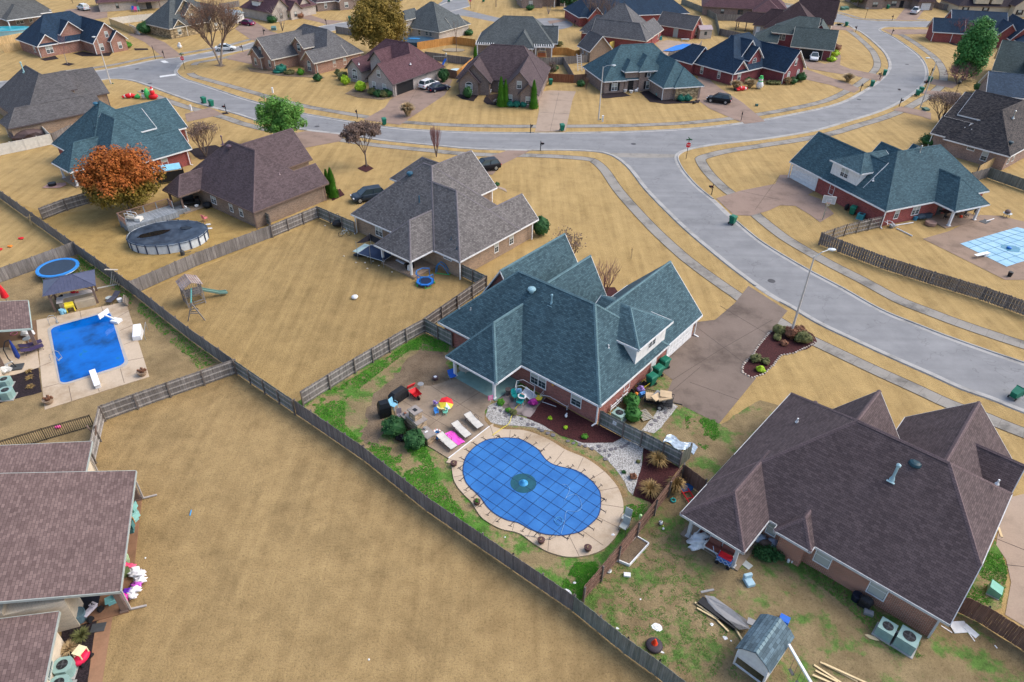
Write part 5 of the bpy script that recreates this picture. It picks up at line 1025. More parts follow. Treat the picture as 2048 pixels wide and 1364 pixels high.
def car(px,rot,label,col,kind='suv',name='parked_car',pos=None,cat=None):
    p=pos or G2(px); body=plain(col,.28); t=thing(name,label,cat or 'car',(*p,.03),rot)
    if kind=='sedan': L=[(-2.3,.72,.35,.62),(-2.2,.84,.26,.88),(-1.5,.9,.22,.93),(0,.9,.2,.92),(1.0,.9,.22,.88),(1.9,.84,.24,.74),(2.25,.7,.32,.55)]; C=[(-1.75,.93),(-1.0,1.36),(.25,1.4),(1.15,.9)]
    elif kind=='truck': L=[(-2.7,.86,.5,.98),(-2.65,.95,.42,1.08),(-1,.97,.4,1.08),(0,.97,.38,1.1),(1.3,.97,.38,1.1),(2.4,.93,.4,1.0),(2.7,.8,.5,.8)]; C=[(-.75,1.08),(-.55,1.72),(.75,1.76),(1.4,1.1)]
    else: L=[(-2.3,.78,.42,.9),(-2.2,.9,.34,1.0),(-1.4,.95,.3,1.04),(0,.95,.28,1.03),(1.0,.94,.3,1.0),(1.9,.9,.32,.92),(2.25,.76,.4,.7)]; C=[(-2.1,1.05),(-1.75,1.6),(.3,1.66),(1.25,1.02)]
    m=MB(); vs=[]
    for x,w_,z0,z1 in L: vs+=[(x,-w_*.93,z0),(x,-w_,(z0+z1)*.5),(x,-w_*.95,z1-.06),(x,-w_*.82,z1),(x,w_*.82,z1),(x,w_*.95,z1-.06),(x,w_,(z0+z1)*.5),(x,w_*.93,z0)]
    n=len(L); m.add(vs,[(8*k+i,8*k+8+i,8*k+8+(i+1)%8,8*k+(i+1)%8) for k in range(n-1) for i in range(8)]+[tuple(range(8)),tuple(range(8*n-8,8*n))[::-1]])
    # roof panel
    (x0,b0),(x1,t1),(x2,t2),(x3,b3)=C; m.add([(x1,-.62,t1),(x2,-.62,t2),(x2,.62,t2),(x1,.62,t1),(x1+.05,-.55,t1+.05),(x2-.08,-.55,t2+.05),(x2-.08,.55,t2+.05),(x1+.05,.55,t1+.05)],[(4,5,6,7),(0,1,5,4),(1,2,6,5),(2,3,7,6),(3,0,4,7)])
    for sg in(-1,1):
        for a,b in(((x0,sg*.82,b0-.02),(x1,sg*.63,t1+.01)),((x3,sg*.8,b3-.02),(x2,sg*.63,t2+.01)),(((x0+x3)/2-.1,sg*.85,b0),((x1+x2)/2,sg*.645,t1+.01))): m.beam(a,b,.08,.05)
    if kind=='truck': m.box(-2.6,-.9,-.8,.8,1.03,1.1); 
    build('body',m,body,t,smooth=False,bevel=.03)
    g=MB(); g.add([(x0,-.8,b0),(x3,-.78,b3),(x3,.78,b3),(x0,.8,b0),(x1,-.62,t1),(x2,-.62,t2),(x2,.62,t2),(x1,.62,t1)],[(0,1,5,4),(1,2,6,5),(2,3,7,6),(3,0,4,7)]); build('windows',g,GLASS,t)
    if kind=='truck': bd=MB(); bd.box(-2.55,-.95,-.72,.72,1.09,1.11); build('truck_bed',bd,DKGREY,t)
    R0=.34 if kind=='sedan' else .39
    for x in(-1.4,1.4):
        for sg in(-1,1):
            q=MB(); q.tube((x,sg*.70,R0),(x,sg*.96,R0),R0,R0,16); ww=build('wheel',q,BLACK,t); h=MB(); h.tube((x,sg*.95,R0),(x,sg*.975,R0),R0*.6,R0*.55,10); build('rim',h,METAL,ww)
    for sg in(-1,1):
        xe=L[-1][0]-.12; q=MB(); q.obox((xe,sg*.62,L[-1][3]+.02),(.2,.32,.12)); build('headlight',q,plain((.8,.82,.85),.2),t)
        xe=L[0][0]+.06; q=MB(); q.obox((xe,sg*.7,L[0][3]-.08),(.14,.3,.14)); build('taillight',q,RED,t)
        q=MB(); q.obox((.95,sg*1.0,1.02 if kind!='sedan' else .92),(.14,.2,.12)); build('mirror',q,body,t)
    q=MB(); q.box(L[0][0]-.02,L[0][0]+.02,-.22,.22,.55,.68); build('number_plate',q,WHITE,t)
    return t
car((858,175),.95,'white car parked outside the open garage with the maroon roof',(.7,.72,.74),'suv'); car((878,181),.62,'dark blue sedan parked nose out beside the white car',(.012,.015,.04),'sedan')
car((1437,205),2.72,'black off-roader on the brown driveway by the tan stone wing',(.008,.009,.012)); car((737,399),R(208)+.0,'dark slate car half hidden left of the grey roofed house',(.03,.045,.065)); car((970,340),R(205),'black car half hidden behind the grey roofed house',(.01,.012,.018))
car((452,101),.25,'white car parked on the upper street behind the bare tree',(.62,.65,.66),'sedan'); car((494,50),2.7,'maroon sedan on the cream brick house driveway',(.14,.012,.07),'sedan'); car((168,20),2.5,'white car at the far end of a drive in the top left',(.65,.7,.72))
car((1829,27),.95,'white pickup truck before the top right brick house',(.7,.72,.74),'truck','pickup_truck',None,'pickup'); car((1111/4+512,4),2.7,'dark car at the top edge right of the golden tree',(.02,.03,.04))
car((1627,120),R(-110),'white car in the mouth of the open garage',(.68,.7,.72))
def lamp(px,h,arm,label):
    p=G2(px); t=thing('street_lamp',label,'street lamp',(*p,0),0,'street lamps'); a=math.atan2(arm[1],arm[0]); L=1.5; e=(math.cos(a)*L,math.sin(a)*L)
    m=MB(); m.tube((0,0,0),(0,0,h),.12,.065,12); build('pole',m,plain((.52,.50,.47),.7),t)
    b=MB(); b.path([(0,0,h-.15),(e[0]*.45,e[1]*.45,h+.28),(e[0],e[1],h+.42)],.045,8); build('arm',b,METAL,t)
    c=MB(); c.blob((e[0]*1.18,e[1]*1.18,h+.40),.40,.24,.12,2); hd=build('lamp_head',c,plain((.55,.6,.62),.4),t); d=MB(); d.blob((e[0]*1.2,e[1]*1.2,h+.31),.2,.16,.09,2); build('lamp_glass',d,plain((.6,.65,.66),.2),hd)
    k=MB(); k.blob((.35,.1,.12),.2,.2,.14,1); build('base_box',k,plain((.12,.2,.14)),t); return t
lamp((1580,673),9.0,(1,.35),'tall street lamp rising from the shrubs of the island bed'); lamp((222,168),8.6,(.3,-1),'street lamp before the navy roofed house near the stop line'); lamp((1197,240),9.0,(.9,-.3),'street lamp on the lawn before the teal corner house')
lamp((1840,217),8.6,(-1,.1),'street lamp leaning over the outer side of the big curve'); lamp((1654,46),8.6,(.4,-1),'street lamp at the upper left of the junction by the brown roof')
def letters(txt,size,mat,parent,loc,rot=(R(90),0,0),ext=.004):
    c=bpy.data.curves.new('lettering','FONT'); c.body=txt; c.size=size; c.align_x='CENTER'; c.align_y='CENTER'; c.extrude=ext; o=bpy.data.objects.new('lettering',c); COL.objects.link(o)
    dg=bpy.context.evaluated_depsgraph_get(); me=bpy.data.meshes.new_from_object(o.evaluated_get(dg)); bpy.data.objects.remove(o); q=bpy.data.objects.new('lettering',me); COL.objects.link(q); me.materials.clear(); me.materials.append(mat); q.parent=parent; q.location=loc; q.rotation_euler=rot; return q
def stop(px,rot,label,street=True):
    p=G2(px); t=thing('stop_sign',label,'stop sign',(*p,0),rot); m=MB(); m.tube((0,0,0),(0,0,3.0 if street else 2.5),.045,.045,8); build('post',m,BLACK,t)
    s=MB(); n=8; r=.46; pr=[(r*math.cos(R(22.5+45*i)),r*math.sin(R(22.5+45*i))) for i in range(n)]; s.add([(x,-.06,2.25+z) for x,z in pr]+[(x,-.045,2.25+z) for x,z in pr],[tuple(range(n)),tuple(range(n,2*n))[::-1]]+[(i,n+i,n+(i+1)%n,(i+1)%n) for i in range(n)]); sg=build('sign_rim',s,WHITE,t)
    s=MB(); r=.42; pr=[(r*math.cos(R(22.5+45*i)),r*math.sin(R(22.5+45*i))) for i in range(n)]; s.add([(x,-.066,2.25+z) for x,z in pr],[tuple(range(n))]); build('sign_face',s,RED,t)
    letters('STOP',.34,WHITE,t,(0,-.072,2.25))
    if street:
        for k,(a,z) in enumerate(((0,3.05),(R(90),3.25))):
            b=MB(); b.obox((0,0,z),(.95,.03,.18),a); build('street_name_blade',b,plain((.02,.12,.05)),t)
stop((1372,318),0.1,'red stop sign with street name blades at the side street corner'); stop((370,139),.2,'red stop sign with white plate below, under the big bare tree'); stop((941,17),.1,'small red stop sign at the top side road',False)
for q in [(311,118)]: m=MB(); m.tube((0,0,0),(0,0,2.8),.06,.06,8); single('marker_pole',m,BLACK,'plain black pole beside the navy roofed house driveway','pole',(*G2(q),0))
# flag stand on the lawn of the top right, yard lamp
for q,l in [((1730,38),'thin black pole with small sign on the lawn at the top')]:
    t=thing('yard_lamp',l,'lamp post',(*G2(q),0)); m=MB(); m.tube((0,0,0),(0,0,2.9),.05,.05,8); build('pole',m,BLACK,t); m=MB(); m.box(-.5,.3,-.05,.05,2.7,2.95); build('sign_panel',m,METAL,t)
t=thing('yard_lamp','black lamp post with round lantern by the purple red tree','lamp post',(*G2((1907,198)),0)); m=MB(); m.tube((0,0,0),(0,0,2.8),.06,.05,8); m.lathe([(.3,0),(.2,.15)],10); build('pole',m,BLACK,t); m=MB(); m.lathe([(.12,2.8),(.32,3.0),(.32,3.3),(.1,3.45)],8); build('lantern',m,BLACK,t)
def hoop(px,rot,label,h=3.05):
    t=thing('basketball_goal',label,'basketball goal',(*G2(px),0),rot); m=MB(); m.beam((0,0,0),(0,0,h*.8),.13); m.beam((0,0,h*.8),(0,-.8,h),.1); m.beam((0,0,h*.62),(0,-.7,h*.86),.07); build('pole',m,METAL,t)
    b=MB(); b.box(-.75,.75,-.98,-.95,h-.35,h+.6); bb=build('backboard',b,plain((.5,.52,.53),.3),t); f=MB()
    for a,c in(((-.76,h-.36),(.76,h-.36)),((.76,h-.36),(.76,h+.61)),((.76,h+.61),(-.76,h+.61)),((-.76,h+.61),(-.76,h-.36)),((-.3,h-.2),(.3,h-.2)),((.3,h-.2),(.3,h+.2)),((.3,h+.2),(-.3,h+.2)),((-.3,h+.2),(-.3,h-.2))): f.beam((a[0],-.99,a[1]),(c[0],-.99,c[1]),.05)
    build('backboard_frame',f,WHITE,bb)
    r_=MB(); pts=[(.23*math.cos(R(30*i)),-1.23+.23*math.sin(R(30*i)),h-.2) for i in range(13)]; r_.path(pts,.016,6); build('rim',r_,ORANGE,t)
    k=MB(); 
    for i in range(12): a=R(30*i); k.tube((.23*math.cos(a),-1.23+.23*math.sin(a),h-.2),(.12*math.cos(a+.4),-1.23+.12*math.sin(a+.4),h-.62),.007,.007,4)
    build('net',k,WHITE,t)
hoop((1645,439),R(-20),'basketball goal beside the brown driveway of the white dormer house'); hoop((617,25),R(160),'basketball goal at the cream brick house driveway')
def acunit(px,rot,label,r=.42,h=.8,square=False,mat=None,pos=None,top=None):
    p=pos or G2(px); t=thing('air_conditioner',label,'air conditioner',(*p,0),rot); mat=mat or ACM; m=MB()
    b=MB(); b.box(-r*1.2,r*1.2,-r*1.2,r*1.2,0,.08); build('pad',b,M_KERB,t)
    if square: m.box(-r,r,-r,r,.08,h)
    else: m.prism([(r*1.08*k[0],r*1.08*k[1]) for k in[(1,.6),(.6,1),(-.6,1),(-1,.6),(-1,-.6),(-.6,-1),(.6,-1),(1,-.6)]],.08,h)
    for i in range(9):
        z=.16+i*(h-.26)/9; q=r*1.01 if square else r*1.09; 
        for sx,sy,ax in((1,0,0),(-1,0,0),(0,1,1),(0,-1,1)):
            if ax: m.box(-r*.6,r*.6,min(sy*q,sy*(q+.008)),max(sy*q,sy*(q+.008)),z,z+.025)
            else: m.box(min(sx*q,sx*(q+.008)),max(sx*q,sx*(q+.008)),-r*.6,r*.6,z,z+.025)
    build('casing',m,mat,t,bevel=.015); f=MB(); f.lathe([(r*.66,h+.004),(r*.66,h+.012)],20); ff=build('fan_opening',f,BLACK,t)
    g=MB()
    for k in(.22,.38,.54,.66): g.path([(r*k*math.cos(R(24*i)),r*k*math.sin(R(24*i)),h+.03) for i in range(16)],.004,4)
    for i in range(8): g.tube((0,0,h+.03),(r*.66*math.cos(R(45*i)),r*.66*math.sin(R(45*i)),h+.03),.004,.004,4)
    g.lathe([(.07,h+.02),(.06,h+.05)],10); build('fan_grille',g,DKGREY,t); bl=MB()
    for i in range(4): a=R(90*i); bl.obox((r*.33*math.cos(a),r*.33*math.sin(a),h+.018),(r*.5,r*.22,.006),a,(.2,0))
    build('fan_blades',bl,DKGREY,ff); return t
acunit((1767,1268),heading((1631,1093),(1900,1249)),'left of the two square green air conditioners on the brown roofed house wall',.47,.85,True); acunit((1808,1290),heading((1631,1093),(1900,1249)),'right of the two square green air conditioners on the brown roofed house wall',.55,.95,True)
acunit((1237,838),R(50),'green air conditioner behind the gate fence beside the clipped bushes',.5,.75,True); acunit((18,795),.2,'lower of the two rounded air conditioners beside the left pool bed',.45,.85); acunit((15,772),.2,'upper of the two rounded air conditioners beside the left pool bed',.42,.8)
acunit((135,1345),.2,'pale green rounded air conditioner by the bottom left cream wall',.45,.85); acunit((128,1382),.2,'second air conditioner cut off at the bottom edge, left corner',.45,.85)
acunit((1720,438),R(-40),'teal air conditioner behind the short shadowbox fence',.42,.75,True,plain((.05,.30,.33))); acunit((1317,80),.4,'teal air conditioner pair left of the brick outbuilding',.6,.9,True,plain((.03,.22,.22)))
def slabbox(name,px,size,rot,mat,label,cat,z=0,tilt=(0,0),bevel=.01,pos=None): m=MB(); m.obox((0,0,size[2]/2),size,0,tilt); return single(name,m,mat,label,cat,(*(pos or G2(px)),z),rot,bevel=bevel)
def utilbox(px,rot,label,mat=None,s=.75,h=.75):
    t=thing('utility_box',label,'utility box',(*G2(px),0),rot); m=MB(); m.box(-s*.6,s*.6,-s*.5,s*.5,0,.08); build('pad',m,M_KERB,t)
    m=MB(); m.add([(-s/2,-s/2,.08),(s/2,-s/2,.08),(s/2,s/2,.08),(-s/2,s/2,.08),(-s/2,-s/2,h*.7),(s/2,-s/2,h*.7),(s/2,s/2,h),(-s/2,s/2,h)],[(0,1,5,4),(1,2,6,5),(2,3,7,6),(3,0,4,7),(4,5,6,7)]); build('cabinet',m,mat or plain((.16,.42,.33)),t,bevel=.02); m=MB(); m.box(-s*.42,s*.42,-s/2-.012,-s/2,.14,h*.62); build('door_panel',m,mat or plain((.13,.36,.28)),t)
utilbox((1986,1186),.9,'pale green utility box on the grass by the bottom right driveway'); utilbox((1685,20),.2,'left of the two dark utility boxes on the lawn at the top',plain((.05,.14,.10)),1.2,.9); utilbox((1692,19),.2,'right of the two dark utility boxes on the lawn at the top',plain((.05,.14,.10)),1.2,.9); utilbox((1851,221),.3,'dark green flat box beside the twiggy brown tree',plain((.05,.12,.09)),1.0,.5); utilbox((548,60),.2,'green box on the lawn near the maroon car',plain((.12,.22,.2)),1.2,.9)
for q,l in [((133,0),''),]: pass
# small white posts and utility markers
for q,l in [((1205,243),'white utility pedestal beside the lamp post on the corner lawn'),((546,186),'small white marker post on the lawn of the three gabled house'),((383,222),'small white post beside the drive near the inflatables')]:
    m=MB(); m.box(-.13,.13,-.12,.12,0,1.0); m.obox((0,0,1.02),(.32,.3,.05)); single('utility_pedestal',m,WHITE,l,'pedestal',(*G2(q),0))
# inflatable christmas figures
def figure_lying(px,rot,label,s=1.,red=True):
    t=thing('inflatable_figure',label,'inflatable',(*G2(px),0),rot); m=MB(); m.blob((0,0,.45*s),1.0*s,.5*s,.45*s,3,.15); m.blob((-1.0*s,.1,.3*s),.5*s,.28*s,.28*s,2,.1); m.blob((-.9*s,-.35*s,.28*s),.5*s,.25*s,.25*s,2,.1); build('suit',m,RED,t,smooth=True)
    b=MB(); b.lathe([(.02,0),(.47*s,.01),(.49*s,.07*s),(.47*s,.14*s),(.02,.15*s)],16); b.v=[(z-.25*s,y,x+.45*s) for x,y,z in b.v]; b.blob((.85*s,0,.4*s),.3*s,.34*s,.32*s,2,.2); build('white_trim',b,WHITE,t,smooth=True)
    k=MB(); k.blob((-1.4*s,.1,.3*s),.28*s,.24*s,.26*s,2); k.blob((-1.35*s,-.35*s,.28*s),.26*s,.22*s,.24*s,2); build('boot',k,BLACK,t,smooth=True); h=MB(); h.blob((1.15*s,.1*s,.35*s),.35*s,.25*s,.22*s,2,.2); build('hat',h,RED,t,smooth=True); return t
figure_lying((261,196),R(200),'deflating red and white inflatable figure with black boots lying left on the lawn',.95); figure_lying((1482,181),R(12),'red and white inflatable figure lying beside the snowman',.95)
def snowman(px,s,label,hat=BLACK,body=WHITE,band=RED):
    t=thing('inflatable_snowman',label,'inflatable',(*G2(px),0)); m=MB(); m.lathe([(.3*s,0),(.62*s,.25*s),(.72*s,.7*s),(.6*s,1.15*s),(.4*s,1.4*s),(.44*s,1.65*s),(.40*s,1.9*s),(.25*s,2.1*s)],20); build('body',m,body,t,smooth=True)
    h=MB(); h.lathe([(.5*s,2.0*s),(.5*s,2.06*s),(.3*s,2.08*s),(.3*s,2.5*s),(.02,2.52*s)],16); build('hat',h,hat,t); b=MB(); b.lathe([(.43*s,1.36*s),(.5*s,1.44*s),(.44*s,1.54*s)],16); build('scarf',b,band,t,smooth=True)
    e=MB(); 
    for x in(-.13,.13): e.blob((x*s,-.38*s,1.78*s),.05*s,.04*s,.05*s,1)
    for z in(.6,.9): e.blob((0,-.71*s+.1*abs(z-.7),z*s),.06*s,.05*s,.06*s,1)
    build('eyes_and_buttons',e,BLACK,t); n=MB(); n.tube((0,-.38*s,1.68*s),(0,-.62*s,1.66*s),.05*s,.01,8); build('nose',n,ORANGE,t); return t
snowman((1518,150),1.45,'giant inflatable snowman with dark top hat against the navy roofed house door'); snowman((1518,177),1.0,'shorter white inflatable snowman standing in front of the giant one',GREENL,WHITE,GREENL)
snowman((289,197),.62,'small white inflatable snowman with dark hat on the far left lawn')
m=MB(); m.blob((0,0,.9),.5,.45,.95,2,.35,4); single('inflatable_tree',m,GREENL,'leaning green inflatable between the small snowman and the red figure','inflatable',(*G2((297,198)),0),smooth=True); m=MB(); m.blob((0,0,.35),.55,.4,.38,2,.4,5); m.blob((.15,0,.7),.2,.2,.2,1); single('inflatable_ornament',m,GREENL,'small deflated green inflatable right of the lying red figure','inflatable',(*G2((276,197)),0),smooth=True)
t=thing('inflatable_figure','seated red inflatable figure rightmost on the far left lawn','inflatable',(*G2((308,198)),0)); m=MB(); m.blob((0,0,.5),.9,.6,.5,2,.2); m.blob((0,0,1.2),.45,.4,.5,2,.1); build('suit',m,RED,t,smooth=True); m=MB(); m.blob((0,0,1.75),.3,.3,.3,2); build('head',m,WHITE,t,smooth=True); m=MB(); m.tube((0,0,1.9),(.1,0,2.3),.28,.03,10); build('hat',m,RED,t)
m=MB(); m.blob((0,0,.5),.5,.35,.5,2,.2,9); m.blob((.1,0,1.05),.28,.25,.28,2); single('inflatable_dog',m,WHITE,'white inflatable animal on the lawn beside the stone house drive','inflatable',(*G2((360,97)),0),smooth=True)
# ---------------------------------------------------------------- the pool yard
Z48=lambda L:[(880+x/4.8725,840+y/4.8725) for x,y in L]
deckP=Z48([(85,385),(105,430),(118,500),(135,590),(180,670),(240,740),(300,800),(345,870),(400,950),(480,1010),(600,1070),(720,1095),(800,1125),(870,1180),(960,1240),(1050,1290),(1200,1335),(1330,1340),(1480,1315),(1600,1260),(1700,1160),(1760,1050),(1785,930),(1785,820),(1765,740),(1730,660),(1660,570),(1600,510),(1500,430),(1400,370),(1300,330),(1210,290),(1100,220),(1000,170),(900,130),(800,105),(720,100),(600,95),(520,70),(487,60)])
poolP=Z48([(225,490),(250,380),(315,295),(385,240),(470,200),(560,190),(640,183),(740,190),(800,205),(870,240),(930,280),(965,310),(1000,360),(1040,405),(1095,440),(1170,465),(1240,480),(1320,500),(1410,550),(1490,620),(1545,690),(1562,740),(1565,830),(1555,900),(1530,960),(1460,1030),(1370,1095),(1280,1120),(1190,1135),(1100,1130),(1010,1120),(880,1075),(770,1015),(655,985),(545,930),(460,855),(400,770),(330,700),(260,625),(235,560)])
patioP=[(844,772),(862,773),(884,767),(905,758),(930,752),(1000,795),(984,803),(970,822),(969,842),(979,854),(897,918),(868,900),(854,892),(840,880),(794,842),(787,812),(800,792),(812,787),(824,777)]
dw=smooth(W(deckP),3,True); dm=MB(); dm.prism(dw,0,.10); o=build('pool_deck',dm,M_DECK); o['kind']='structure'
m=MB(); m.prism(smooth(W(patioP),1,True),0,.085); o=build('patio',m,M_PATIO); o['kind']='structure'
# score lines across the deck
m=MB()
pc=[sum(p[i] for p in smooth(W(poolP),1,True))/len(poolP) for i in(0,1)]
for a,b in [((487,60),(535,195)),((100,395),(225,415)),((135,565),(225,545)),((215,735),(325,672)),((355,870),(440,800)),((510,1018),(560,960)),((705,1085),(725,1005)),((850,1150),(890,1080)),((1050,1285),(1065,1135)),((1355,1335),(1255,1130)),((1590,1230),(1390,1090)),((1735,1055),(1545,960)),((1785,862),(1570,830)),((1730,665),(1545,700)),((1605,505),(1460,590)),((1395,375),(1340,490)),((1210,305),(1110,430)),((1070,232),(975,320)),((885,150),(830,215)),((685,105),(678,185))]:
    A=G2(Z48([a])[0]);B_=G2(Z48([b])[0]); m.beam((*A,.1),(*B_,.1),.03,.012)
for a,b in [((862,773),(965,838)),((912,815),(985,770)),((800,800),(895,855)),((830,875),(905,818))]: m.beam((*G2(a),.085),(*G2(b),.085),.03,.012)
o=build('deck_joint',m,plain((.13,.10,.08),.9)); o['kind']='structure'
m=MB()
for a,b in [((1387,650),(1500,735)),((1345,760),(1440,700)),((1440,700),(1545,640)),((1380,765),(1478,800)),((1400,735),(1335,790)),((1440,612),(1540,672)),((1118,184),(1100,263)),((1087,200),(1148,203)),((1080,225),(1140,228)),((1480,382),(1560,400)),((1560,350),(1510,420)),((812,215),(838,172)),((1985,1075),(2048,1100)),((2012,1130),(2060,1135))]: m.beam((*G2(a),.036),(*G2(b),.036),.04,.008)
o=build('drive_joint',m,plain((.09,.07,.06),.9)); o['kind']='structure'
m=MB(); m.beam((*G2((979,854)),.1),(*G2((897,918)),.1),.08,.03); o=build('deck_drain',m,WHITE); o['kind']='structure'
M_COVER=N('pool cover',.55); _m=M_COVER; _c=_m.mix(_m.ramp(_m.noise(.5,4,.6),[(.3,(.018,.115,.36)),(.7,(.04,.19,.50))]),_m.ramp(_m.noise(60,1,.5),[(.3,.85),(.7,1.05)]),.6,'MULTIPLY'); M_COVER=_m.out(_c)
cov=thing('covered_pool','blue mesh safety cover strapped over the kidney shaped pool','pool cover',(*pc,0)); cw=[(x-pc[0],y-pc[1]) for x,y in smooth(W(poolP),3,True)]
import bmesh
def capsheet(name,P,z,mat,parent,sag=0,step=.5):
    xs=[p[0] for p in P]; ys=[p[1] for p in P]; m=MB(); m.add([(x,y,z) for x,y in P]+[(0,0,z-sag)],[(i,(i+1)%len(P),len(P)) for i in range(len(P))])
    A=sum(P[i][0]*P[(i+1)%len(P)][1]-P[(i+1)%len(P)][0]*P[i][1] for i in range(len(P)))
    if A<0: m.f=[f[::-1] for f in m.f]
    return build(name,m,mat,parent)
capsheet('cover_sheet',cw,.125,M_COVER,cov,.008)
# straps: two families of parallel lines clipped to the outline, ends with springs on the deck
ang=heading(Z48([(415,770)])[0],Z48([(1010,355)])[0]); a1=heading(Z48([(880,1075)])[0],Z48([(1410,550)])[0]); a2=heading(Z48([(315,295)])[0],Z48([(1280,1120)])[0])
st=MB(); sp=MB()
def clip(p,d,P):
    ts=[]
    for i in range(len(P)):
        a=Vector(P[i]);b=Vector(P[(i+1)%len(P)]); e=b-a; den=d.x*e.y-d.y*e.x
        if abs(den)<1e-9: continue
        w_=a-p; t=(w_.x*e.y-w_.y*e.x)/den; u=(w_.x*d.y-w_.y*d.x)/den
        if 0<=u<1: ts.append(t)
    return sorted(ts)
edge=MB()
for a,b in zip(cw,cw[1:]+cw[:1]): edge.beam((*a,.13),(*b,.13),.07,.012)
for aa,offs_ in ((a1,[k*.93-.35 for k in range(-8,9)]),(a1+R(90),[k*.93-.2 for k in range(-6,7)])):
    d=Vector((math.cos(aa),math.sin(aa))); n=Vector((-d.y,d.x))
    for k in offs_:
        ts=clip(n*k,d,cw)
        for t0,t1 in zip(ts[::2],ts[1::2]):
            if t1-t0<.7: continue
            N_=8
            for j in range(N_):
                p=n*k+d*(t0+(t1-t0)*j/N_); q=n*k+d*(t0+(t1-t0)*(j+1)/N_); zz=lambda v:.137
                st.beam((*p,zz(p)),(*q,zz(q)),.027,.01)
            for tt,sg in((t0,-1),(t1,1)):
                p=n*k+d*tt; q=n*k+d*(tt+sg*.42); sp.beam((*p,.135),(*q,.115),.035,.02); sp.beam((*(q-n*.14),.12),(*(q+n*.1+d*sg*.1),.12),.03,.02)
build('strap',st,plain((.015,.045,.13),.7),cov); build('edge_binding',edge,plain((.015,.05,.16),.7),cov); build('strap_spring',sp,plain((.03,.025,.03)),cov)
fx=G2(Z48([(812,625)])[0]); t=thing('pool_float','round floating pool fountain bulging under the blue cover','float',(*fx,.06)); m=MB(); m.lathe([(.4,.0),(.35,.09),(.2,.14),(.16,.3),(.05,.38)],20); build('float_dome',m,plain((.05,.28,.55),.4),t,smooth=True); m=MB(); m.lathe([(1.0,.0),(.98,.068),(.6,.075)],24); build('puddle_ring',m,plain((.02,.09,.12),.15),t)
def hose(pts,r,mat,label,name='hose',z=.15):
    P=smooth([G2(p) for p in pts],6); m=MB(); m.path([(x,y,z) for x,y in P],r,6); return single(name,m,mat,label,'hose')
hose(Z48([(1180,1120),(1215,990),(1235,900),(1330,905),(1380,850),(1330,740),(1240,760),(1210,800),(1260,700),(1240,650),(1190,640)]),.012,plain((.25,.42,.62)),'thin pale hose looping over the right end of the blue cover')
hose(Z48([(1160,1030),(1110,990),(1160,955),(1200,990),(1160,1040),(1120,1000),(1170,960),(1195,1000)]),.02,plain((.08,.3,.6)),'coiled pale hose near the lower straps of the cover')
hose([(985,873),(1000,862),(1017,850),(1023,835),(1034,815),(1050,805)],.025,YELLOW,'yellow garden hose running from the toys over the gravel')
hose(Z48([(830,1135),(920,1150),(1010,1175),(1090,1165),(1150,1130)]),.015,GREY,'thin grey cord along the lower pool deck')
for q,l in [((908,933),'small planter of bare soil at the left deck edge'),((954,1010),'planter with green plant at the lower left deck edge'),((1082,1087),'planter at the bottom deck edge, left one'),((1175,1102),'planter at the bottom deck edge, right one')]:
    t=thing('flower_pot',l,'planter',(*G2(q),.1),0,'round planters on the pool deck'); m=MB(); m.lathe([(.14,0),(.23,.12),(.24,.28),(.27,.33),(.22,.34)],16); build('pot',m,plain((.09,.045,.04),.5),t,smooth=True); m=MB(); m.lathe([(.2,.30),(.19,.315)],12); build('soil',m,M_MULB,t)
    if 'green' in l: m=MB(); leafcloud(m,(0,0,.38),(.2,.2,.12),220,.045,8,3); build('plant',m,LF_T,t,uv=False)
    else: m=MB(); leafcloud(m,(0,0,.36),(.12,.12,.06),50,.03,5,3); build('plant',m,LF_DRY,t,uv=False)
# beds beside the deck
sheet('pea_gravel_strip',Z48([(430,0),(440,30),(490,55),(520,70),(600,95),(720,100),(800,105),(900,130),(1000,170),(1100,220),(1210,290),(1300,330),(1400,370),(1500,430),(1600,510),(1660,570),(1730,660),(1765,740),(1790,760),(1840,740),(1800,680),(1700,560),(1620,470),(1500,390),(1380,330),(1250,270),(1120,195),(1000,135),(900,100),(800,80),(600,65),(510,40),(480,0),(470,-60),(425,-60)]),.03,M_PEA,jag=.03)
sheet('gravel_bed',[(972,832),(975,812),(992,805),(1010,818),(1035,832),(1055,838),(1085,850),(1120,870),(1165,886),(1225,886),(1242,874),(1287,893),(1284,930),(1266,991),(1256,982),(1250,965),(1228,935),(1212,918),(1188,900),(1160,888),(1130,870),(1105,862),(1080,858),(1045,853),(1000,850),(982,846)],.036,M_GRAV,jag=.04)
sheet('mulch_bed',[(1053,836),(1072,812),(1092,795),(1190,848),(1200,851),(1245,876),(1225,886),(1165,886),(1120,871),(1085,851)],.044,M_MULCH,jag=.04)
sheet('mulch_bed',[(1287,893),(1325,917),(1359,936),(1345,955),(1310,1018),(1300,1005),(1266,992),(1284,930)],.044,M_MULCH,jag=.04)
sheet('slate_paving',[(988,799),(1015,770),(1092,795),(1075,815),(1060,836),(1035,830),(1010,818),(996,805)],.05,stonemat((.24,.20,.19),1.2),jag=.05)
sheet('gravel_walk',[(1283,861),(1308,868),(1322,855),(1355,813),(1343,806),(1325,806),(1305,835)],.05,M_GRAV,jag=.04)
SP=[(990,817),(1001,822),(1011,827),(1027,834),(1043,838),(1012,833),(1056,850),(1066,850),(1078,858),(1084,862),(1096,867),(1106,871),(1136,883),(1147,887),(1159,890),(1170,893),(1184,898),(1199,902),(1198,893),(1210,902),(1222,900),(1231,898),(1243,895),(1250,892),(1256,888),(1219,911),(1211,919)]
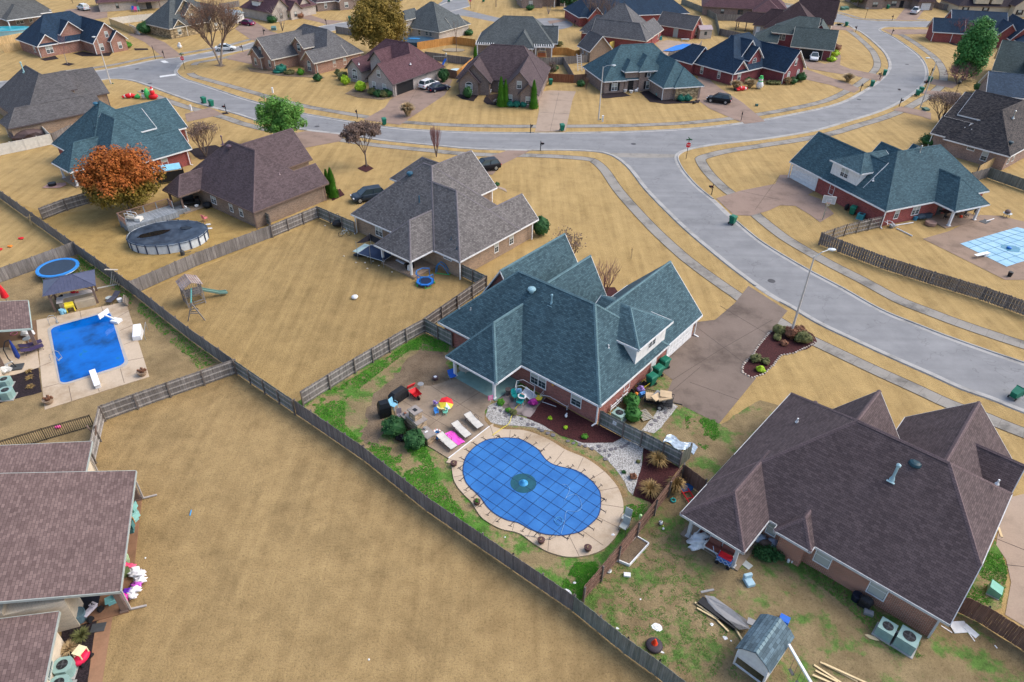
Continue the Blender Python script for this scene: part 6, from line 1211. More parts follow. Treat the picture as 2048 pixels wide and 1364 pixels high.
for i,q in enumerate(SP+[(1340,817),(1331,826),(1318,836),(1311,842),(1302,850)]):
    m=MB(); k=7; r_=random.uniform(.16,.22); m.prism([(r_*random.uniform(.8,1.15)*math.cos(6.283*j/k),r_*random.uniform(.65,1)*math.sin(6.283*j/k)) for j in range(k)],0,.05)
    single('stepping_stone',m,SLATE,'irregular dark stepping stone set in the pale gravel' if i<len(SP) else 'round flat stepping stone on the gravel walk behind the gate','stepping stone',(*G2(q),.03),random.uniform(0,3),'stepping stones in the gravel' if i<len(SP) else 'stepping stones behind the gate')
# dried corn stalks
for q,r_,h,l in [((1313,930),.95,1.5,'upper bundle of dried corn stalks in the lower mulch bed'),((1300,985),1.05,1.1,'lower bundle of dried corn stalks nearest the pool deck'),((1349,985),.9,1.9,'dried corn stalks drooping over the brown fence')]:
    plume(q,l,r_,h,LF_CORN,220,int(q[0]),'corn_stalks',None,1.3)
# three loungers and pink towel
FAB=plain((.55,.53,.48),.8); proto=None
for i,(hd,ft,l) in enumerate([((934,836),(968,868),'right lounger of the three white sun loungers on the pool patio'),((909,854),(944,886),'middle lounger of the three white sun loungers, pink sheet at its side'),((879,877),(914,907),'left lounger of the three white sun loungers on the pool patio')]):
    p=G2(hd);q=G2(ft); a=math.atan2(q[1]-p[1],q[0]-p[0])
    if i==0:
        t=thing('sun_lounger',l,'sun lounger',(*p,.09),a,'sun loungers on the pool patio'); m=MB(); m.box(.72,1.95,-.33,.33,.33,.36); build('seat',m,FAB,t); m=MB(); m.add([(.0,-.33,.52),(.74,-.33,.35),(.74,.33,.35),(0,.33,.52),(.0,-.33,.49),(.74,-.33,.32),(.74,.33,.32),(0,.33,.49)],[(0,1,2,3),(7,6,5,4),(0,4,5,1),(2,6,7,3),(0,3,7,4)]); build('backrest',m,FAB,t)
        m=MB()
        for sg in(-1,1): m.path([(0,sg*.35,.51),(.73,sg*.35,.335),(1.97,sg*.35,.345)],.02,6)
        m.tube((1.97,-.35,.345),(1.97,.35,.345),.02); m.tube((0,-.35,.51),(0,.35,.51),.02); build('frame',m,DKTRIM,t)
        for x,sg in((.35,1),(.35,-1),(1.8,1),(1.8,-1)): m=MB(); m.tube((x,sg*.35,.35),(x-.05,sg*.37,0),.018); build('leg',m,DKTRIM,t)
        for sg in(-1,1): m=MB(); m.path([(.55,sg*.36,.36),(.6,sg*.40,.56),(1.1,sg*.40,.56),(1.15,sg*.36,.35)],.018,6); build('armrest',m,DKTRIM,t)
        proto=t
    else: dup(proto,(*p,.09),a,l)
p=G2((896,868));q=G2((927,896)); a=math.atan2(q[1]-p[1],q[0]-p[0]); m=MB(); nx,ny=9,5
m.add([(i/nx*1.75,(j/ny-.5)*.85,.10+.045*math.sin(i*1.3+j)+.03*math.sin(j*2.1)) for i in range(nx+1) for j in range(ny+1)],[(i*(ny+1)+j,(i+1)*(ny+1)+j,(i+1)*(ny+1)+j+1,i*(ny+1)+j+1) for i in range(nx) for j in range(ny)]); single('beach_mat',m,plain((.85,.10,.55),.6),'bright pink sheet lying between the left and middle sun loungers','beach mat',(*p,.09),a,smooth=True)
# outdoor fireplace
a0=G(800,846); a1_=G(856,893); ang_=math.atan2(a1_.y-a0.y,a1_.x-a0.x); Lf=(a1_-a0).length
t=thing('outdoor_fireplace','tan stone outdoor fireplace with chimney and side shelves on the patio edge','fireplace',(a0.x,a0.y,.08),ang_)
FST=stonemat((.46,.34,.22),3.0); CAPM=concrete((.30,.27,.25),'cap stone',.3,1.5)
m=MB(); m.box(.9,2.5,0,.95,0,1.35); m.box(0,.9,.1,.7,0,.75); m.box(2.5,Lf,.0,.85,0,.72); build('hearth_body',m,FST,t)
m=MB(); m.box(.85,2.55,-.05,1.0,1.35,1.42); m.box(-.05,.87,.05,.75,.75,.82); m.box(2.5,Lf+.05,-.05,.9,.72,.79); build('cap_slab',m,CAPM,t)
m=MB(); m.box(1.3,2.1,.1,.8,1.42,2.1); c=build('chimney',m,FST,t); m=MB(); m.box(1.22,2.18,.02,.88,2.1,2.2); build('chimney_cap',m,CAPM,c); m=MB(); m.box(1.52,1.88,.3,.6,2.2,2.215); build('flue_opening',m,BLACK,c)
m=MB(); m.box(1.3,2.1,.951,.97,.15,.85); build('fire_opening',m,BLACK,t)
for x,y,z,l in((.3,.4,.82,'clay flower pot on the left shelf of the fireplace'),(2.75,.5,.79,'small grey jar on the right shelf of the fireplace')):
    v=Matrix.Rotation(ang_,3,'Z')@Vector((x,y,0)); m=MB(); m.lathe([(.08,0),(.13,.15),(.11,.22)],12); single('flower_pot',m,plain((.25,.12,.08)) if 'clay' in l else GREY,l,'pot',(a0.x+v.x,a0.y+v.y,z+.08))
v=Matrix.Rotation(ang_,3,'Z')@Vector((3.1,.4,0)); m=MB(); m.blob((0,0,.03),.1,.2,.03,1); single('dish',m,WHITE,'white oval dish on the right shelf of the fireplace','dish',(a0.x+v.x,a0.y+v.y,.88),ang_)
def covered(px,size,rot,label,name='covered_grill',mat=None,z=.0):
    t=thing(name,label,'covered grill',(*G2(px),z),rot); a,b,h=size; m=MB(); m.add([(-a/2,-b/2,.1),(a/2,-b/2,.1),(a/2,b/2,.1),(-a/2,b/2,.1),(-a/2,-b/2,h*.72),(a/2,-b/2,h*.72),(a/2,b/2,h*.72),(-a/2,b/2,h*.72),(-a*.36,-b*.33,h),(a*.36,-b*.33,h),(a*.36,b*.33,h),(-a*.36,b*.33,h)],[(0,1,5,4),(1,2,6,5),(2,3,7,6),(3,0,4,7),(4,5,9,8),(5,6,10,9),(6,7,11,10),(7,4,8,11),(8,9,10,11)])
    for i in range(9): x=-a/2+a*(i+.5)/9; m.beam((x,-b/2-.005,.1),(x*.95,-b/2+.02,h*.7),.04,.03)
    build('fabric_cover',m,mat or BLACK,t,bevel=.04)
    m=MB()
    for sx in(-1,1):
        for sy in(-1,1): m.tube((sx*a*.4,sy*b*.38,0),(sx*a*.4,sy*b*.38,.15),.05,.05,8)
    build('wheel',m,DKGREY,t); return t
covered((798,800),(1.7,.75,1.15),R(52),'long grill under a black cover at the upper patio edge'); covered((770,830),(1.0,.85,1.45),R(25),'tall rounded black covered grill on the grass beside the fireplace',mat=plain((.01,.012,.016),.45))
def chair(px,rot,label,mat,s=1.,name='chair',z=.09,frame=None,low=False,group=None,pos=None):
    t=thing(name,label,'chair',(*(pos or G2(px)),z),rot,group); h=.42*s; m=MB(); m.box(-.25*s,.25*s,-.25*s,.25*s,h-.03,h); build('seat',m,mat,t); m=MB(); m.obox((0,.27*s,h+.27*s),(.48*s,.04,.55*s),0,(-.22,0)); build('backrest',m,mat,t)
    for x,y in((-.22,-.22),(.22,-.22),(-.22,.24),(.22,.24)): m=MB(); m.tube((x*s,y*s,h),(x*s*1.15,y*s*1.15,0),.02*max(s,.7)); build('leg',m,frame or mat,t)
    for sg in(-1,1): m=MB(); m.path([(sg*.26*s,-.22*s,h),(sg*.28*s,-.22*s,h+.22*s),(sg*.28*s,.25*s,h+.24*s)],.018,6); build('armrest',m,frame or mat,t)
    return t
chair((788,818),1.0,'light blue molded chair between the two covered grills',LIGHTBLUE,1.0); chair((800,838),.3,'folding chair with grey seat before the covered grill',plain((.25,.22,.25)),.9,frame=BRTRIM)
t=thing('wheelbarrow','red wheelbarrow-like lounger tipped up beyond the long covered grill','wheelbarrow',(*G2((832,795)),.05),R(40)); m=MB(); m.add([(-.35,-.5,.5),(.35,-.5,.5),(.4,.6,.55),(-.4,.6,.55),(-.25,-.3,.3),(.25,-.3,.3),(.25,.35,.25),(-.25,.35,.25)],[(4,5,6,7),(0,4,7,3),(1,2,6,5),(0,1,5,4),(2,3,7,6),(7,6,5,4)]); m.obox((0,.75,.75),(.8,.06,.6),0,(.5,0)); build('tray',m,RED,t); m=MB(); m.tube((-.05,-.45,.2),(.05,-.45,.2),.2,.2,14); build('wheel',m,BLACK,t)
for sg in(-1,1): m=MB(); m.path([(sg*.28,-.45,.25),(sg*.3,.4,.3),(sg*.3,.4,0)],.02,6); build('handle',m,BLACK,t)
m=MB(); m.lathe([(.28,.42),(.28,.45)],16); 
for i in range(3): m.tube((.2*math.cos(i*2.1),.2*math.sin(i*2.1),.42),(.26*math.cos(i*2.1),.26*math.sin(i*2.1),0),.015)
single('side_table',m,GREY,'small round grey side table beside the red wheelbarrow','side table',(*G2((842,777)),.09))
# childrens table with fallen parasol
t=thing('kids_table','small yellow and white round childrens table on the patio','table',(*G2((884,822)),.09)); m=MB(); m.lathe([(.42,.46),(.44,.49),(.42,.52)],20); build('tabletop',m,plain((.75,.66,.25)),t); 
for i in range(4): m=MB(); a=R(45+90*i); m.tube((.25*math.cos(a),.25*math.sin(a),.46),(.36*math.cos(a),.36*math.sin(a),0),.03); build('leg',m,YELLOW,t)
for q,r_,mt,l in [((873,830),.4,plain((.05,.25,.65)),'blue chair at the childrens table'),((891,830),-.3,plain((.2,.6,.45)),'mint green chair at the childrens table'),((872,812),2.6,plain((.35,.25,.65)),'violet chair at the childrens table'),((896,810),3.6,plain((.65,.3,.6)),'pink lilac chair at the childrens table')]: chair(q,r_,l,mt,.62,'kids_chair',group='chairs at the childrens table')
for k,(mt,l) in enumerate([(RED,'red')]):
    t=thing('kids_parasol','small red, yellow and white parasol tipped over the childrens table','parasol',(*G2((893,820)),.75),R(-40)); n=8
    for i in range(n):
        a,b=R(45*i),R(45*i+45); m=MB(); m.add([(0,0,.22),(.62*math.cos(a),.62*math.sin(a),0),(.62*math.cos(b),.62*math.sin(b),0),(0,0,.20)],[(0,1,2),(3,2,1)]); build('canopy_panel',m,(RED,RED,RED,RED,YELLOW,YELLOW,WHITE,YELLOW)[i],t)
    m=MB(); m.tube((0,0,.2),(0,0,-.5),.02); build('pole',m,WHITE,t); t.rotation_euler=(R(24),R(8),0)
t=thing('baby_float','blue and white inflatable baby float beside the fireplace shelf','pool toy',(*G2((874,874)),.09)); m=MB()
def torus(m,R_,r_,n=20,k=8,c=(0,0,0),sy=1):
    vs=[(c[0]+(R_+r_*math.cos(6.283*j/k))*math.cos(6.283*i/n),c[1]+sy*(R_+r_*math.cos(6.283*j/k))*math.sin(6.283*i/n),c[2]+r_*math.sin(6.283*j/k)) for i in range(n) for j in range(k)]
    m.add(vs,[(i*k+j,((i+1)%n)*k+j,((i+1)%n)*k+(j+1)%k,i*k+(j+1)%k) for i in range(n) for j in range(k)])
torus(m,.34,.11,c=(0,0,.12)); build('ring',m,plain((.04,.3,.7),.3),t,smooth=True); m=MB(); torus(m,.28,.09,c=(0,.1,.33)); build('upper_ring',m,WHITE,t,smooth=True); m=MB(); 
for i in range(6): m.blob((.28*math.cos(i),.1+.28*math.sin(i),.44),.05,.05,.04,1)
build('spots',m,plain((.7,.2,.1)),t)
m=MB(); m.blob((0,0,.28),.42,.36,.3,2,.35,2); m.blob((.2,-.1,.25),.3,.22,.28,2,.4,4); t=single('trash_bags',m,plain((.01,.01,.015),.25),'glossy black plastic bag heap between the two round bushes','plastic bag',(*G2((801,880)),0))
for q,mt,r_,l in [((871,759),plain((.03,.12,.18)),.2,'dark tub with white lid on the bare ground')]:
    m=MB(); m.lathe([(.22,0),(.28,.3),(.2,.32),(.18,.34)],14); single('tub',m,plain((.10,.06,.06)),l,'tub',(*G2(q),0)); m=MB(); m.lathe([(.15,.34),(.12,.36)],12); single('tub_ball',m,WHITE,'white and blue ball sitting on the dark tub','ball',(*G2(q),0))
t=thing('beach_chair','royal blue folding chair at the left porch post','chair',(*G2((905,757)),.05),.5); m=MB(); m.box(-.3,.3,-.3,.3,.3,.33); build('seat',m,BLUE,t); m=MB(); m.obox((0,.34,.5),(.6,.04,.45),0,(-.5,0)); build('backrest',m,BLUE,t); m=MB()
for sx in(-1,1): m.tube((sx*.3,-.3,0),(sx*.3,.3,.33),.015); m.tube((sx*.3,.3,0),(sx*.3,-.3,.33),.015)
build('frame',m,METAL,t)
# porch contents
h=H1.t.matrix_basis
def on(Hs,x,y,z=0): v=Hs.t.matrix_basis@Vector((x,y,z)); return (v.x,v.y,v.z)
m=MB(); m.lathe([(.05,0),(.05,.6),(.62,.62),(.62,.66)],20); p=on(H1,13.1,1.9); single('round_table',m,plain((.5,.47,.4)),'round cream table under the porch of the teal roofed house','table',(p[0],p[1],.1))
m=MB(); m.lathe([(.2,0),(.26,.5),(.28,.55)],14); p=on(H1,8.3,1.6); single('planter',m,DKTRIM,'tall dark barrel planter beside the white porch post','planter',(p[0],p[1],.1))
t=thing('yard_sign','small pink and white sign by the white porch post','sign',(*G2((981,806)),0),.3); m=MB(); m.box(-.2,.2,-.01,.01,.35,.85); build('panel',m,PINK,t); m=MB(); 
for z in(.45,.6,.75): m.box(-.14,.14,-.018,-.01,z,z+.05)
build('motif',m,WHITE,t); m=MB(); m.box(-.01,.01,-.01,.01,0,.4); build('stake',m,WHITE,t)
# toy heap by the wall
def frame_rack(px,rot,label,L=1.6,h=1.2,w_=.8,mat=WHITE,name='metal_rack',n=4):
    t=thing(name,label,'metal frame',(*G2(px),.05),rot); m=MB()
    for y in(0,w_): m.path([(0,y,0),(0,y,h),(L*.35,y,h+.2),(L,y,h*.7),(L,y,0)],.02,6)
    for i in range(n+1): 
        z=h*i/n; m.tube((0,0,z),(0,w_,z),.014); m.tube((L,0,z*.7),(L,w_,z*.7),.014)
    build('tubes',m,mat,t); return t
frame_rack((1030,795),R(-10),'white tubular metal rack standing by the double window'); frame_rack((1080,800),R(-30),'low white curved metal frame lying by the brick wall',2.6,.55,.9,n=2)
for (x,y,mt,r_,l,k) in [(1036,790,plain((.25,.5,.75)),.35,'pale blue plastic toy heap inside the metal rack',3),(1041,800,plain((.05,.5,.12)),.3,'bright green cloth in the toy heap',5),(1066,811,plain((.28,.02,.20)),.42,'purple plastic tub in the toy heap',6)]:
    m=MB(); m.blob((0,0,.35),r_,r_*.8,.32,2,.6,k); single('toy',m,mt,l,'toy',(*G2((x,y)),.05))
for q,r_,l in [((1030,800),.6,'left teal garden chair in the toy heap'),((1040,812),-.5,'front teal garden chair beside the white high table')]: chair(q,r_,l,plain((.01,.25,.25)),1.0,'garden_chair')
t=thing('high_table','small round white high table with a clay pot on top','table',(*G2((1044,806)),.05)); m=MB(); m.lathe([(.38,.72),(.38,.76)],20); build('tabletop',m,WHITE,t); 
for i in range(4): m=MB(); a=R(90*i+20); m.tube((.25*math.cos(a),.25*math.sin(a),.72),(.33*math.cos(a),.33*math.sin(a),0),.022); build('leg',m,WHITE,t)
m=MB(); m.lathe([(.09,0),(.14,.16)],10); single('flower_pot',m,plain((.45,.2,.14)),'terracotta pot on the white high table','pot',(*G2((1044,806)),.81))
t=thing('folding_lounger','folded grey striped lounger leaning in the toy heap','lounger',(*G2((1058,800)),.1),R(60)); m=MB()
for i in range(7): m.obox((-.35+i*.12,0,.55),(.07,1.2,.03),0,(.5,0))
build('straps',m,plain((.4,.46,.55)),t); m=MB(); m.beam((-.42,-.55,.25),(-.42,.55,.85),.04); m.beam((.42,-.55,.25),(.42,.55,.85),.04); build('frame',m,WHITE,t)
t=thing('sand_toy_bucket','yellow green toy tray on a dark round base by the brick wall','toy',(*G2((1077,800)),.05)); m=MB(); m.lathe([(.45,0),(.48,.1)],16); build('base',m,DKTRIM,t); m=MB(); m.lathe([(.3,.1),(.36,.25),(.2,.26)],7); build('tray',m,YELLOW,t)
m=MB(); m.beam((0,0,.05),(1.7,-.9,.08),.035); single('pole',m,WHITE,'long white pole lying on the red mulch by the toy heap','pole',(*G2((1072,801)),.05))
p=on(H1,5.0,-.36,1.7); m=MB(); m.prism([(.16*(1 if i%2 else .5)*math.cos(R(36*i)),.16*(1 if i%2 else .5)*math.sin(R(36*i))) for i in range(10)],0,.03); o=single('wall_star',m,plain((.6,.33,.05)),'small golden star ornament on the brick wall between windows','wall ornament',p,0); o.rotation_euler=(R(90),0,H1.t.rotation_euler.z+R(180))
m=MB(); m.blob((0,0,.12),.12,.2,.12,2,.3); m.blob((.06,.12,.25),.07,.07,.07,1); single('garden_ornament',m,WHITE,'white duck-like ornament in the red mulch bed','garden ornament',(*G2((1132,834)),.04))
# back wall corner: bushes, trailer, pallet, clutter
t=thing('utility_trailer','small black mesh utility trailer piled with flattened cardboard','trailer',(*G2((1316,808)),0),heading((1285,800),(1345,812))); m=MB(); m.box(-1.2,1.2,-.65,.65,.42,.48); m.beam((1.2,0,.45),(2.0,0,.45),.08); build('bed',m,BLACK,t)
m=MB()
for i in range(17):
    x=-1.2+i*.15; m.beam((x,-.65,.48),(x,-.65,.85),.025); m.beam((x,.65,.48),(x,.65,.85),.025)
for i in range(9): y=-.65+i*.1625; m.beam((-1.2,y,.48),(-1.2,y,.85),.025)
for y in(-.65,.65): m.beam((-1.2,y,.86),(1.2,y,.86),.04)
m.beam((-1.2,-.65,.86),(-1.2,.65,.86),.04); build('mesh_sides',m,BLACK,t)
for sg in(-1,1): m=MB(); m.tube((.2,sg*.68,.28),(.2,sg*.86,.28),.28,.28,16); w2=build('wheel',m,BLACK,t); m=MB(); m.tube((.2,sg*.86,.28),(.2,sg*.875,.28),.15,.15,10); build('rim',m,METAL,w2)
CARD=plain((.50,.38,.24),.8)
for i,(x,y,z,a,s_,tl) in enumerate([(-.5,0,.6,.2,(1.3,.9),.1),(.1,.1,.72,-.4,(1.2,.9),.15),(.4,-.1,.86,.5,(1.2,.8),-.12),(.5,.2,.98,.1,(1.0,.8),.1),(-.2,-.3,.9,1.0,(1.1,.6),.3)]):
    v=Matrix.Rotation(t.rotation_euler.z,3,'Z')@Vector((x,y,0)); m=MB(); m.obox((0,0,.08),(s_[0],s_[1],.1),0,(tl,tl*.6)); single('cardboard_box',m,CARD if i!=1 else GREY,['flattened cardboard at the trailer front','grey flattened box in the trailer heap','large tan box atop the trailer heap','topmost tan box on the trailer','box leaning in the trailer middle'][i],'cardboard box',(t.location.x+v.x,t.location.y+v.y,z),t.rotation_euler.z+a)
t=thing('wooden_pallet','weathered wooden pallet leaning on the ground beside the clipped bushes','pallet',(*G2((1289,833)),.05),heading((1280,820),(1300,843))); m=MB()
for i in range(7): m.box(-.6+i*.18,-.6+i*.18+.11,-.5,.5,.12,.14)
build('deck_boards',m,plain((.35,.33,.28),.9),t); m=MB()
for y in(-.48,0,.44): m.box(-.6,.6,y,y+.05,.02,.12)
build('stringers',m,plain((.5,.42,.2),.9),t)
m=MB(); m.lathe([(.5,0),(.62,.35),(.58,.36),(.46,.05)],18); single('round_tub',m,BLACK,'large round black tub against the brick wall behind the bushes','tub',(*G2((1255,790)),0)); m=MB(); m.blob((0,0,.3),.35,.3,.3,2,.5,3); single('toy_bag',m,plain((.3,.2,.5)),'violet toy bundle beside the trailer','toy',(*G2((1280,783)),0)); m=MB(); m.obox((0,0,.35),(.5,.3,.6),.5,(.4,0)); single('plastic_crate',m,plain((.05,.25,.65)),'blue plastic slide piece beside the trailer','toy',(*G2((1283,795)),0)); m=MB(); m.blob((0,0,.18),.18,.18,.18,2); single('basketball',m,ORANGE,'orange ball by the blue plastic piece','ball',(*G2((1272,791)),0))
t=thing('wheelbarrow','black wheelbarrow with yellow handles leaning on the wall','wheelbarrow',(*G2((1283,778)),0),R(-50)); m=MB(); m.add([(-.3,-.45,.6),(.3,-.45,.6),(.35,.5,.55),(-.35,.5,.55),(-.2,-.25,.35),(.2,-.25,.35),(.2,.3,.3),(-.2,.3,.3)],[(4,5,6,7),(0,4,7,3),(1,2,6,5),(0,1,5,4),(2,3,7,6)]); build('tray',m,BLACK,t)
for sg in(-1,1): m=MB(); m.beam((sg*.3,-.5,.35),(sg*.32,1.0,.6),.04); build('handle',m,YELLOW,t)
m=MB(); m.tube((-.05,-.6,.2),(.05,-.6,.2),.2,.2,12); build('wheel',m,DKGREY,t)
p=on(H1,.35,-2.3); t=thing('pool_pump','white pool pump pipes along the brick wall by the air conditioner','pool equipment',(p[0],p[1],0),H1.t.rotation_euler.z); m=MB()
for z in(.3,.6): m.beam((-.1,0,z),(-.1,-2.6,z),.07)
for y in(0,-.9,-1.8,-2.6): m.beam((-.1,y,0),(-.1,y,.9),.06)
build('pipes',m,WHITE,t); m=MB(); m.lathe([(.2,0),(.22,.5),(.1,.6)],12,(-.35,-2.2,0)); build('filter',m,DKGREY,t)
t=thing('fence_notice','white paper notice fixed on the gate fence behind the gravel bed','notice',(*G2((1228,864)),0),heading((1199,850),(1245,875))); m=MB(); m.box(-.17,.17,-.12,-.1,.75,1.25); build('sheet',m,WHITE,t); m=MB(); 
for i in range(4): m.box(-.11,.11,-.125,-.12,.85+i*.09,.88+i*.09)
build('print',m,GREY,t)
m=MB(); nx,ny=14,7
m.add([(i/nx*2.6,(j/ny-.5)*1.0+.2*math.sin(i*.7),.06+.1*abs(noise.noise(Vector((i*.6,j*.7,0))))) for i in range(nx+1) for j in range(ny+1)],[(i*(ny+1)+j,(i+1)*(ny+1)+j,(i+1)*(ny+1)+j+1,i*(ny+1)+j+1) for i in range(nx) for j in range(ny)]); single('tarpaulin',m,plain((.42,.50,.56),.25,.4,.35),'crumpled silver blue tarpaulin behind the gate fence','tarpaulin',(*G2((1330,878)),.02),heading((1330,878),(1378,897)))
# right end of the pool yard
for q,l in [((1251,1043),'upper of the two grey green chairs by the brown fence'),((1247,1060),'lower of the two grey green chairs by the brown fence')]: chair(q,R(-35),l,plain((.42,.46,.44)),1.1,'garden_chair',z=.0,frame=DKTRIM)
m=MB(); m.lathe([(.35,0),(.4,.1),(.3,.2),(.05,.24)],18); single('white_dome',m,WHITE,'white round plastic dome at the fence corner of the pool yard','dome',(*G2((1131,1190)),0),smooth=True)
for q,l,mt,s_ in [((1149,1167),'crushed white can on the green grass by the fence corner',WHITE,.1),((1010,1075),'tiny white object on the pool yard grass by the fence',WHITE,.06),((1226,1071),'small white fitting at the pool deck edge',WHITE,.12)]: m=MB(); m.blob((0,0,s_*.6),s_*1.3,s_,s_*.6,1,.4); single('litter',m,mt,l,'litter',(*G2(q),.0))
# ---------------------------------------------------------------- left pool yard
deckL=[(73,641),(252,604),(299,754),(90,820),(84,770),(78,700)]
m=MB(); m.prism(W(deckL),0,.05); o=build('pool_deck',m,M_DECK); o['kind']='structure'
m=MB(); m.prism(W([(-30,700),(73,688),(80,735),(30,750),(-30,760)]),0,.045); o=build('patio',m,M_DECK); o['kind']='structure'
sheet('patio',[(0,650),(75,640),(80,690),(0,705)],.03,concrete((.20,.12,.07),'brown patio',.3)); sheet('mulch_bed',[(-20,765),(77,731),(84,785),(-20,812)],.03,M_MULB,jag=.06)
m=MB()
for a,b in [((114,632),(112,641)),((160,622),(163,638)),((203,613),(209,632)),((228,640),(262,620)),((240,662),(268,650)),((248,690),(275,680)),((256,722),(288,716)),((241,738),(249,767)),((193,770),(199,784)),((138,773),(144,803)),((85,777),(118,768)),((78,735),(105,724))]: m.beam((*G2(a),.052),(*G2(b),.052),.04,.01)
o=build('deck_joint',m,plain((.13,.10,.08),.9)); o['kind']='structure'
pw=W([(101,657),(220,624),(252,729),(122,770)]); c0=[sum(p[i] for p in pw)/len(pw) for i in(0,1)]; pl=[]
for i in range(4):
    a_,b_,c_=[Vector(pw[(i+j)%4])-Vector(c0) for j in(-1,0,1)]; p1=b_+(a_-b_).normalized()*.8; p2=b_+(c_-b_).normalized()*.8
    for k in range(7): u=k/6; q=p1*(1-u)**2+b_*2*u*(1-u)+p2*u*u; pl.append((q.x,q.y))
t=thing('swimming_pool','deep blue rectangular pool with green algae tint at left','swimming pool',(*c0,0))
m=MB(); big=[(x*1.085,y*1.045) for x,y in pl]; m.prism(big,.051,.075); build('coping',m,M_COPE,t)
WAT=N('pool water',.06); WAT.b.inputs['Specular IOR Level'].default_value=.35; _w=WAT.ramp(WAT.noise(.32,4,.6),[(.38,(.002,.06,.22)),(.5,(.002,.11,.44)),(.62,(.002,.13,.52)),(.7,(.008,.15,.24))]); WAT.bump(WAT.noise(3.5,3,.6),.06,.05); WAT=WAT.out(_w)
capsheet('water',pl,.08,WAT,t)
def board(px0,px1,label,w_=.5,z=.45):
    a=G(*px0,z);b=G(*px1,z); an=math.atan2(b.y-a.y,b.x-a.x); L=(b-a).length; t=thing('diving_board',label,'diving board',(a.x,a.y,.05),an); m=MB(); m.box(0,L,-w_/2,w_/2,z-.05,z); build('board',m,plain((.78,.8,.8),.4),t,bevel=.01); m=MB(); m.box(L-.75,L-.15,-w_/2+.03,w_/2-.03,0,z-.05); build('stand',m,WHITE,t)
board((184,740),(195,771),'white diving board at the near end of the deep blue pool')
def rail(px,rot,label):
    t=thing('pool_ladder',label,'pool ladder',(*G2(px),.06),rot)
    for y in(0,.5): m=MB(); m.path([(0,y,0),(0,y,.6),(.25,y,.8),(.6,y,.7),(.75,y,0)],.022,6); build('handrail',m,METAL,t)
    m=MB(); m.box(.6,.75,0,.5,.02,.06); build('step',m,METAL,t)
rail((101,652),.7,'steel handrails at the far left pool corner'); rail((103,722),-.1,'steel pool ladder on the left side of the deep blue pool')
t=thing('pool_basketball','white poolside basketball goal leaning over the water','basketball goal',(*G2((234,645)),.06),R(165)); m=MB(); m.obox((0,0,.15),(.9,.7,.3)); build('base',m,WHITE,t,bevel=.04); m=MB(); m.beam((0,0,.25),(.9,.3,.9),.12); m.beam((.9,-.35,1.0),(.9,.95,1.0),.1,.5); build('arm_and_board',m,WHITE,t); m=MB(); torus(m,.25,.02,16,6,(1.25,.3,.85)); 
for i in range(10): a=R(36*i); m.tube((1.25+.25*math.cos(a),.3+.25*math.sin(a),.85),(1.25+.14*math.cos(a+.3),.3+.14*math.sin(a+.3),.45),.012,.012,4)
build('net_rim',m,plain((.05,.35,.4)),t)
t=thing('pool_slide_box','white boxy pool slide base with steel handrail right of the deck','slide',(*G2((277,672)),0),R(-72)); m=MB(); m.add([(-.8,-.4,0),(.8,-.4,0),(.8,.4,0),(-.8,.4,0),(-.8,-.35,.9),(.8,-.35,.5),(.8,.35,.5),(-.8,.35,.9)],[(0,1,5,4),(1,2,6,5),(2,3,7,6),(3,0,4,7),(4,5,6,7)]); build('casing',m,WHITE,t,bevel=.05); m=MB(); m.path([(-.9,.75,0),(-.9,.75,.9),(.9,.75,.6),(.9,.75,0)],.025,6); build('handrail',m,METAL,t)
for q,l in [((286,751),'stone planter of dead brown grass at the right deck corner'),((99,807),'stone planter of dead brown grass at the lower left deck corner')]:
    t=thing('planter',l,'planter',(*G2(q),.05)); m=MB(); m.lathe([(.25,0),(.38,.2),(.40,.36),(.44,.42),(.36,.43)],16); build('pot',m,plain((.30,.22,.15),.8),t); m=MB(); leafcloud(m,(0,0,.55),(.35,.35,.18),420,.06,14,4); build('dead_grass',m,LF_RD,t,uv=False)
for q,l in [((58,745),'upper curled dried leaf clump in the dark mulch bed'),((60,757),'middle dried leaf clump in the dark mulch bed'),((62,775),'lower dried leaf clump in the dark mulch bed')]: plume(q,l,.45,.35,LF_CORN,60,int(q[1]),'dried_plant',None,1.2)
# gazebo
gz=[G2((112,624)),G2((196,606))]; ga=math.atan2(gz[1][1]-gz[0][1],gz[1][0]-gz[0][0]); gL=math.dist(*gz)
t=thing('gazebo','brown timber gazebo with ribbed slate blue metal roof by the pool','gazebo',(*gz[0],0),ga); D_=2.7
for x,y in((0,0),(gL,0),(0,D_),(gL,D_)): m=MB(); m.box(x-.09,x+.09,y-.09,y+.09,0,2.15); build('post',m,BRTRIM,t); 
m=MB()
for x in(0,gL):
    for y in(0,D_):
        sx=1 if x==0 else -1; sy=1 if y==0 else -1; m.beam((x,y,1.6),(x+sx*.6,y,2.1),.09); m.beam((x,y,1.6),(x,y+sy*.6,2.1),.09)
m.box(-.3,gL+.3,-.06,.06,2.08,2.24); m.box(-.3,gL+.3,D_-.06,D_+.06,2.08,2.24); m.box(-.06,.06,-.3,D_+.3,2.07,2.23); m.box(gL-.06,gL+.06,-.3,D_+.3,2.07,2.23); build('beams',m,BRTRIM,t)
m=MB(); a,b,c_,d_=(-.45,-.45,2.22),(gL+.45,-.45,2.22),(gL+.45,D_+.45,2.22),(-.45,D_+.45,2.22); e,f=(1.4,D_/2,3.1),(gL-1.4,D_/2,3.1)
m.add([a,b,c_,d_,e,f],[(0,1,5,4),(1,2,5),(2,3,4,5),(3,0,4),(3,2,1,0)]); GZ=plain((.10,.11,.17),.35,.3); r_=build('roof',m,GZ,t); m=MB()
def lerp(p,q,k): return tuple(p[i]+(q[i]-p[i])*k for i in range(3))
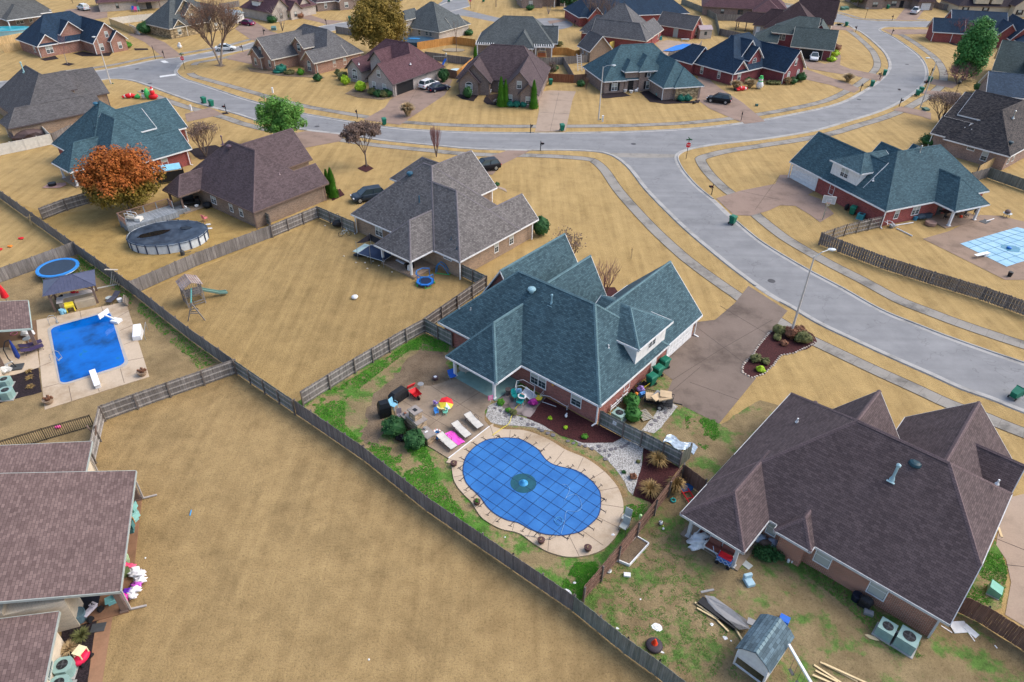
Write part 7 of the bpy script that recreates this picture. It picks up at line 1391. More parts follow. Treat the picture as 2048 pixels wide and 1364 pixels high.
for k in range(1,16):
    u=k/16; m.beam(lerp(a,b,u),(min(max(lerp(a,b,u)[0],e[0]),f[0]),D_/2,3.11) if e[0]<=lerp(a,b,u)[0]<=f[0] else lerp(a,e,(u*(gL+.9)/(e[0]+.45))) if lerp(a,b,u)[0]<e[0] else lerp(b,f,((1-u)*(gL+.9)/(gL+.45-f[0]))),.03,.05)
for p_,q_ in((a,e),(b,f),(e,f),(c_,f),(d_,e)): m.beam(p_,q_,.08,.06)
build('roof_seams',m,GZ,r_)
m=MB(); m.box(.5,gL-.1,.9,1.2,0,.95); m.box(.5,.8,-.1,1.2,0,.95); m.box(gL-1.9,gL-.15,-.35,.3,0,.8); BARM=plain((.45,.38,.28),.8); single('bar_counter',m,BARM,'tan block bar counter beneath the gazebo','bar counter',(*gz[0],0),ga)
m=MB(); m.box(.35,.95,-.2,1.05,.955,1.03); m.box(.95,gL,.65,1.45,.955,1.03); single('counter_top',m,plain((.5,.46,.44),.6),'pale L shaped stone counter top under the gazebo','counter top',(*gz[0],0),ga)
gm=Matrix.Translation((*gz[0],0))@Matrix.Rotation(ga,4,'Z')
def gp_(x,y,z=0): v=gm@Vector((x,y,z)); return (v.x,v.y,v.z)
m=MB(); m.box(-.4,.4,-.25,.25,.55,.75); m.box(-.4,.4,.2,.25,.75,.95)
for x in(-.35,.35): m.box(x-.03,x+.03,-.2,.2,0,.55)
single('folded_stool',m,YELLOW,'lime yellow folded seat before the gazebo bar','stool',gp_(1.4,-.6,.05),ga)
m=MB(); m.lathe([(.2,0),(.22,.55)],12); m.blob((.2,.1,.3),.25,.2,.3,2,.3); single('gas_bottle',m,LIGHTBLUE,'pale blue bottle and bucket at the left gazebo post','bucket',gp_(.6,-.7,.0)); m=MB(); m.blob((0,0,.1),.3,.15,.12,2,.5); m.blob((.4,.05,.08),.2,.12,.1,1,.5); single('bar_clutter',m,RED,'red objects lying on the gazebo bar','clutter',gp_(1.9,1.3,1.03))
m=MB(); m.blob((0,0,.4),.35,.3,.4,2,.3); single('bagged_item',m,BLACK,'dark bagged bundle in the gazebo back corner','bag',gp_(.7,2.0,0))
def lounge(px,px2,label,mat,z=.05,frame=DKTRIM):
    p=G2(px);q=G2(px2); a=math.atan2(q[1]-p[1],q[0]-p[0]); t=thing('sun_lounger',label,'sun lounger',(*p,z),a); m=MB(); m.box(.7,1.85,-.32,.32,.32,.36); build('seat',m,mat,t); m=MB(); m.obox((.38,0,.46),(.8,.62,.04),0,(0,.35)); build('backrest',m,mat,t)
    for x,s_ in((.3,1),(.3,-1),(1.7,1),(1.7,-1)): m=MB(); m.tube((x,s_*.3,.34),(x,s_*.32,0),.02); build('leg',m,frame,t)
    return t
lounge((240,592),(219,610),'charcoal sun lounger at the far right deck corner',plain((.06,.06,.08))); lounge((45,712),(70,703),'lower dark purple sun lounger by the blue parasol',plain((.05,.035,.09))); lounge((42,703),(68,694),'upper dark purple sun lounger by the blue parasol',plain((.05,.035,.09)))
m=MB(); m.lathe([(.2,0),(.26,.36),(.22,.37)],14); single('bucket',m,WHITE,'white bucket behind the charcoal sun lounger','bucket',(*G2((241,604)),.05)); m=MB(); m.lathe([(.3,0),(.33,.25)],16); single('round_basin',m,plain((.4,.45,.45)),'round grey basin left of the charcoal sun lounger','basin',(*G2((219,599)),0))
m=MB(); m.obox((0,0,.35),(1.5,.08,.6),0,(.35,0)); m.obox((.1,.15,.3),(1.4,.08,.5),0,(.35,0)); single('lattice_panel',m,plain((.3,.25,.2)),'leaning slatted panels at the right end of the deck','panel',(*G2((252,606)),0),R(-68))
m=MB(); 
for i in range(5): m.beam((i*.25-.5,0,0),(i*.28-.2,.55,1.5-.1*i),.16,.03)
m.beam((-.9,.3,1.6),(.6,.5,1.7),.25,.04); single('leaning_boards',m,plain((.48,.42,.34),.85),'loose pale boards leaning against the long fence','boards',(*G2((229,570)),0),R(-15)); m=MB(); m.box(-1,1,-.12,.12,0,.04); single('plank',m,plain((.5,.48,.42),.8),'single pale plank lying on the grass by the leaning boards','plank',(*G2((214,573)),0),R(28))
# closed parasols
t=thing('cantilever_parasol','closed navy blue cantilever parasol on a curved stand','parasol',(*G2((34,736)),.05),.3); m=MB(); m.box(-.55,.55,-.45,.45,0,.12); build('base',m,DKGREY,t,bevel=.03); m=MB(); m.path([(0,0,.1),(-.35,.1,1.0),(-.4,.2,2.0),(-.1,.4,2.6),(.25,.5,2.7)],.045,8); build('curved_pole',m,BLACK,t); m=MB(); m.lathe([(.02,0),(.2,.3),(.16,1.2),(.07,2.0),(.02,2.1)],12,(.25,.5,.55)); build('folded_canopy',m,plain((.015,.04,.20)),t)
t=thing('parasol','closed bright red parasol behind the small patio house','parasol',(*G2((19,612)),0)); m=MB(); m.tube((0,0,0),(0,0,2.7),.03); build('pole',m,METAL,t); m=MB(); m.lathe([(.05,.9),(.35,1.1),(.25,1.8),(.08,2.5),(.02,2.65)],14); build('folded_canopy',m,RED,t)
slabbox('cushion_box',(38,695),(1.1,.8,.5),.2,TAN,'tan cushioned chair on the small house patio','patio chair',.05); m=MB(); m.lathe([(.05,0),(.05,.5),(.35,.52),(.35,.55)],16); single('side_table',m,METAL,'round glass side table at the small house post','side table',(*G2((58,687)),.05)); m=MB(); m.blob((0,0,.3),.7,.45,.3,2,.4,7); single('hammock_bag',m,WHITE,'white crumpled cloth on the patio of the small house','cloth',(*G2((58,672)),.05)); m=MB(); m.blob((0,0,.35),.6,.5,.4,2,.5,9); m.beam((-.8,0,.3),(.8,.4,.9),.1); single('exercise_machine',m,plain((.55,.56,.55)),'white and grey exercise machine at the left edge patio','exercise machine',(*G2((10,745)),.05)); m=MB(); torus(m,.3,.03,16,6); single('hoop_toy',m,plain((.4,.1,.2)),'small round hoop toy on the small patio','toy',(*G2((28,668)),.06))
# trampoline
def trampoline(px,R_,h,label,pad,mat_c=(.03,.05,.08)):
    g=G(*px,h); t=thing('trampoline',label,'trampoline',(g.x,g.y,0)); m=MB(); m.lathe([(R_*.84,h-.02),(R_*.84,h)],36); build('bounce_mat',m,plain(mat_c,.6),t)
    m=MB(); n=36; vs=[]
    for r_,z in((R_*.84,h+.01),(R_*.86,h+.06),(R_,h+.05),(R_*1.01,h-.05)): vs+=[(r_*math.cos(6.283*i/n),r_*math.sin(6.283*i/n),z) for i in range(n)]
    m.add(vs,[(k*n+(i+1)%n,k*n+i,(k+1)*n+i,(k+1)*n+(i+1)%n) for k in range(3) for i in range(n)][::1]); build('safety_pad',m,pad,t)
    m=MB(); torus(m,R_*.985,.035,36,6,(0,0,h-.1)); build('frame',m,METAL,t)
    for i in range(6): a=6.283*i/6+.3; m=MB(); m.path([(R_*.97*math.cos(a-.12),R_*.97*math.sin(a-.12),h-.1),(R_*math.cos(a-.1),R_*math.sin(a-.1),.02),(R_*math.cos(a+.1),R_*math.sin(a+.1),.02),(R_*.97*math.cos(a+.12),R_*.97*math.sin(a+.12),h-.1)],.025,6); build('leg',m,METAL,t)
    m=MB(); 
    for i in range(60): a=6.283*i/60; m.tube((R_*1.0*math.cos(a),R_*1.0*math.sin(a),h-.1),(R_*.9*math.cos(a),R_*.9*math.sin(a),h-.02),.012,.012,4)
    build('springs',m,METAL,t); return t
trampoline((115,535),2.1,.8,'large round trampoline with blue pad in the corner of two fences',plain((.03,.22,.60)))
for q,l,mt,s_ in [((43,478),'red deflated toy on the far left lawn',RED,.35),((21,494),'orange and red toy on the far left lawn',ORANGE,.3),((1,500),'red toy at the left photo edge',RED,.3)]: m=MB(); m.blob((0,0,.12),s_,s_*.6,.14,2,.6); single('toy',m,mt,l,'toy',(*G2(q),0))
m=MB(); m.beam((0,0,0),(.15,.1,1.4),.08,.04); m.beam((-.35,.1,1.0),(.4,.1,1.1),.08,.04); m.beam((-.2,0,0),(.05,.1,1.2),.06,.03); single('wooden_cross_stand',m,WOODL,'small tan crossed wood stand against the long fence','wood stand',(*G2((64,450)),0))
# ---------------------------------------------------------------- above ground pool, deck
e0=G(332,466,1.2); rx=(G(413,462,1.2)-G(251,480,1.2)).length/2
t=thing('above_ground_pool','oval above ground pool with sagging black cover and white walls','above ground pool',(e0.x,e0.y+.3,0),R(12)); ry=rx*.76
m=MB(); n=48
m.add([(rx*math.cos(6.283*i/n),ry*math.sin(6.283*i/n),z) for z in(0,1.12) for i in range(n)],[(i,(i+1)%n,n+(i+1)%n,n+i) for i in range(n)]); build('pool_wall',m,plain((.60,.66,.70),.4),t)
for i in range(22): a=6.283*i/22; m=MB(); m.obox((rx*1.01*math.cos(a),ry*1.01*math.sin(a),.58),(.08,.14,1.16),a); build('upright',m,plain((.05,.07,.12)),t)
CV=N('black cover',.32); _c=CV.mix(CV.ramp(CV.noise(.8,4,.7),[(.35,(.018,.028,.045)),(.65,(.06,.085,.12))]),CV.ramp(CV.noise(3,3,.6,vec=CV.map((1,.15,1),.9)),[(.3,.7),(.7,1.2)]),.7,'MULTIPLY'); CV=CV.out(_c)
m=MB(); K=12; vs=[(0,0,1.02)]
for k in range(1,K+1):
    for i in range(n):
        f=k/K; a=6.283*i/n; x=rx*1.03*f*math.cos(a); y=ry*1.03*f*math.sin(a); z=1.2-.22*(1-f**3)+.03*noise.noise(Vector((x*.7,y*.7,1)))+(.015*math.sin(i*2.1) if k>8 else 0); vs.append((x,y,z-(.18 if k==K else 0)))
m.add(vs,[(0,1+i,1+(i+1)%n) for i in range(n)]+[(1+(k-1)*n+i,1+k*n+i,1+k*n+(i+1)%n,1+(k-1)*n+(i+1)%n) for k in range(1,K) for i in range(n)]); build('sagging_cover',m,CV,t,smooth=True)
PUD=N('standing water',.08).out((.012,.012,.012))
for cx,cy,a_,b_,l in((-1.6,.1,1.9,.62,.35),(1.9,1.1,.7,.4,-.2)):
    m=MB(); m.add([(cx+(a_*math.cos(u)*math.cos(l)-b_*math.sin(u)*math.sin(l))*(1+.1*math.sin(3*u)),cy+(a_*math.cos(u)*math.sin(l)+b_*math.sin(u)*math.cos(l)),1.045) for u in[6.283*i/24 for i in range(24)]],[tuple(range(24))]); build('rain_puddle',m,PUD,t)
m=MB(); m.lathe([(.22,0),(.25,.5),(.12,.6),(.06,.75)],14); m.tube((0,0,.3),(.9,.3,.3),.04); single('pool_pump',m,DKGREY,'small grey pump beside the oval black covered pool','pump',(*G2((366,510)),0))
DG=woodfence((.20,.23,.26),(.30,.33,.36),'grey deck boards')
da=G2((253,452)); db=G2((345,415)); ang=math.atan2(db[1]-da[1],db[0]-da[0]); p0=G(237,436,1.3); p1=G(316,413,1.3); ang=math.atan2(p1.y-p0.y,p1.x-p0.x)
t=thing('pool_deck_platform','raised grey wooden deck with railings beside the oval pool','deck',(p0.x,p0.y,0),ang); L=6.2; Dp=2.6
m=MB()
for i in range(int(L/.15)): m.box(i*.15,i*.15+.14,-Dp,0,.98,1.02)
build('deck_boards',m,DG,t); m=MB(); m.box(0,L,-Dp,-Dp+.05,.3,.97); m.box(0,.05,-Dp,0,.3,.97); m.box(0,L,-.05,0,.3,.97); build('skirt',m,DG,t)
for x,y in((0,0),(1.55,0),(3.1,0),(4.65,0),(L,0),(0,-Dp),(0,-Dp/2),(L,-1.2)): m=MB(); m.box(x-.05,x+.05,y-.05,y+.05,0,1.95); build('rail_post',m,DG,t)
m=MB()
for a,b in(((0,0),(L,0)),((0,0),(0,-Dp)),((L,0),(L,-1.2))):
    m.beam((*a,1.95),(*b,1.95),.14,.05); m.beam((*a,1.15),(*b,1.15),.05,.08); n_=int(math.dist(a,b)/.13)
    for i in range(n_): u=(i+.5)/n_; x=a[0]+(b[0]-a[0])*u; y=a[1]+(b[1]-a[1])*u; m.beam((x,y,1.15),(x,y,1.92),.035)
build('railing',m,plain((.22,.14,.11),.8),t)
m=MB(); m.box(L,L+1.6,-1.3,.2,.0,.55); m.box(L+1.6,L+2.0,-1.3,.2,0,.3); build('steps',m,DG,t)
v=Matrix.Rotation(ang,3,'Z')@Vector((.9,-.8,0)); t2=thing('pool_slide','white plastic pool slide lying on the raised grey deck','slide',(p0.x+v.x,p0.y+v.y,1.03),ang-.9); m=MB(); m.add([(-.2,-.35,.5),(1.5,-.35,.1),(1.5,.35,.1),(-.2,.35,.5),(-.2,-.35,.75),(1.5,-.35,.35),(1.5,.35,.35),(-.2,.35,.75)],[(0,1,2,3),(3,2,1,0),(0,1,5,4),(4,5,1,0),(2,3,7,6),(6,7,3,2)]); m.obox((1.3,0,.25),(.7,.8,.4)); build('chute',m,plain((.7,.68,.62)),t2); m=MB(); m.path([(-.2,.3,0),(-.2,.3,1.0),(.9,.3,.9),(1.2,.3,0)],.03,6); m.path([(-.2,-.3,0),(-.2,-.3,1.0),(.9,-.3,.9),(1.2,-.3,0)],.03,6); build('handrail',m,WHITE,t2)
chair((411,442),2.6,'small salmon pink plastic chair on the lawn by the oval pool',plain((.75,.22,.25)),1.0,z=0.); m=MB(); m.blob((0,0,.45),.6,.5,.45,2,.15); single('covered_grill',m,BLACK,'round black covered grill against the tan brick wall','covered grill',(*G2((416,416)),0))
t=thing('black_canopy','low black canopy frame with pale blue top between the left houses','canopy',(*G2((340,360)),0),.5); m=MB(); m.box(-1.8,1.8,-1.2,1.2,1.75,1.85); build('canopy_top',m,LIGHTBLUE,t); m=MB(); m.box(-2.0,2.0,-1.3,-1.25,.3,1.7); m.box(1.95,2.0,-1.3,1.3,.3,1.7); build('dark_side',m,BLACK,t)
t=thing('patio_set','black patio furniture and grill heap under the brown porch','patio furniture',on(H4,-1.2,12.6,.1),.4); m=MB(); m.box(-1.1,.9,-.6,.6,.5,.56); m.obox((-.2,.9,.5),(1.6,.5,.9)); m.obox((1.0,.2,.45),(.5,1.0,.9)); build('furniture',m,BLACK,t); m=MB(); m.blob((-.6,-.9,.25),.3,.25,.25,1,.4); m.blob((.8,-.8,.2),.3,.2,.2,1,.4); build('boxes',m,WHITE,t)
for (x,y,l) in [(420,458,'first scrap of white plastic right of the oval pool'),(417,450,'second scrap of white plastic right of the oval pool')]: m=MB(); m.blob((0,0,.08),.4,.2,.1,1,.6); single('scrap',m,WHITE,l,'scrap',(*G2((x,y)),0))
t=thing('fire_pit','square black fire pit on a brick paved pad before the teal roofed house','fire pit',(*G2((113,372)),.05),.2); m=MB(); m.prism([(1.3,.0),(.9,.9),(-1.3,.8),(-1.6,-.6),(.6,-.9)],0,.04); build('brick_pad',m,brick((.35,.17,.15)),t); m=MB(); m.lathe([(.5,.04),(.55,.4),(.45,.42)],8,(-.5,.1,0)); build('fire_bowl',m,BLACK,t)
# ---------------------------------------------------------------- grey house yard
def gpx(px): return (*G2(px),0)
t=thing('playset','weathered wooden playset tower with faded plank roof and swing beam','playset',gpx((368,602)),R(-52)); WG=woodfence((.20,.18,.17),(.32,.30,.28)); s_=1.7
for x,y in((0,0),(s_,0),(0,s_),(s_,s_)): m=MB(); m.box(x-.05,x+.05,y-.05,y+.05,0,2.5); build('tower_post',m,WG,t)
m=MB(); 
for i in range(10): m.box(i*.15,i*.15+.13,0,s_,1.15,1.19)
build('platform',m,WG,t); m=MB()
for a,b in(((0,0),(s_,0)),((0,0),(0,s_)),((s_,0),(s_,s_)),((0,s_),(s_,s_))):
    for z in(.2,.5,1.85): m.beam((*a,z),(*b,z),.04,.1)
    for i in range(9): u=i/9; m.beam((a[0]+(b[0]-a[0])*u,a[1]+(b[1]-a[1])*u,1.2),(a[0]+(b[0]-a[0])*u,a[1]+(b[1]-a[1])*u,1.85),.03,.06)
build('balustrade',m,WG,t); m=MB()
for i in range(9): u=i/9; 
for sg in(-1,1):
    for i in range(5): y=s_/2+sg*(.08+i*.22); m.obox((s_/2,y,2.85-.5*(i*.22+.1)),(s_+.5,.21,.025),0,(-sg*.54,0))
build('plank_roof',m,woodfence((.30,.22,.2),(.42,.36,.34)),t); m=MB(); m.beam((s_,.75,2.1),(s_+2.8,-.1,2.1),.1,.14); build('swing_beam',m,plain((.10,.30,.28)),t)
for dx in(-.7,.7): m=MB(); m.beam((s_+2.8,-.1,2.1),(s_+2.8+dx*.6,-.1+dx,0),.09); build('a_frame_leg',m,WG,t)
m=MB(); m.beam((s_+2.5,-.45,.9),(s_+3.1,.3,.9),.07); build('a_frame_brace',m,WG,t); m=MB(); m.path([(s_+1.6,.25,2.1),(s_+1.5,-.05,.6),(s_+1.7,.45,.6),(s_+1.6,.25,2.1)],.015,4); torus(m,.35,.04,14,6,(s_+1.6,.2,.55)); build('tyre_swing',m,DKGREY,t)
m=MB(); pts=[(s_*.5,s_,1.2),(s_*.6,s_+.9,.75),(s_*.7,s_+1.7,.35),(s_*.8,s_+2.4,.25)]
for p_,q_ in zip(pts,pts[1:]): m.beam(p_,q_,.5,.05); m.beam((p_[0]-.25,p_[1],p_[2]+.1),(q_[0]-.25,q_[1],q_[2]+.1),.05,.16); m.beam((p_[0]+.25,p_[1],p_[2]+.1),(q_[0]+.25,q_[1],q_[2]+.1),.05,.16)
build('slide',m,plain((.16,.28,.24)),t)
t=thing('rectangular_trampoline','rectangular trampoline with torn black net beside the grey porch','trampoline',gpx((756,518)),R(-28)); m=MB(); m.box(-1.9,1.7,-1.2,1.2,.78,.8); build('bounce_mat',m,plain((.015,.03,.07)),t); m=MB(); m.box(-2.7,-1.9,-1.1,1.1,.74,.8); build('side_pad',m,plain((.35,.48,.48)),t); m=MB(); m.path([(-1.9,-1.25,.8),(1.8,-1.25,.8),(1.8,1.25,.8),(-1.9,1.25,.8),(-1.9,-1.25,.8)],.03,6); build('frame',m,METAL,t)
for x,y in((-1.9,-1.25),(0,-1.25),(1.8,-1.25),(1.8,1.25),(0,1.25),(-1.9,1.25)): m=MB(); m.tube((x,y,0),(x,y,2.3),.025); build('net_pole',m,METAL,t)
m=MB(); m.add([(-1.9,1.25,2.2),(0,1.25,1.8),(1.8,1.25,2.2),(1.8,1.25,1.1),(0,1.2,1.0),(-1.9,1.25,1.3),(-1.9,-1.25,2.1),(-1.9,0,1.6)],[(0,1,4,5),(1,2,3,4),(0,5,7),(6,0,7)]); build('torn_net',m,plain((.03,.03,.04)),t)
t=thing('small_trampoline','small blue octagonal childrens trampoline with green feet','trampoline',gpx((851,568)),.4); n=8; m=MB(); m.lathe([(.75,.38),(.75,.4)],8); build('bounce_mat',m,plain((.015,.03,.08)),t); m=MB(); vs=[]
for r_,z in((.72,.42),(1.0,.42),(1.0,.3)): vs+=[(r_*math.cos(6.283*i/n),r_*math.sin(6.283*i/n),z) for i in range(n)]
m.add(vs,[(k*n+i,k*n+(i+1)%n,(k+1)*n+(i+1)%n,(k+1)*n+i) for k in(0,1) for i in range(n)]); m.f=[f[::-1] for f in m.f]; build('blue_pad',m,plain((.02,.16,.55)),t); m=MB(); m.path([(1.0*math.cos(6.283*i/n),1.0*math.sin(6.283*i/n),1.45) for i in range(1,8)],.05,6)
for i in(1,3,5,7): m.tube((math.cos(6.283*i/n),math.sin(6.283*i/n),.35),(math.cos(6.283*i/n),math.sin(6.283*i/n),1.45),.04)
build('handle_frame',m,plain((.02,.16,.45)),t)
for i in range(0,8,2): a=6.283*i/n; m=MB(); m.path([(1.02*math.cos(a-.3),1.02*math.sin(a-.3),.3),(1.02*math.cos(a-.3),1.02*math.sin(a-.3),.03),(1.02*math.cos(a+.3),1.02*math.sin(a+.3),.03),(1.02*math.cos(a+.3),1.02*math.sin(a+.3),.3)],.035,6); build('green_foot',m,GREENL,t)
t=thing('climbing_frame','blue arched climbing slide with green base behind the small trampoline','climbing frame',gpx((880,548)),-.2); m=MB(); m.path([(-.5,0,0),(-.4,0,.9),(0,0,1.3),(.5,0,1.0),(1.0,0,.1)],.05,6); m.path([(-.5,.5,0),(-.4,.5,.9),(0,.5,1.3),(.5,.5,1.0),(1.0,.5,.1)],.05,6); build('arches',m,plain((.03,.2,.45)),t); m=MB(); m.path([(-.6,0,.05),(1.1,0,.05),(1.1,.5,.05)],.05,6); build('green_base',m,GREENL,t)
m=MB(); m.blob((0,0,.2),.36,.36,.22,2,.15); single('white_ball',m,WHITE,'large white half ball alone on the rippled dry lawn','ball',gpx((710,597)),smooth=True)
m=MB(); m.blob((0,0,.12),.75,.5,.14,2,.5,3); single('black_cloth',m,BLACK,'crumpled black cloth before the rectangular trampoline','cloth',gpx((721,511))); t=thing('tyre_pile','black bundle against the greenish fence panel','bundle',gpx((678,455)),.3); m=MB(); m.blob((0,0,.55),.75,.4,.5,2,.4,5); build('bundle',m,BLACK,t); m=MB(); m.beam((-.8,.6,.2),(0,.5,1.7),.07); m.beam((.6,.6,.2),(.1,.5,1.7),.07); build('support',m,BRTRIM,t)
def bicycle(px,rot,label,mt):
    t=thing('bicycle',label,'bicycle',gpx(px),rot)
    for x in(-.48,.48): m=MB(); torus(m,.3,.025,18,6); m.v=[(a+x,c_,b+.3) for a,b,c_ in m.v]; build('wheel',m,BLACK,t)
    m=MB(); m.path([(-.48,0,.3),(-.1,0,.32),(.35,0,.75),(-.2,0,.75),(-.48,0,.3)],.02,5); m.tube((-.1,0,.32),(-.22,0,.85),.02); m.tube((.35,0,.75),(.48,0,.3),.02); m.tube((.33,0,.75),(.3,0,.95),.02); m.tube((.3,-.25,.95),(.3,.25,.95),.015); build('frame',m,mt,t); m=MB(); m.obox((-.22,0,.88),(.22,.12,.05)); build('saddle',m,BLACK,t)
bicycle((690,472),.3,'childs bicycle leaning by the greenish fence',plain((.5,.6,.65)))
for i,(x,y) in enumerate([(736,515),(746,523),(730,526),(712,526),(735,538),(758,532),(784,545),(650,452),(688,580-67)]):
    m=MB(); m.blob((0,0,.06),.12,.09,.07,1,.6,i); single('litter',m,plain((.65,.6,.5)),'small pale scrap on the grass '+['near the black cloth, top one','right of the black cloth','left of the trampoline legs','farthest left below the black cloth','below the trampoline corner','nearest the porch step','nearest the right porch post','beside the fence corner','left of the trampoline pad'][i],'litter',gpx((x,y)))
pp=on(H3,-1.9,6.0,.27); m=MB(); m.obox((0,0,.25),(.9,.6,.5)); single('storage_box',m,BLACK,'dark storage box on the grey roofed house porch','box',pp,.4); pp=on(H3,-2.3,5.6,.27); m=MB(); m.obox((0,0,.3),(.35,.3,.6),0,(.2,0)); single('cooler',m,WHITE,'white cooler beside the dark storage box','cooler',pp,.8); pp=on(H3,-1.8,7.6,.27); m=MB(); m.obox((0,0,.12),(1.2,.25,.12),0,(0,.1)); single('toy_plank',m,plain((.6,.62,.68)),'white and red toy board on the porch floor','toy',pp,-.6)
# ---------------------------------------------------------------- right yard: playhouse, debris
a=G(1465,1330,1.3); b=G(1541,1392,1.3); ang=R(-44)
o3=G(1478,1293,1.75); ph=thing('playhouse','white walled playhouse with bluish grey shingle gable roof and swing beam','playhouse',(o3.x,o3.y,0),0)
pA=G(1478,1293,1.75); pB=G(1540,1338,1.75); pC=G(1583,1272,1.75); pr0=G(1514,1302,2.35); 
ang=math.atan2(pB.y-pA.y,pB.x-pA.x); wd=(pB-pA).length; ln=(pC-pB).length; ph.rotation_euler=(0,0,ang)
m=MB(); hw=wd/2
prf=[(-.12,1.62),(wd*.13,2.02),(hw,2.42),(wd*.87,2.02),(wd+.12,1.62)]
vs=[(x,y,z) for y in(-.15,ln+.15) for x,z in prf]; m.add(vs,[(i,i+1,6+i,5+i) for i in range(4)]); m.add([(x,y,z-.06) for x,y,z in vs],[(5+i,6+i,i+1,i) for i in range(4)])
r_=build('roof',m,shingle((.10,.15,.18),.3,rowh=.2,w=.4),ph); m=MB(); 
for i in range(9): y=-.1+i*(ln+.2)/9; m.add([(hw-.14,y,2.35),(hw,y,2.46),(hw+.14,y,2.35),(hw-.14,y+(ln+.2)/9-.03,2.34),(hw,y+(ln+.2)/9-.03,2.45),(hw+.14,y+(ln+.2)/9-.03,2.34)],[(0,1,4,3),(1,2,5,4)])
build('ridge_cap',m,plain((.16,.24,.27)),r_)
m=MB(); m.add([(0,0,.8),(wd,0,.8),(wd,0,1.62),(wd*.87,0,1.98),(hw,0,2.34),(wd*.13,0,1.98),(0,0,1.62)],[tuple(range(7))]); m.add([(0,ln,0),(wd,ln,0),(wd,ln,1.62),(hw,ln,2.34),(0,ln,1.62)],[tuple(range(5))[::-1]]); m.box(wd-.03,wd,0,ln,.0,1.6); m.box(0,.03,ln*.4,ln,0,1.6); build('wall',m,SIDING,ph)
for x in(.05,wd-.05): m=MB(); m.box(x-.05,x+.05,-.05,.05,0,1.3); build('post',m,WHITE,ph)
m=MB(); m.box(0,wd,-.04,.04,0,.12); build('sill_rail',m,WHITE,ph)
m=MB(); m.beam((wd+.1,ln*.75,1.85),(wd+4.0,ln*.75-2.6,1.85),.14,.12); build('swing_beam',m,WHITE,ph)
for k in(.9,1.6): m=MB(); v=Vector((wd+.1,ln*.75,1.8)).lerp(Vector((wd+4.0,ln*.75-2.6,1.8)),k/4.6); m.tube(v+Vector((-.15,.1,0)),v+Vector((-.15,.1,-1.3)),.01,.01,4); m.tube(v+Vector((.15,-.1,0)),v+Vector((.15,-.1,-1.3)),.01,.01,4); m.obox((v.x,v.y,.5),(.4,.18,.03),-.6); build('swing_seat',m,DKGREY,ph)
m=MB(); m.beam((wd+2.2,ln*.75-1.4,1.85),(wd+1.2,ln*.75-3.6,.1),.35,.04); m.beam((wd+2.2,ln*.75-1.4,1.95),(wd+1.2,ln*.75-3.6,.2),.05,.2); build('slide',m,plain((.55,.6,.75)),ph)
LUM=plain((.66,.52,.30),.8); 
for i,(x0,y0,x1,y1) in enumerate([(1640,1325,1715,1364),(1627,1331,1690,1372),(1630,1343,1675,1366),(1624,1352,1700,1385),(1646,1330,1740,1372)]):
    p=G(x0,y0);q=G(x1,y1); m=MB(); m.beam((0,0,.05+.03*i),(q.x-p.x,q.y-p.y,.05+.02*i),.11,.04); single('timber_board',m,LUM,['top long pale board of the stack under the swing beam','second pale board of the stack, reaching the bottom edge','third short pale board of the stack','lowest pale board of the stack at the bottom edge','outermost long pale board beside the white beam'][i],'board',(p.x,p.y,0))
slabbox('blue_crate',(1567,1243),(.6,.5,.35),-.6,BLUE,'bright blue crate behind the playhouse','crate')
t=thing('debris_pile','pile of grey shingle sheets over broken boards on the right yard','debris',gpx((1450,1232)),R(-38)); m=MB(); m.add([(-1.6,.3,.35),(-1.1,.55,.4),(.2,.35,.5),(1.2,.3,.42),(1.6,-.1,.35),(1.1,-.55,.3),(.2,-.4,.35),(-.6,-.25,.3),(-1.2,0,.28)],[tuple(range(9)),tuple(range(9))[::-1]]); m.obox((-1.6,.7,.36),(.9,.14,.05),.9); m.obox((1.5,.35,.42),(.5,.45,.06),.2); build('shingle_sheet',m,plain((.27,.27,.27),.9),t); m=MB(); m.obox((-.4,-.2,.15),(2.6,.6,.25),-.1); build('black_layer',m,BLACK,t)
for i,(x,y,a,L) in enumerate([(-1.0,-.5,-.1,1.6),(-.9,-.65,.05,1.4),(.2,-.8,-.3,.9),(1.2,-.7,-.6,1.0),(-1.3,-.35,.1,1.2)]): m=MB(); m.obox((x,y,.12),(L,.1,.06),a); build('broken_board',m,LUM,t)
for q,s_,l in [((1314,1255),(.45,.3),'jagged white sheet on the grass above the tyre'),((1423,1249),(.14,.1),'small white scrap below the debris pile'),((1450,1276),(.2,.13),'white scrap left of the playhouse'),((1462,1282),(.06,.05),'tiny white scrap left of the playhouse roof'),((1323,1304),(.2,.08),'white scrap touching the black tyre'),((1281,1199),(.07,.07),'small white bit in the middle of the grass'),((1235,1257),(.1,.08),'pale scrap on the fence line')]:
    k=9; m=MB(); m.prism([(s_[0]*random.uniform(.6,1.2)*math.cos(6.283*j/k),s_[1]*random.uniform(.6,1.2)*math.sin(6.283*j/k)) for j in range(k)],0,.03); single('scrap',m,WHITE,l,'scrap',gpx(q),-.5)
t=thing('tyre','dark round tyre disc holding a red cone at the bottom of the yard','tyre',gpx((1308,1293))); m=MB(); m.lathe([(.25,.0),(.48,.02),(.52,.14),(.46,.24),(.25,.25)],20); build('rubber',m,plain((.05,.04,.05),.6),t,smooth=True)
m=MB(); m.lathe([(.2,0),(.17,.06),(.05,.4),(.01,.42)],12); single('traffic_cone',m,plain((.75,.06,.02)),'red orange cone standing on the dark tyre','cone',(*G2((1308,1291)),.25))
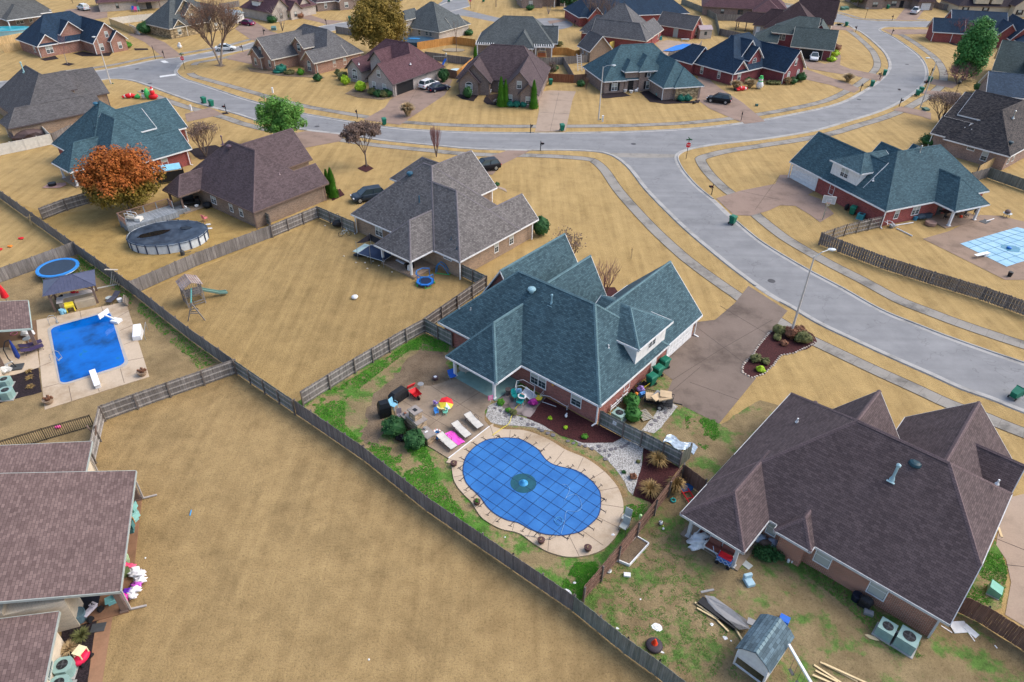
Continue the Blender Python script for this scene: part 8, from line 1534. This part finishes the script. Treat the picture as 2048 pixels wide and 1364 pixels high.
# raised bed
q4=[G(1232,1122),G(1258,1133),G(1297,1090),G(1272,1075)]; o_=q4[0]; t=thing('raised_bed','empty raised garden bed with white frame against the brown fence','raised bed',(o_.x,o_.y,0)); L4=[(p-o_) for p in q4]
m=MB(); 
for i in range(4): m.beam((L4[i].x,L4[i].y,.12),(L4[(i+1)%4].x,L4[(i+1)%4].y,.12),.07,.24)
build('white_frame',m,WHITE,t); m=MB(); m.prism([(p.x,p.y) for p in L4],0,.15); build('soil',m,M_DIRT,t)
def sball(q,r_,l,spots=True):
    t=thing('ball',l,'ball',gpx(q)); m=MB(); m.blob((0,0,r_),r_,r_,r_,2); build('ball_skin',m,WHITE,t,smooth=True)
    if spots:
        for d in((0,0,1),(.8,-.4,.3),(-.7,-.5,.4),(0,.8,.5)): v=Vector(d).normalized()*r_; m=MB(); m.blob((v.x*.92,v.y*.92,r_+v.z*.92),r_*.35,r_*.35,r_*.35,1); build('black_patch',m,BLACK,t)
sball((1321,1048),.16,'black and white football on the grass right of the brown fence'); sball((1326,1059),.09,'small white ball just below the football',False); m=MB(); m.blob((0,0,.05),.06,.06,.06,1); single('tennis_ball',m,plain((.5,.7,.1)),'tiny yellow ball between the football and the small ball','ball',gpx((1326,1053)))
m=MB(); m.lathe([(.18,0),(.2,.12),(.16,.13)],14); single('round_tin',m,METAL,'round grey tin on the grass beside the brown fence','tin',gpx((1217,1143))); slabbox('white_crate',(1254,1151),(.45,.3,.15),-.1,WHITE,'small white open crate below the raised bed','crate')
m=MB(); m.lathe([(.09,0),(.1,.28),(.04,.34)],10); o=single('green_bottle',m,plain((.45,.65,.3)),'pale green bottle perched on the brown fence top','bottle',(*G2((1276,1060)),1.3))
# porch items
def porch(x,y,z=.1): return on(H2,x,y,z)
hd=H2.t.rotation_euler.z
def couch(pos,rot,L,label,name='garden_sofa'):
    t=thing(name,label,'garden seat',pos,rot); m=MB(); m.box(-L/2,L/2,-.35,.35,.2,.34); m.box(-L/2,L/2,.3,.4,.2,.8); m.box(-L/2-.08,-L/2,-.38,.4,0,.62); m.box(L/2,L/2+.08,-.38,.4,0,.62); build('white_frame',m,WHITE,t); m=MB(); m.box(-L/2+.03,L/2-.03,-.34,.28,.34,.46); build('seat_cushion',m,plain((.20,.07,.055),.9),t)
    for i in range(max(1,int(L/.7))): m=MB(); w_=L/max(1,int(L/.7)); m.obox((-L/2+w_*(i+.5),.24,.62),(w_*.9,.12,.38),0,(-.2,0)); build('back_cushion',m,plain((.22,.09,.07),.9),t)
couch(porch(-6.3,-2.6),hd,.75,'white framed armchair with brown cushions at the porch left corner','garden_armchair'); couch(porch(-4.9,-2.9),hd+R(4),1.9,'white framed garden sofa with brown cushions along the porch edge')
m=MB(); m.blob((0,0,.35),.75,.5,.38,3,.7,5); m.blob((-.5,-.3,.15),.5,.3,.15,2,.6,7); single('white_sheet_heap',m,WHITE,'crumpled white plastic with blue stripes spilling off the porch','sheet',gpx((1399,1086)),.3,smooth=True)
t=thing('folding_wagon','blue collapsible wagon with red liner at the porch post','wagon',gpx((1447,1127)),heading((1432,1118),(1462,1134))); m=MB(); m.box(-.5,.5,-.28,.28,.3,.72); build('blue_fabric_box',m,plain((.06,.16,.42)),t,bevel=.03); m=MB(); m.box(-.44,.44,-.22,.22,.62,.86); build('red_load',m,RED,t,bevel=.04); m=MB()
for sg in(-1,1):
    for i in range(3): m.beam((-.5+i*.33,sg*.3,.3),(-.17+i*.33,sg*.3,.7),.025); m.beam((-.5+i*.33,sg*.3,.7),(-.17+i*.33,sg*.3,.3),.025)
m.path([(-.5,0,.35),(-.8,0,.6),(-.95,0,1.1)],.02,5); build('cross_frame',m,plain((.5,.6,.75)),t)
for x,y in((-.4,-.3),(.4,-.3),(-.4,.3),(.4,.3)): m=MB(); m.tube((x,y-.04,.13),(x,y+.04,.13),.13,.13,12); build('wheel',m,BLACK,t)
t=thing('black_side_table','black folding chair inside the porch by the post','chair',porch(-3.9,-1.7),hd+1); m=MB(); m.box(-.3,.3,-.3,.3,.42,.46); m.obox((0,.3,.7),(.6,.04,.5)); build('seat_and_back',m,BLACK,t); m=MB(); m.beam((-.3,-.3,0),(-.3,.3,.45),.03); m.beam((.3,-.3,0),(.3,.3,.45),.03); build('legs',m,BLACK,t)
slabbox('foam_board',(1492,1129),(.75,.5,.04),R(-50),plain((.42,.46,.45)),'grey flat panel lying on the grass right of the porch post','panel',.02)
t=thing('toy_armchair','pale blue plastic toy armchair on the open yard','toy chair',gpx((1497,1166)),R(-75)); m=MB(); m.box(-.35,.35,-.28,.28,0,.28); build('seat',m,plain((.35,.52,.60)),t,bevel=.05); m=MB(); m.box(-.38,-.15,-.3,.3,.28,.6); build('backrest',m,plain((.35,.52,.60)),t,bevel=.06)
m=MB(); leafcloud(m,(0,0,.35),(1.05,.55,.35),2600,.06,40,9,rag=.4); t=thing('fallen_christmas_tree','discarded dark green artificial tree lying by the brick bay','artificial tree',gpx((1532,1112)),R(-25)); build('branches',m,LF_D,t,uv=False); m=MB(); m.tube((-1.1,0,.25),(1.1,0,.3),.05); build('stem',m,BARKD,t)
for q,l,mt,k in [((1519,1083),'blue grey plastic bag heap in the porch corner',plain((.35,.42,.52),.3),3),((1543,1092),'pale blue plastic bag at the brick bay corner',plain((.40,.46,.60),.3),5),((1530,1094),'brown bag between the two plastic bags',BRTRIM,7)]: m=MB(); m.blob((0,0,.3),.45,.36,.33,2,.7,k); single('plastic_bag',m,mt,l,'bag',gpx(q),smooth=True)
for q,l in [((1576,1124),'left of two small white jars at the brick bay foot'),((1584,1125),'right of two small white jars at the brick bay foot')]: m=MB(); m.lathe([(.09,0),(.1,.22),(.06,.26)],10); single('jar',m,WHITE,l,'jar',gpx(q))
t=thing('black_kettle_grill','black covered barbecue by the back brick wall','barbecue',gpx((1727,1213)),hd); m=MB(); m.blob((0,0,.65),.45,.32,.32,2,.1); build('lid',m,BLACK,t); m=MB(); m.box(-.35,.35,-.22,.22,.05,.6); build('stand',m,BLACK,t)
m=MB(); m.lathe([(.28,0),(.33,.55),(.3,.6)],14); single('black_tub',m,plain((.01,.015,.03)),'round black tub left of the barbecue by the wall','tub',gpx((1711,1200))); slabbox('grey_toolbox',(1736,1228),(.55,.35,.25),hd+.3,GREY,'grey box on the ground right of the barbecue','box')
for q,s_,r_,l,tl in [((1918,1255),(1.1,.75),.1,'largest white board lying by the brown corner fence',.05),((1941,1263),(.85,.4),-1.0,'white board with round hole lying at the fence',.08)]: m=MB(); m.obox((0,0,.05),(s_[0],s_[1],.05),0,(tl,tl)); single('white_board',m,plain((.62,.66,.68)),l,'board',gpx(q),r_)
for a,b,l in [((1882,1252),(1904,1266),'left thin white batten on the grass'),((1934,1262),(1949,1283),'right thin white batten on the grass'),((1989,1291),(1994,1297),'tiny white batten nearest the corner')]: p=G(*a);q=G(*b); m=MB(); m.beam((0,0,.03),(q.x-p.x,q.y-p.y,.03),.06,.04); single('batten',m,WHITE,l,'batten',(p.x,p.y,0))
p=G(1996,1055);q=G(2003,1075); m=MB(); m.beam((0,0,.05),(q.x-p.x,q.y-p.y,.05),.16,.05); single('plank',m,LUM,'pale plank lying on the driveway at the brown roof edge','plank',(p.x,p.y,0)); m=MB(); m.blob((0,0,.05),.45,.15,.05,1,.5); single('log',m,LUM,'short piece of pale wood in the bare patch','log',gpx((1744,1276)),-.5)
t=thing('red_ladder','red metal ladder lying by the brown fence corner','ladder',gpx((1368,982)),heading((1364,985),(1378,1008))); m=MB(); m.beam((0,-.28,.2),(1.3,-.28,.25),.07); m.beam((0,.28,.2),(1.3,.28,.25),.07); build('side_rails',m,RED,t); m=MB(); m.beam((.3,-.28,.22),(.3,.28,.22),.06); m.beam((.9,-.28,.22),(.9,.28,.22),.06); build('rungs',m,RED,t)
m=MB(); m.blob((0,0,.1),.7,.45,.12,2,.5,5); single('blue_tarp',m,plain((.02,.10,.28)),'dark blue tarpaulin heap behind the red ladder','tarpaulin',gpx((1372,977)),.3); m=MB(); torus(m,.17,.06,16,8,(0,0,.1)); single('teal_ring',m,plain((.03,.35,.32)),'small teal plastic ring pot by the fence corner','pot',gpx((1346,1002)))
# ---------------------------------------------------------------- bottom left house patio
def p7(x,y,z=.1): return on(H7,x,y,z)
h7=H7.t.rotation_euler.z
sheet('path',[(208,1180+35),(262,1205),(228,1219),(205,1364),(200,1420),(168,1420),(176,1364),(190,1262)],.03,concrete((.30,.17,.10),'tan path',.2)); sheet('mulch_bed',[(125,1258),(195,1235),(190,1262),(172,1400),(95,1400)],.02,M_MULB,jag=.05)
t=thing('ride_on_quad','white and black childrens toy quad bike on the dark mat','toy quad',gpx((184,1228)),1.2); m=MB(); m.obox((0,0,.4),(.9,.3,.22)); m.obox((.3,0,.55),(.35,.45,.08)); m.obox((-.35,0,.5),(.3,.55,.08)); build('body',m,plain((.6,.56,.62)),t,bevel=.04); m=MB(); m.tube((.25,-.28,.8),(.25,.28,.8),.02); m.tube((.25,0,.5),(.25,0,.8),.025); build('handlebar',m,BLACK,t)
for x,y in((-.38,-.38),(.38,-.38),(-.38,.38),(.38,.38)): m=MB(); m.tube((x,y-.1,.2),(x,y+.1,.2),.2,.2,14); build('wheel',m,BLACK,t)
m=MB(); m.box(-.8,.9,-.6,.6,0,.02); single('mat',m,plain((.02,.025,.04)),'dark mat under the toy quad by the cream wall','mat',(*G2((168,1208)),.09),.3)
m=MB(); m.lathe([(.34,0),(.42,.75),(.38,.76),(.34,.7)],18); single('round_barrel',m,plain((.12,.20,.24)),'blue grey round barrel against the cream brick corner','barrel',(*G2((163,1240)),.03)); m=MB(); m.box(-.4,.4,-.3,.3,0,.04); single('door_mat',m,DKGREY,'dark grey mat on the tan path','mat',(*G2((197,1256)),.035),.2)
t=thing('toy_car','red and cream childrens push car in the mulch bed','toy car',gpx((166,1320)),R(75)); m=MB(); m.lathe([(.3,.1),(.42,.18),(.40,.4),(.3,.46)],16,(0,0,0),1.25,.85); build('red_body',m,plain((.7,.02,.08)),t,smooth=True); m=MB(); m.obox((.1,0,.85),(.6,.55,.05)); 
for x,y in((-.15,-.25),(-.15,.25),(.38,-.22),(.38,.22)): m.tube((x,y,.42),(x,y,.85),.04)
build('cream_roof',m,plain((.75,.66,.42)),t)
for x,y in((-.3,-.35),(.35,-.35),(-.3,.35),(.35,.35)): m=MB(); m.tube((x,y-.05,.12),(x,y+.05,.12),.12,.12,12); build('wheel',m,BLACK,t)
plume((166,1278),'olive green ornamental grass in the dark bed',.6,.8,LF_OL,260,3); plume((140,1300),'dry brown twiggy plant in the dark bed',.65,.5,LF_DRY,160,5,'dried_plant')
# inflatable with unreadable print, toys under the porch eave
INF=plain((.72,.70,.72),.3); t=thing('pool_inflatables','crumpled pink, white and purple pool inflatables hanging off the porch','pool toy',gpx((262,1168))); 
for i,(x,y,s_,mt) in enumerate([(246,1139,.42,plain((.75,.05,.15),.3)),(262,1140,.40,plain((.75,.10,.2),.3)),(270,1148,.40,INF),(280,1154,.46,INF),(284,1166,.40,INF),(276,1176,.36,plain((.5,.1,.5),.3)),(272,1186,.42,INF),(266,1198,.36,INF),(258,1190,.36,plain((.15,.03,.45),.3)),(252,1200,.40,plain((.7,.03,.35),.3))]):
    g=G2((x,y)); b0=G2((262,1168)); m=MB(); m.blob((g[0]-b0[0],g[1]-b0[1],.35),s_*.95,s_*.6,.12,3,.9,i); build('inflatable_piece',m,mt,t,smooth=True)
for (x,y,s_,mt,l,k) in [(255,1124,.28,plain((.45,.7,.4)),'green and orange toy at the porch eave',1),(252,1150,.36,plain((.10,.13,.05)),'olive cushion heap under the porch eave',2),(266,1042,.5,plain((.25,.52,.50)),'turquoise patio table edge under the mauve eave',3),(265,1025,.4,plain((.20,.45,.42)),'turquoise patio chair above the table edge',4),(262,1065,.35,plain((.06,.18,.18)),'dark teal chair behind the table edge',5),(228,1205,.4,plain((.2,.5,.5)),'turquoise folded chair behind the corner post',6),(264,1056,.3,plain((.5,.25,.10)),'small orange wood chair by the porch',7)]:
    m=MB(); m.obox((0,0,.35),(s_*2,s_*1.4,.08),0,(.1,.1)); m.obox((-s_*.9,0,.6),(.06,s_*1.4,.5)); m.obox((0,0,.17),(s_*1.4,s_,.34)); single('patio_chair',m,mt,l,'patio furniture',(*G2((x,y)),.08),h7+.3*k)
m=MB(); m.beam((0,0,.05),(.1,-.5,.06),.06); single('blue_stick',m,plain((.05,.3,.6)),'tiny blue stick alone on the big lot','stick',gpx((383,1021))); 
for q,l in [((291,1117),'tiny white speck near the mauve porch'),((738,1320),'tiny white ball on the lower middle of the lot')]: m=MB(); m.blob((0,0,.05),.07,.07,.06,1); single('litter',m,WHITE,l,'litter',gpx(q))
m=MB(); m.obox((0,0,1.0),(.12,.04,1.9),0,(.2,.2)); m.obox((.1,.5,.9),(.1,.04,1.6),0,(-.35,0)); single('wooden_props',m,BRTRIM,'brown boards propped on the short fence by the mauve roof','boards',gpx((200,888)),1.2)
m=MB(); m.blob((0,0,.12),.3,.18,.14,1,.4); single('pink_toy',m,PINK,'small pink toy behind the black iron fence','toy',gpx((117,856)))
# ---------------------------------------------------------------- right teal house yard
sheet('pool_deck',[(1845,478),(1900,462),(1960,430),(2000,432),(2160,470),(2300,560),(2300,700),(2048,560),(2010,560),(1980,545),(1940,525),(1900,505)],.03,M_BRDECK)
t=thing('covered_pool','pale blue strapped cover over the rectangular pool at the right edge','pool cover',(*G2((2020,500)),0)); b0=G2((2020,500)); PR=[(x-b0[0],y-b0[1]) for x,y in W([(1920,488),(2034,455),(2160,487),(2013,534)])]; CVL=N('pale cover',.5); CVL=CVL.out(CVL.ramp(CVL.noise(.6,3,.6),[(.3,(.20,.40,.56)),(.7,(.33,.54,.68))])); capsheet('cover_sheet',PR,.06,CVL,t); m=MB()
def gl(P,u,v): 
    a=Vector(P[0]).lerp(Vector(P[1]),u); b=Vector(P[3]).lerp(Vector(P[2]),u); return a.lerp(b,v)
for k in range(1,8): m.beam((*gl(PR,k/8,0),.075),(*gl(PR,k/8,1),.075),.05,.012)
for k in range(1,5): m.beam((*gl(PR,0,k/5),.075),(*gl(PR,1,k/5),.075),.05,.012)
build('strap',m,plain((.06,.18,.28)),t); m=MB(); m.add([(-.9,.5,.078),(-.3,1.3,.078),(1.2,1.0,.078),(1.4,.2,.078),(.6,-.7,.078),(-.3,-.5,.078)],[tuple(range(6))[::-1]]); build('puddle',m,plain((.06,.22,.32),.1),t); m=MB(); m.blob((0,.3,.15),.3,.3,.15,2); build('float',m,plain((.02,.16,.5)),t,smooth=True)
board((1951,511),(1978,505),'white diving board at the pale blue covered pool',.45,.4)
m=MB(); m.lathe([(.2,0),(.26,.6),(.12,.62)],8); single('black_can',m,BLACK,'small black can on the brown pool deck','can',gpx((2018,553))); t=thing('kettle_grill','round grill with pale table on the lawn edge beyond the brown deck','barbecue',gpx((2012,434))); m=MB(); m.lathe([(.5,.5),(.55,.55),(.4,.56)],16); build('table_ring',m,METAL,t); m=MB(); m.blob((0,.1,.75),.38,.36,.28,2); build('kettle',m,BRTRIM,t)
for i in range(3): m=MB(); a=2.1*i; m.tube((.3*math.cos(a),.3*math.sin(a),.5),(.42*math.cos(a),.42*math.sin(a),0),.025); build('leg',m,BLACK,t)
m=MB(); m.lathe([(.6,0),(.68,.12),(.68,.45),(.58,.5)],14); single('stone_fire_pit',m,plain((.30,.19,.15)),'round brown stone fire pit beside the porch of the dormer house','fire pit',gpx((1860,450)))
m=MB(); m.blob((0,0,.35),.8,.5,.4,2,.4,5); m.obox((1.0,.1,.35),(1.3,.6,.6)); single('covered_barrow',m,plain((.05,.08,.11)),'dark covered heap against the brick wall by the double window','covered heap',gpx((1840,438)),.3); m=MB(); m.lathe([(.25,0),(.28,.5)],14); single('blue_barrel',m,plain((.05,.22,.35)),'blue barrel at the left end of the dark heap','barrel',gpx((1829,440)))
t=thing('pvc_frame','tangle of white pipe furniture at the brick house corner','pipe furniture',gpx((1783,455)),.4); m=MB()
for i in range(9): a=Vector((random.uniform(-.7,.7),random.uniform(-.5,.5),random.uniform(.1,1.0))); m.tube(a,a+Vector((random.uniform(-.8,.8),random.uniform(-.8,.8),random.uniform(-.5,.5))),.035)
build('pipes',m,WHITE,t); m=MB(); m.blob((0,0,.3),.4,.35,.3,2,.5); build('grey_bag',m,GREY,t)
for a,b,l in [((1790,452),(1826,446),'upper white pipe lying along the brick wall'),((1793,458),(1824,473),'lower white pipe lying on the grass')]: p=G(*a);q=G(*b); m=MB(); m.tube((0,0,.1),(q.x-p.x,q.y-p.y,.08),.07); single('white_pipe',m,WHITE,l,'pipe',(p.x,p.y,0))
for q,l,mt in [((1890,432),'dark patio table and chairs under the dormer house porch',BLACK),((1930,428),'black grill near the outer porch post',BLACK)]:
    t=thing('patio_set',l,'patio furniture',gpx(q),.4); m=MB(); m.box(-.8,.8,-.5,.5,.65,.7); build('table',m,mt,t)
    for x,y in((-.9,-.8),(.9,-.8),(-.9,.9),(.9,.9)): m=MB(); m.box(x-.22,x+.22,y-.22,y+.22,.38,.42); m.box(x-.22,x+.22,y+.2,y+.24,.4,.85); m.box(x-.2,x-.16,y-.2,y-.16,0,.4); m.box(x+.16,x+.2,y-.2,y-.16,0,.4); m.box(x-.2,x-.16,y+.16,y+.2,0,.4); m.box(x+.16,x+.2,y+.16,y+.2,0,.4); build('chair_part',m,mt,t)
m=MB(); m.lathe([(.15,0),(.2,.3),(.05,.4)],10); single('red_bucket',m,plain((.75,.06,.02)),'bright red bucket under the dormer house porch','bucket',gpx((1921,436))); t=thing('push_broom','white handled broom lying on the brown deck','broom',gpx((1972,443)),.3); m=MB(); m.tube((0,0,.05),(1.6,.3,.08),.05); build('handle',m,WHITE,t); m=MB(); m.obox((-.2,0,.04),(1.4,.9,.04),.3); build('dark_mat',m,DKGREY,t)
m=MB(); m.blob((0,0,.45),.28,.3,.5,2,.4); single('hose_reel',m,BLACK,'black hose reel on the red brick wall left of the green bin','hose reel',gpx((1692,420)))
# ---------------------------------------------------------------- distant items
sheet('blue_pool_cover',[(1326,103),(1350,93),(1367,89),(1390,91),(1378,97),(1345,104)],.2,plain((.03,.2,.62))); sheet('pool_deck',[(1310,85),(1335,80),(1400,88),(1402,94),(1330,112)],.02,M_DRIVEP)
t=thing('above_ground_pool','long turquoise above ground pool at the far left top','above ground pool',(*G2((18,68)),0),R(10)); m=MB(); m.lathe([(6,0),(6,1.1)],40,sy=.55); build('pool_wall',m,plain((.3,.55,.6)),t); m=MB(); m.lathe([(6.1,1.1),(6.1,1.2),(5.7,1.2)],40,sy=.55); build('rim',m,METAL,t); m=MB(); m.lathe([(5.7,1.19),(5.7,1.205)],40,sy=.55); build('water',m,plain((.03,.36,.45),.1),t)
t=thing('covered_above_ground_pool','dark blue covered round pool behind the maroon roof','above ground pool',gpx((836,88))); m=MB(); m.lathe([(4.2,0),(4.2,1.0),(3.9,1.1),(2.5,.95)],36,sy=.8); build('cover',m,plain((.03,.07,.11)),t); m=MB(); m.blob((-1,1,1.0),1.5,.6,.15,2); build('blue_bulge',m,plain((.03,.2,.45)),t)
def pergola(px,w_,d_,label,rot=0,h=2.4):
    t=thing('pergola',label,'pergola',gpx(px),rot)
    for x,y in((0,0),(w_,0),(0,d_),(w_,d_)): m=MB(); m.box(x-.1,x+.1,y-.1,y+.1,0,h); build('post',m,WHITE,t)
    m=MB(); m.box(-.4,w_+.4,-.06,.06,h,h+.18); m.box(-.4,w_+.4,d_-.06,d_+.06,h,h+.18)
    for i in range(9): x=-.3+i*(w_+.6)/8; m.box(x-.05,x+.05,-.5,d_+.5,h+.18,h+.34)
    build('slatted_top',m,WHITE,t)
pergola((1071,118),3.6,2.4,'white pergola at the back of the grey shingled brick house'); pergola((955,112),3.4,2.2,'white pergola left behind the brown roofed house')
t=thing('swing_bench','brown curved swing bench under the white pergola','bench',gpx((1083,117))); m=MB(); m.box(-1.0,1.0,-.3,.3,.45,.5); m.obox((0,.3,.8),(2,.06,.7)); build('seat',m,plain((.35,.12,.05)),t); m=MB(); m.beam((-1.1,-.5,0),(-.9,0,1.6),.08); m.beam((1.1,-.5,0),(.9,0,1.6),.08); m.beam((-.9,0,1.6),(.9,0,1.6),.08); build('stand',m,WOODL,t)
t=thing('white_arbor','white lattice ladder frame on the grass behind the teal corner house','arbor',gpx((1156,142)),.2); m=MB()
for x in(0,.9): m.beam((x,0,0),(x-.4,.3,3.4),.12)
for i in range(7): m.beam((-i*.06,i*.04,.4+i*.45),(.9-i*.06,i*.04,.4+i*.45),.06)
build('ladder',m,WHITE,t)
t=thing('playset','blue slide with black frame behind the grey fence','playset',gpx((892,133))); m=MB(); m.beam((0,0,1.6),(-.9,-1.2,.1),.5,.1); build('slide',m,plain((.02,.12,.5)),t); m=MB(); m.beam((-2.6,.3,2),(.2,.3,2),.1); m.beam((-2.6,.3,0),(-2.6,.3,2),.1); m.beam((.2,.3,0),(.2,.3,2.6),.1); m.blob((.1,0,2.4),.2,.2,.5,1); build('frame',m,METAL,t)
m=MB(); m.lathe([(1.2,0),(1.25,.35),(1.15,.36)],20); single('paddling_pool',m,plain((.45,.6,.62)),'small round paddling pool behind the tan fence','paddling pool',gpx((913,143))); m=MB(); m.prism([(2.6*math.cos(.524*i),1.6*math.sin(.524*i)) for i in range(12)],0,.15)
single('stone_ring',m,plain((.30,.25,.17)),'round slatted ground pad in the fenced small yard','ground pad',gpx((907,101)))
t=thing('shed','small pale pink brick shed beside the brick outbuilding','shed',gpx((1398,78)),.2); m=MB(); m.box(0,3.2,0,2.6,0,2.2); build('wall',m,BCR2,t); m=MB(); m.add([(-.2,-.2,2.2),(3.4,-.2,2.2),(3.4,2.8,2.2),(-.2,2.8,2.2),(-.2,1.3,3),(3.4,1.3,3)],[(0,1,5,4),(2,3,4,5),(1,2,5),(3,0,4),(3,2,1,0)]); build('roof',m,plain((.35,.28,.3)),t); m=MB(); m.box(1.2,1.9,-.03,0,.9,1.7); build('window',m,GLASS,t)
t=thing('shed','white shed with pale grey roof right of the stone house','shed',gpx((462,46)),-.3); m=MB(); m.box(-2,2,0,3.2,0,2.1); build('wall',m,SIDING,t); m=MB(); m.add([(-2.3,-.3,2.1),(2.3,-.3,2.1),(2.3,3.5,2.1),(-2.3,3.5,2.1),(-2.3,1.6,3),(2.3,1.6,3)],[(0,1,5,4),(2,3,4,5),(1,2,5),(3,0,4),(3,2,1,0)]); build('roof',m,plain((.32,.40,.44)),t)
pergola((10,50),3,2.4,'white pergola frame at the top left house patio',.1); m=MB(); m.blob((0,0,1.0),2.6,1.6,1.0,2,.3,7); single('patio_clutter',m,plain((.10,.07,.07)),'dark patio furniture heap under the tan brick porch','patio furniture',on(H6,2.2,.9,-.3),.3)
for q,l,mt in [((267,23),'blue chair on the cream house lawn',BLUE),((272,24),'pink chair on the cream house lawn',PINK),((278,23),'mint chair on the cream house lawn',plain((.3,.7,.6)))]: chair(q,.2,l,mt,1.4,'garden_chair',z=0)
m=MB(); m.box(-1.0,1.0,-.3,.3,.4,.5); m.box(-.9,-.8,-.2,.2,0,.4); m.box(.8,.9,-.2,.2,0,.4); single('white_bench',m,plain((.5,.55,.55)),'low pale bench by the brick outbuilding','bench',gpx((1370,82)))
for q,l,mt in [((1388,208),'small black and white dog shaped ornament on the corner lawn',BLACK),((990,205),'white sitting ornament in the black mulch bed',WHITE),((1272,184),'tall white figure ornament at the arched entry',WHITE),((979,187),'white figure ornament in the brown house porch',WHITE)]:
    m=MB(); m.blob((0,0,.35),.4,.22,.25,2,.2); m.blob((.35,0,.65),.17,.14,.16,2); 
    for x,y in((-.25,-.1),(-.25,.1),(.25,-.1),(.25,.1)): m.tube((x,y,0),(x,y,.3),.05)
    single('lawn_ornament',m,mt,l,'ornament',gpx(q),.5)
for q,l in [((1315,192),'blue green pot in the dark front bed'),((1250,184),'white pot left of the arched door'),((1262,186),'white pot right of the arched door')]: m=MB(); m.lathe([(.25,0),(.42,.5),(.36,.52)],12); single('pot',m,plain((.2,.45,.4)) if 'green' in l else WHITE,l,'pot',gpx(q))
m=MB(); m.obox((0,0,.2),(.5,.4,.35)); single('green_lawn_box',m,plain((.06,.14,.12)),'small dark green box on the lawn edge right of the off-roader','box',gpx((1513,212)))
# green grass tufts where the yards are lush
def tufts(region,n,label,mat,th=.0,dens=.35,seed=1,h=.12):
    rnd=random.Random(seed); P=W(region); x0=min(p[0] for p in P);x1=max(p[0] for p in P);y0=min(p[1] for p in P);y1=max(p[1] for p in P); m=MB(); k=0; tr=0
    while k<n and tr<n*12:
        tr+=1; x=rnd.uniform(x0,x1);y=rnd.uniform(y0,y1)
        if not inpoly((x,y),P) or noise.noise(Vector((x*dens,y*dens,seed)))+.4*noise.noise(Vector((x*2,y*2,5)))<th: continue
        k+=1
        for j in range(3):
            a=rnd.uniform(0,6.283); L=h*rnd.uniform(.5,1.2); s=.035; dx,dy=math.cos(a),math.sin(a); bx,by=x+rnd.uniform(-.06,.06),y+rnd.uniform(-.06,.06)
            m.add([(bx-dy*s,by+dx*s,.01),(bx+dy*s,by-dx*s,.01),(bx+dx*L*.7,by+dy*L*.7,L*.7)],[(0,1,2)])
    o=build('green_grass',m,mat,uv=False); o['kind']='stuff'; o['label']=label; o['category']='grass'
GT2=leafmat('weed blades',[(.06,.14,.025),(.10,.20,.035),(.16,.26,.06)],.8); GT=leafmat('grass blades',[(.035,.14,.01),(.06,.23,.015),(.12,.32,.03)],.8)
tufts([(612,808),(720,748),(812,690),(850,668),(900,690),(895,705),(820,700),(760,745),(690,800),(690,850),(720,880),(800,900),(850,890),(880,960),(935,1035),(1000,1100),(1080,1170),(1000,1120),(860,1020),(740,925)],13000,'bright green grass along the pool yard fences',GT,-.2,.45,1,.09)
tufts([(1120,1180),(1150,1125),(1190,1125),(1200,1140),(1160,1200)],1500,'dark green grass in the lower pool yard corner',GT,-.5,.4,2); tufts([(1165,1200),(1300,1060),(1360,1070),(1400,1150),(1420,1210),(1470,1260),(1420,1290),(1520,1364),(1300,1340),(1230,1270)],3600,'green weeds scattered over the playhouse yard',GT2,.0,1.6,3,.08)
tufts([(1625,1130),(1700,1180),(1780,1240),(1870,1300),(1850,1320),(1780,1300),(1700,1220),(1600,1140)],1500,'green grass strip along the brown roofed house wall',GT2,-.2,.5,4); tufts([(1925,1190),(1990,1080),(2015,1140),(2000,1215),(1960,1240)],1500,'green grass around the utility box',GT,-.2,.5,5)
tufts([(150,505),(180,525),(265,590),(382,684),(440,722),(400,740),(370,710),(250,600),(165,530)],2600,'green grass strip beneath the long fence',GT,-.3,.4,6); tufts([(70,545),(160,515),(185,535),(170,555),(90,570)],1400,'green grass under the round trampoline',GT,-.4,.4,7); tufts([(1370,830),(1430,840),(1440,870),(1410,900),(1375,870)],900,'green patch between the drives',GT,.0,.5,8); tufts([(1140,990),(1245,970),(1300,1010),(1290,1030),(1250,1040)],600,'green tufts by the corn stalks',GT,.0,.5,9)
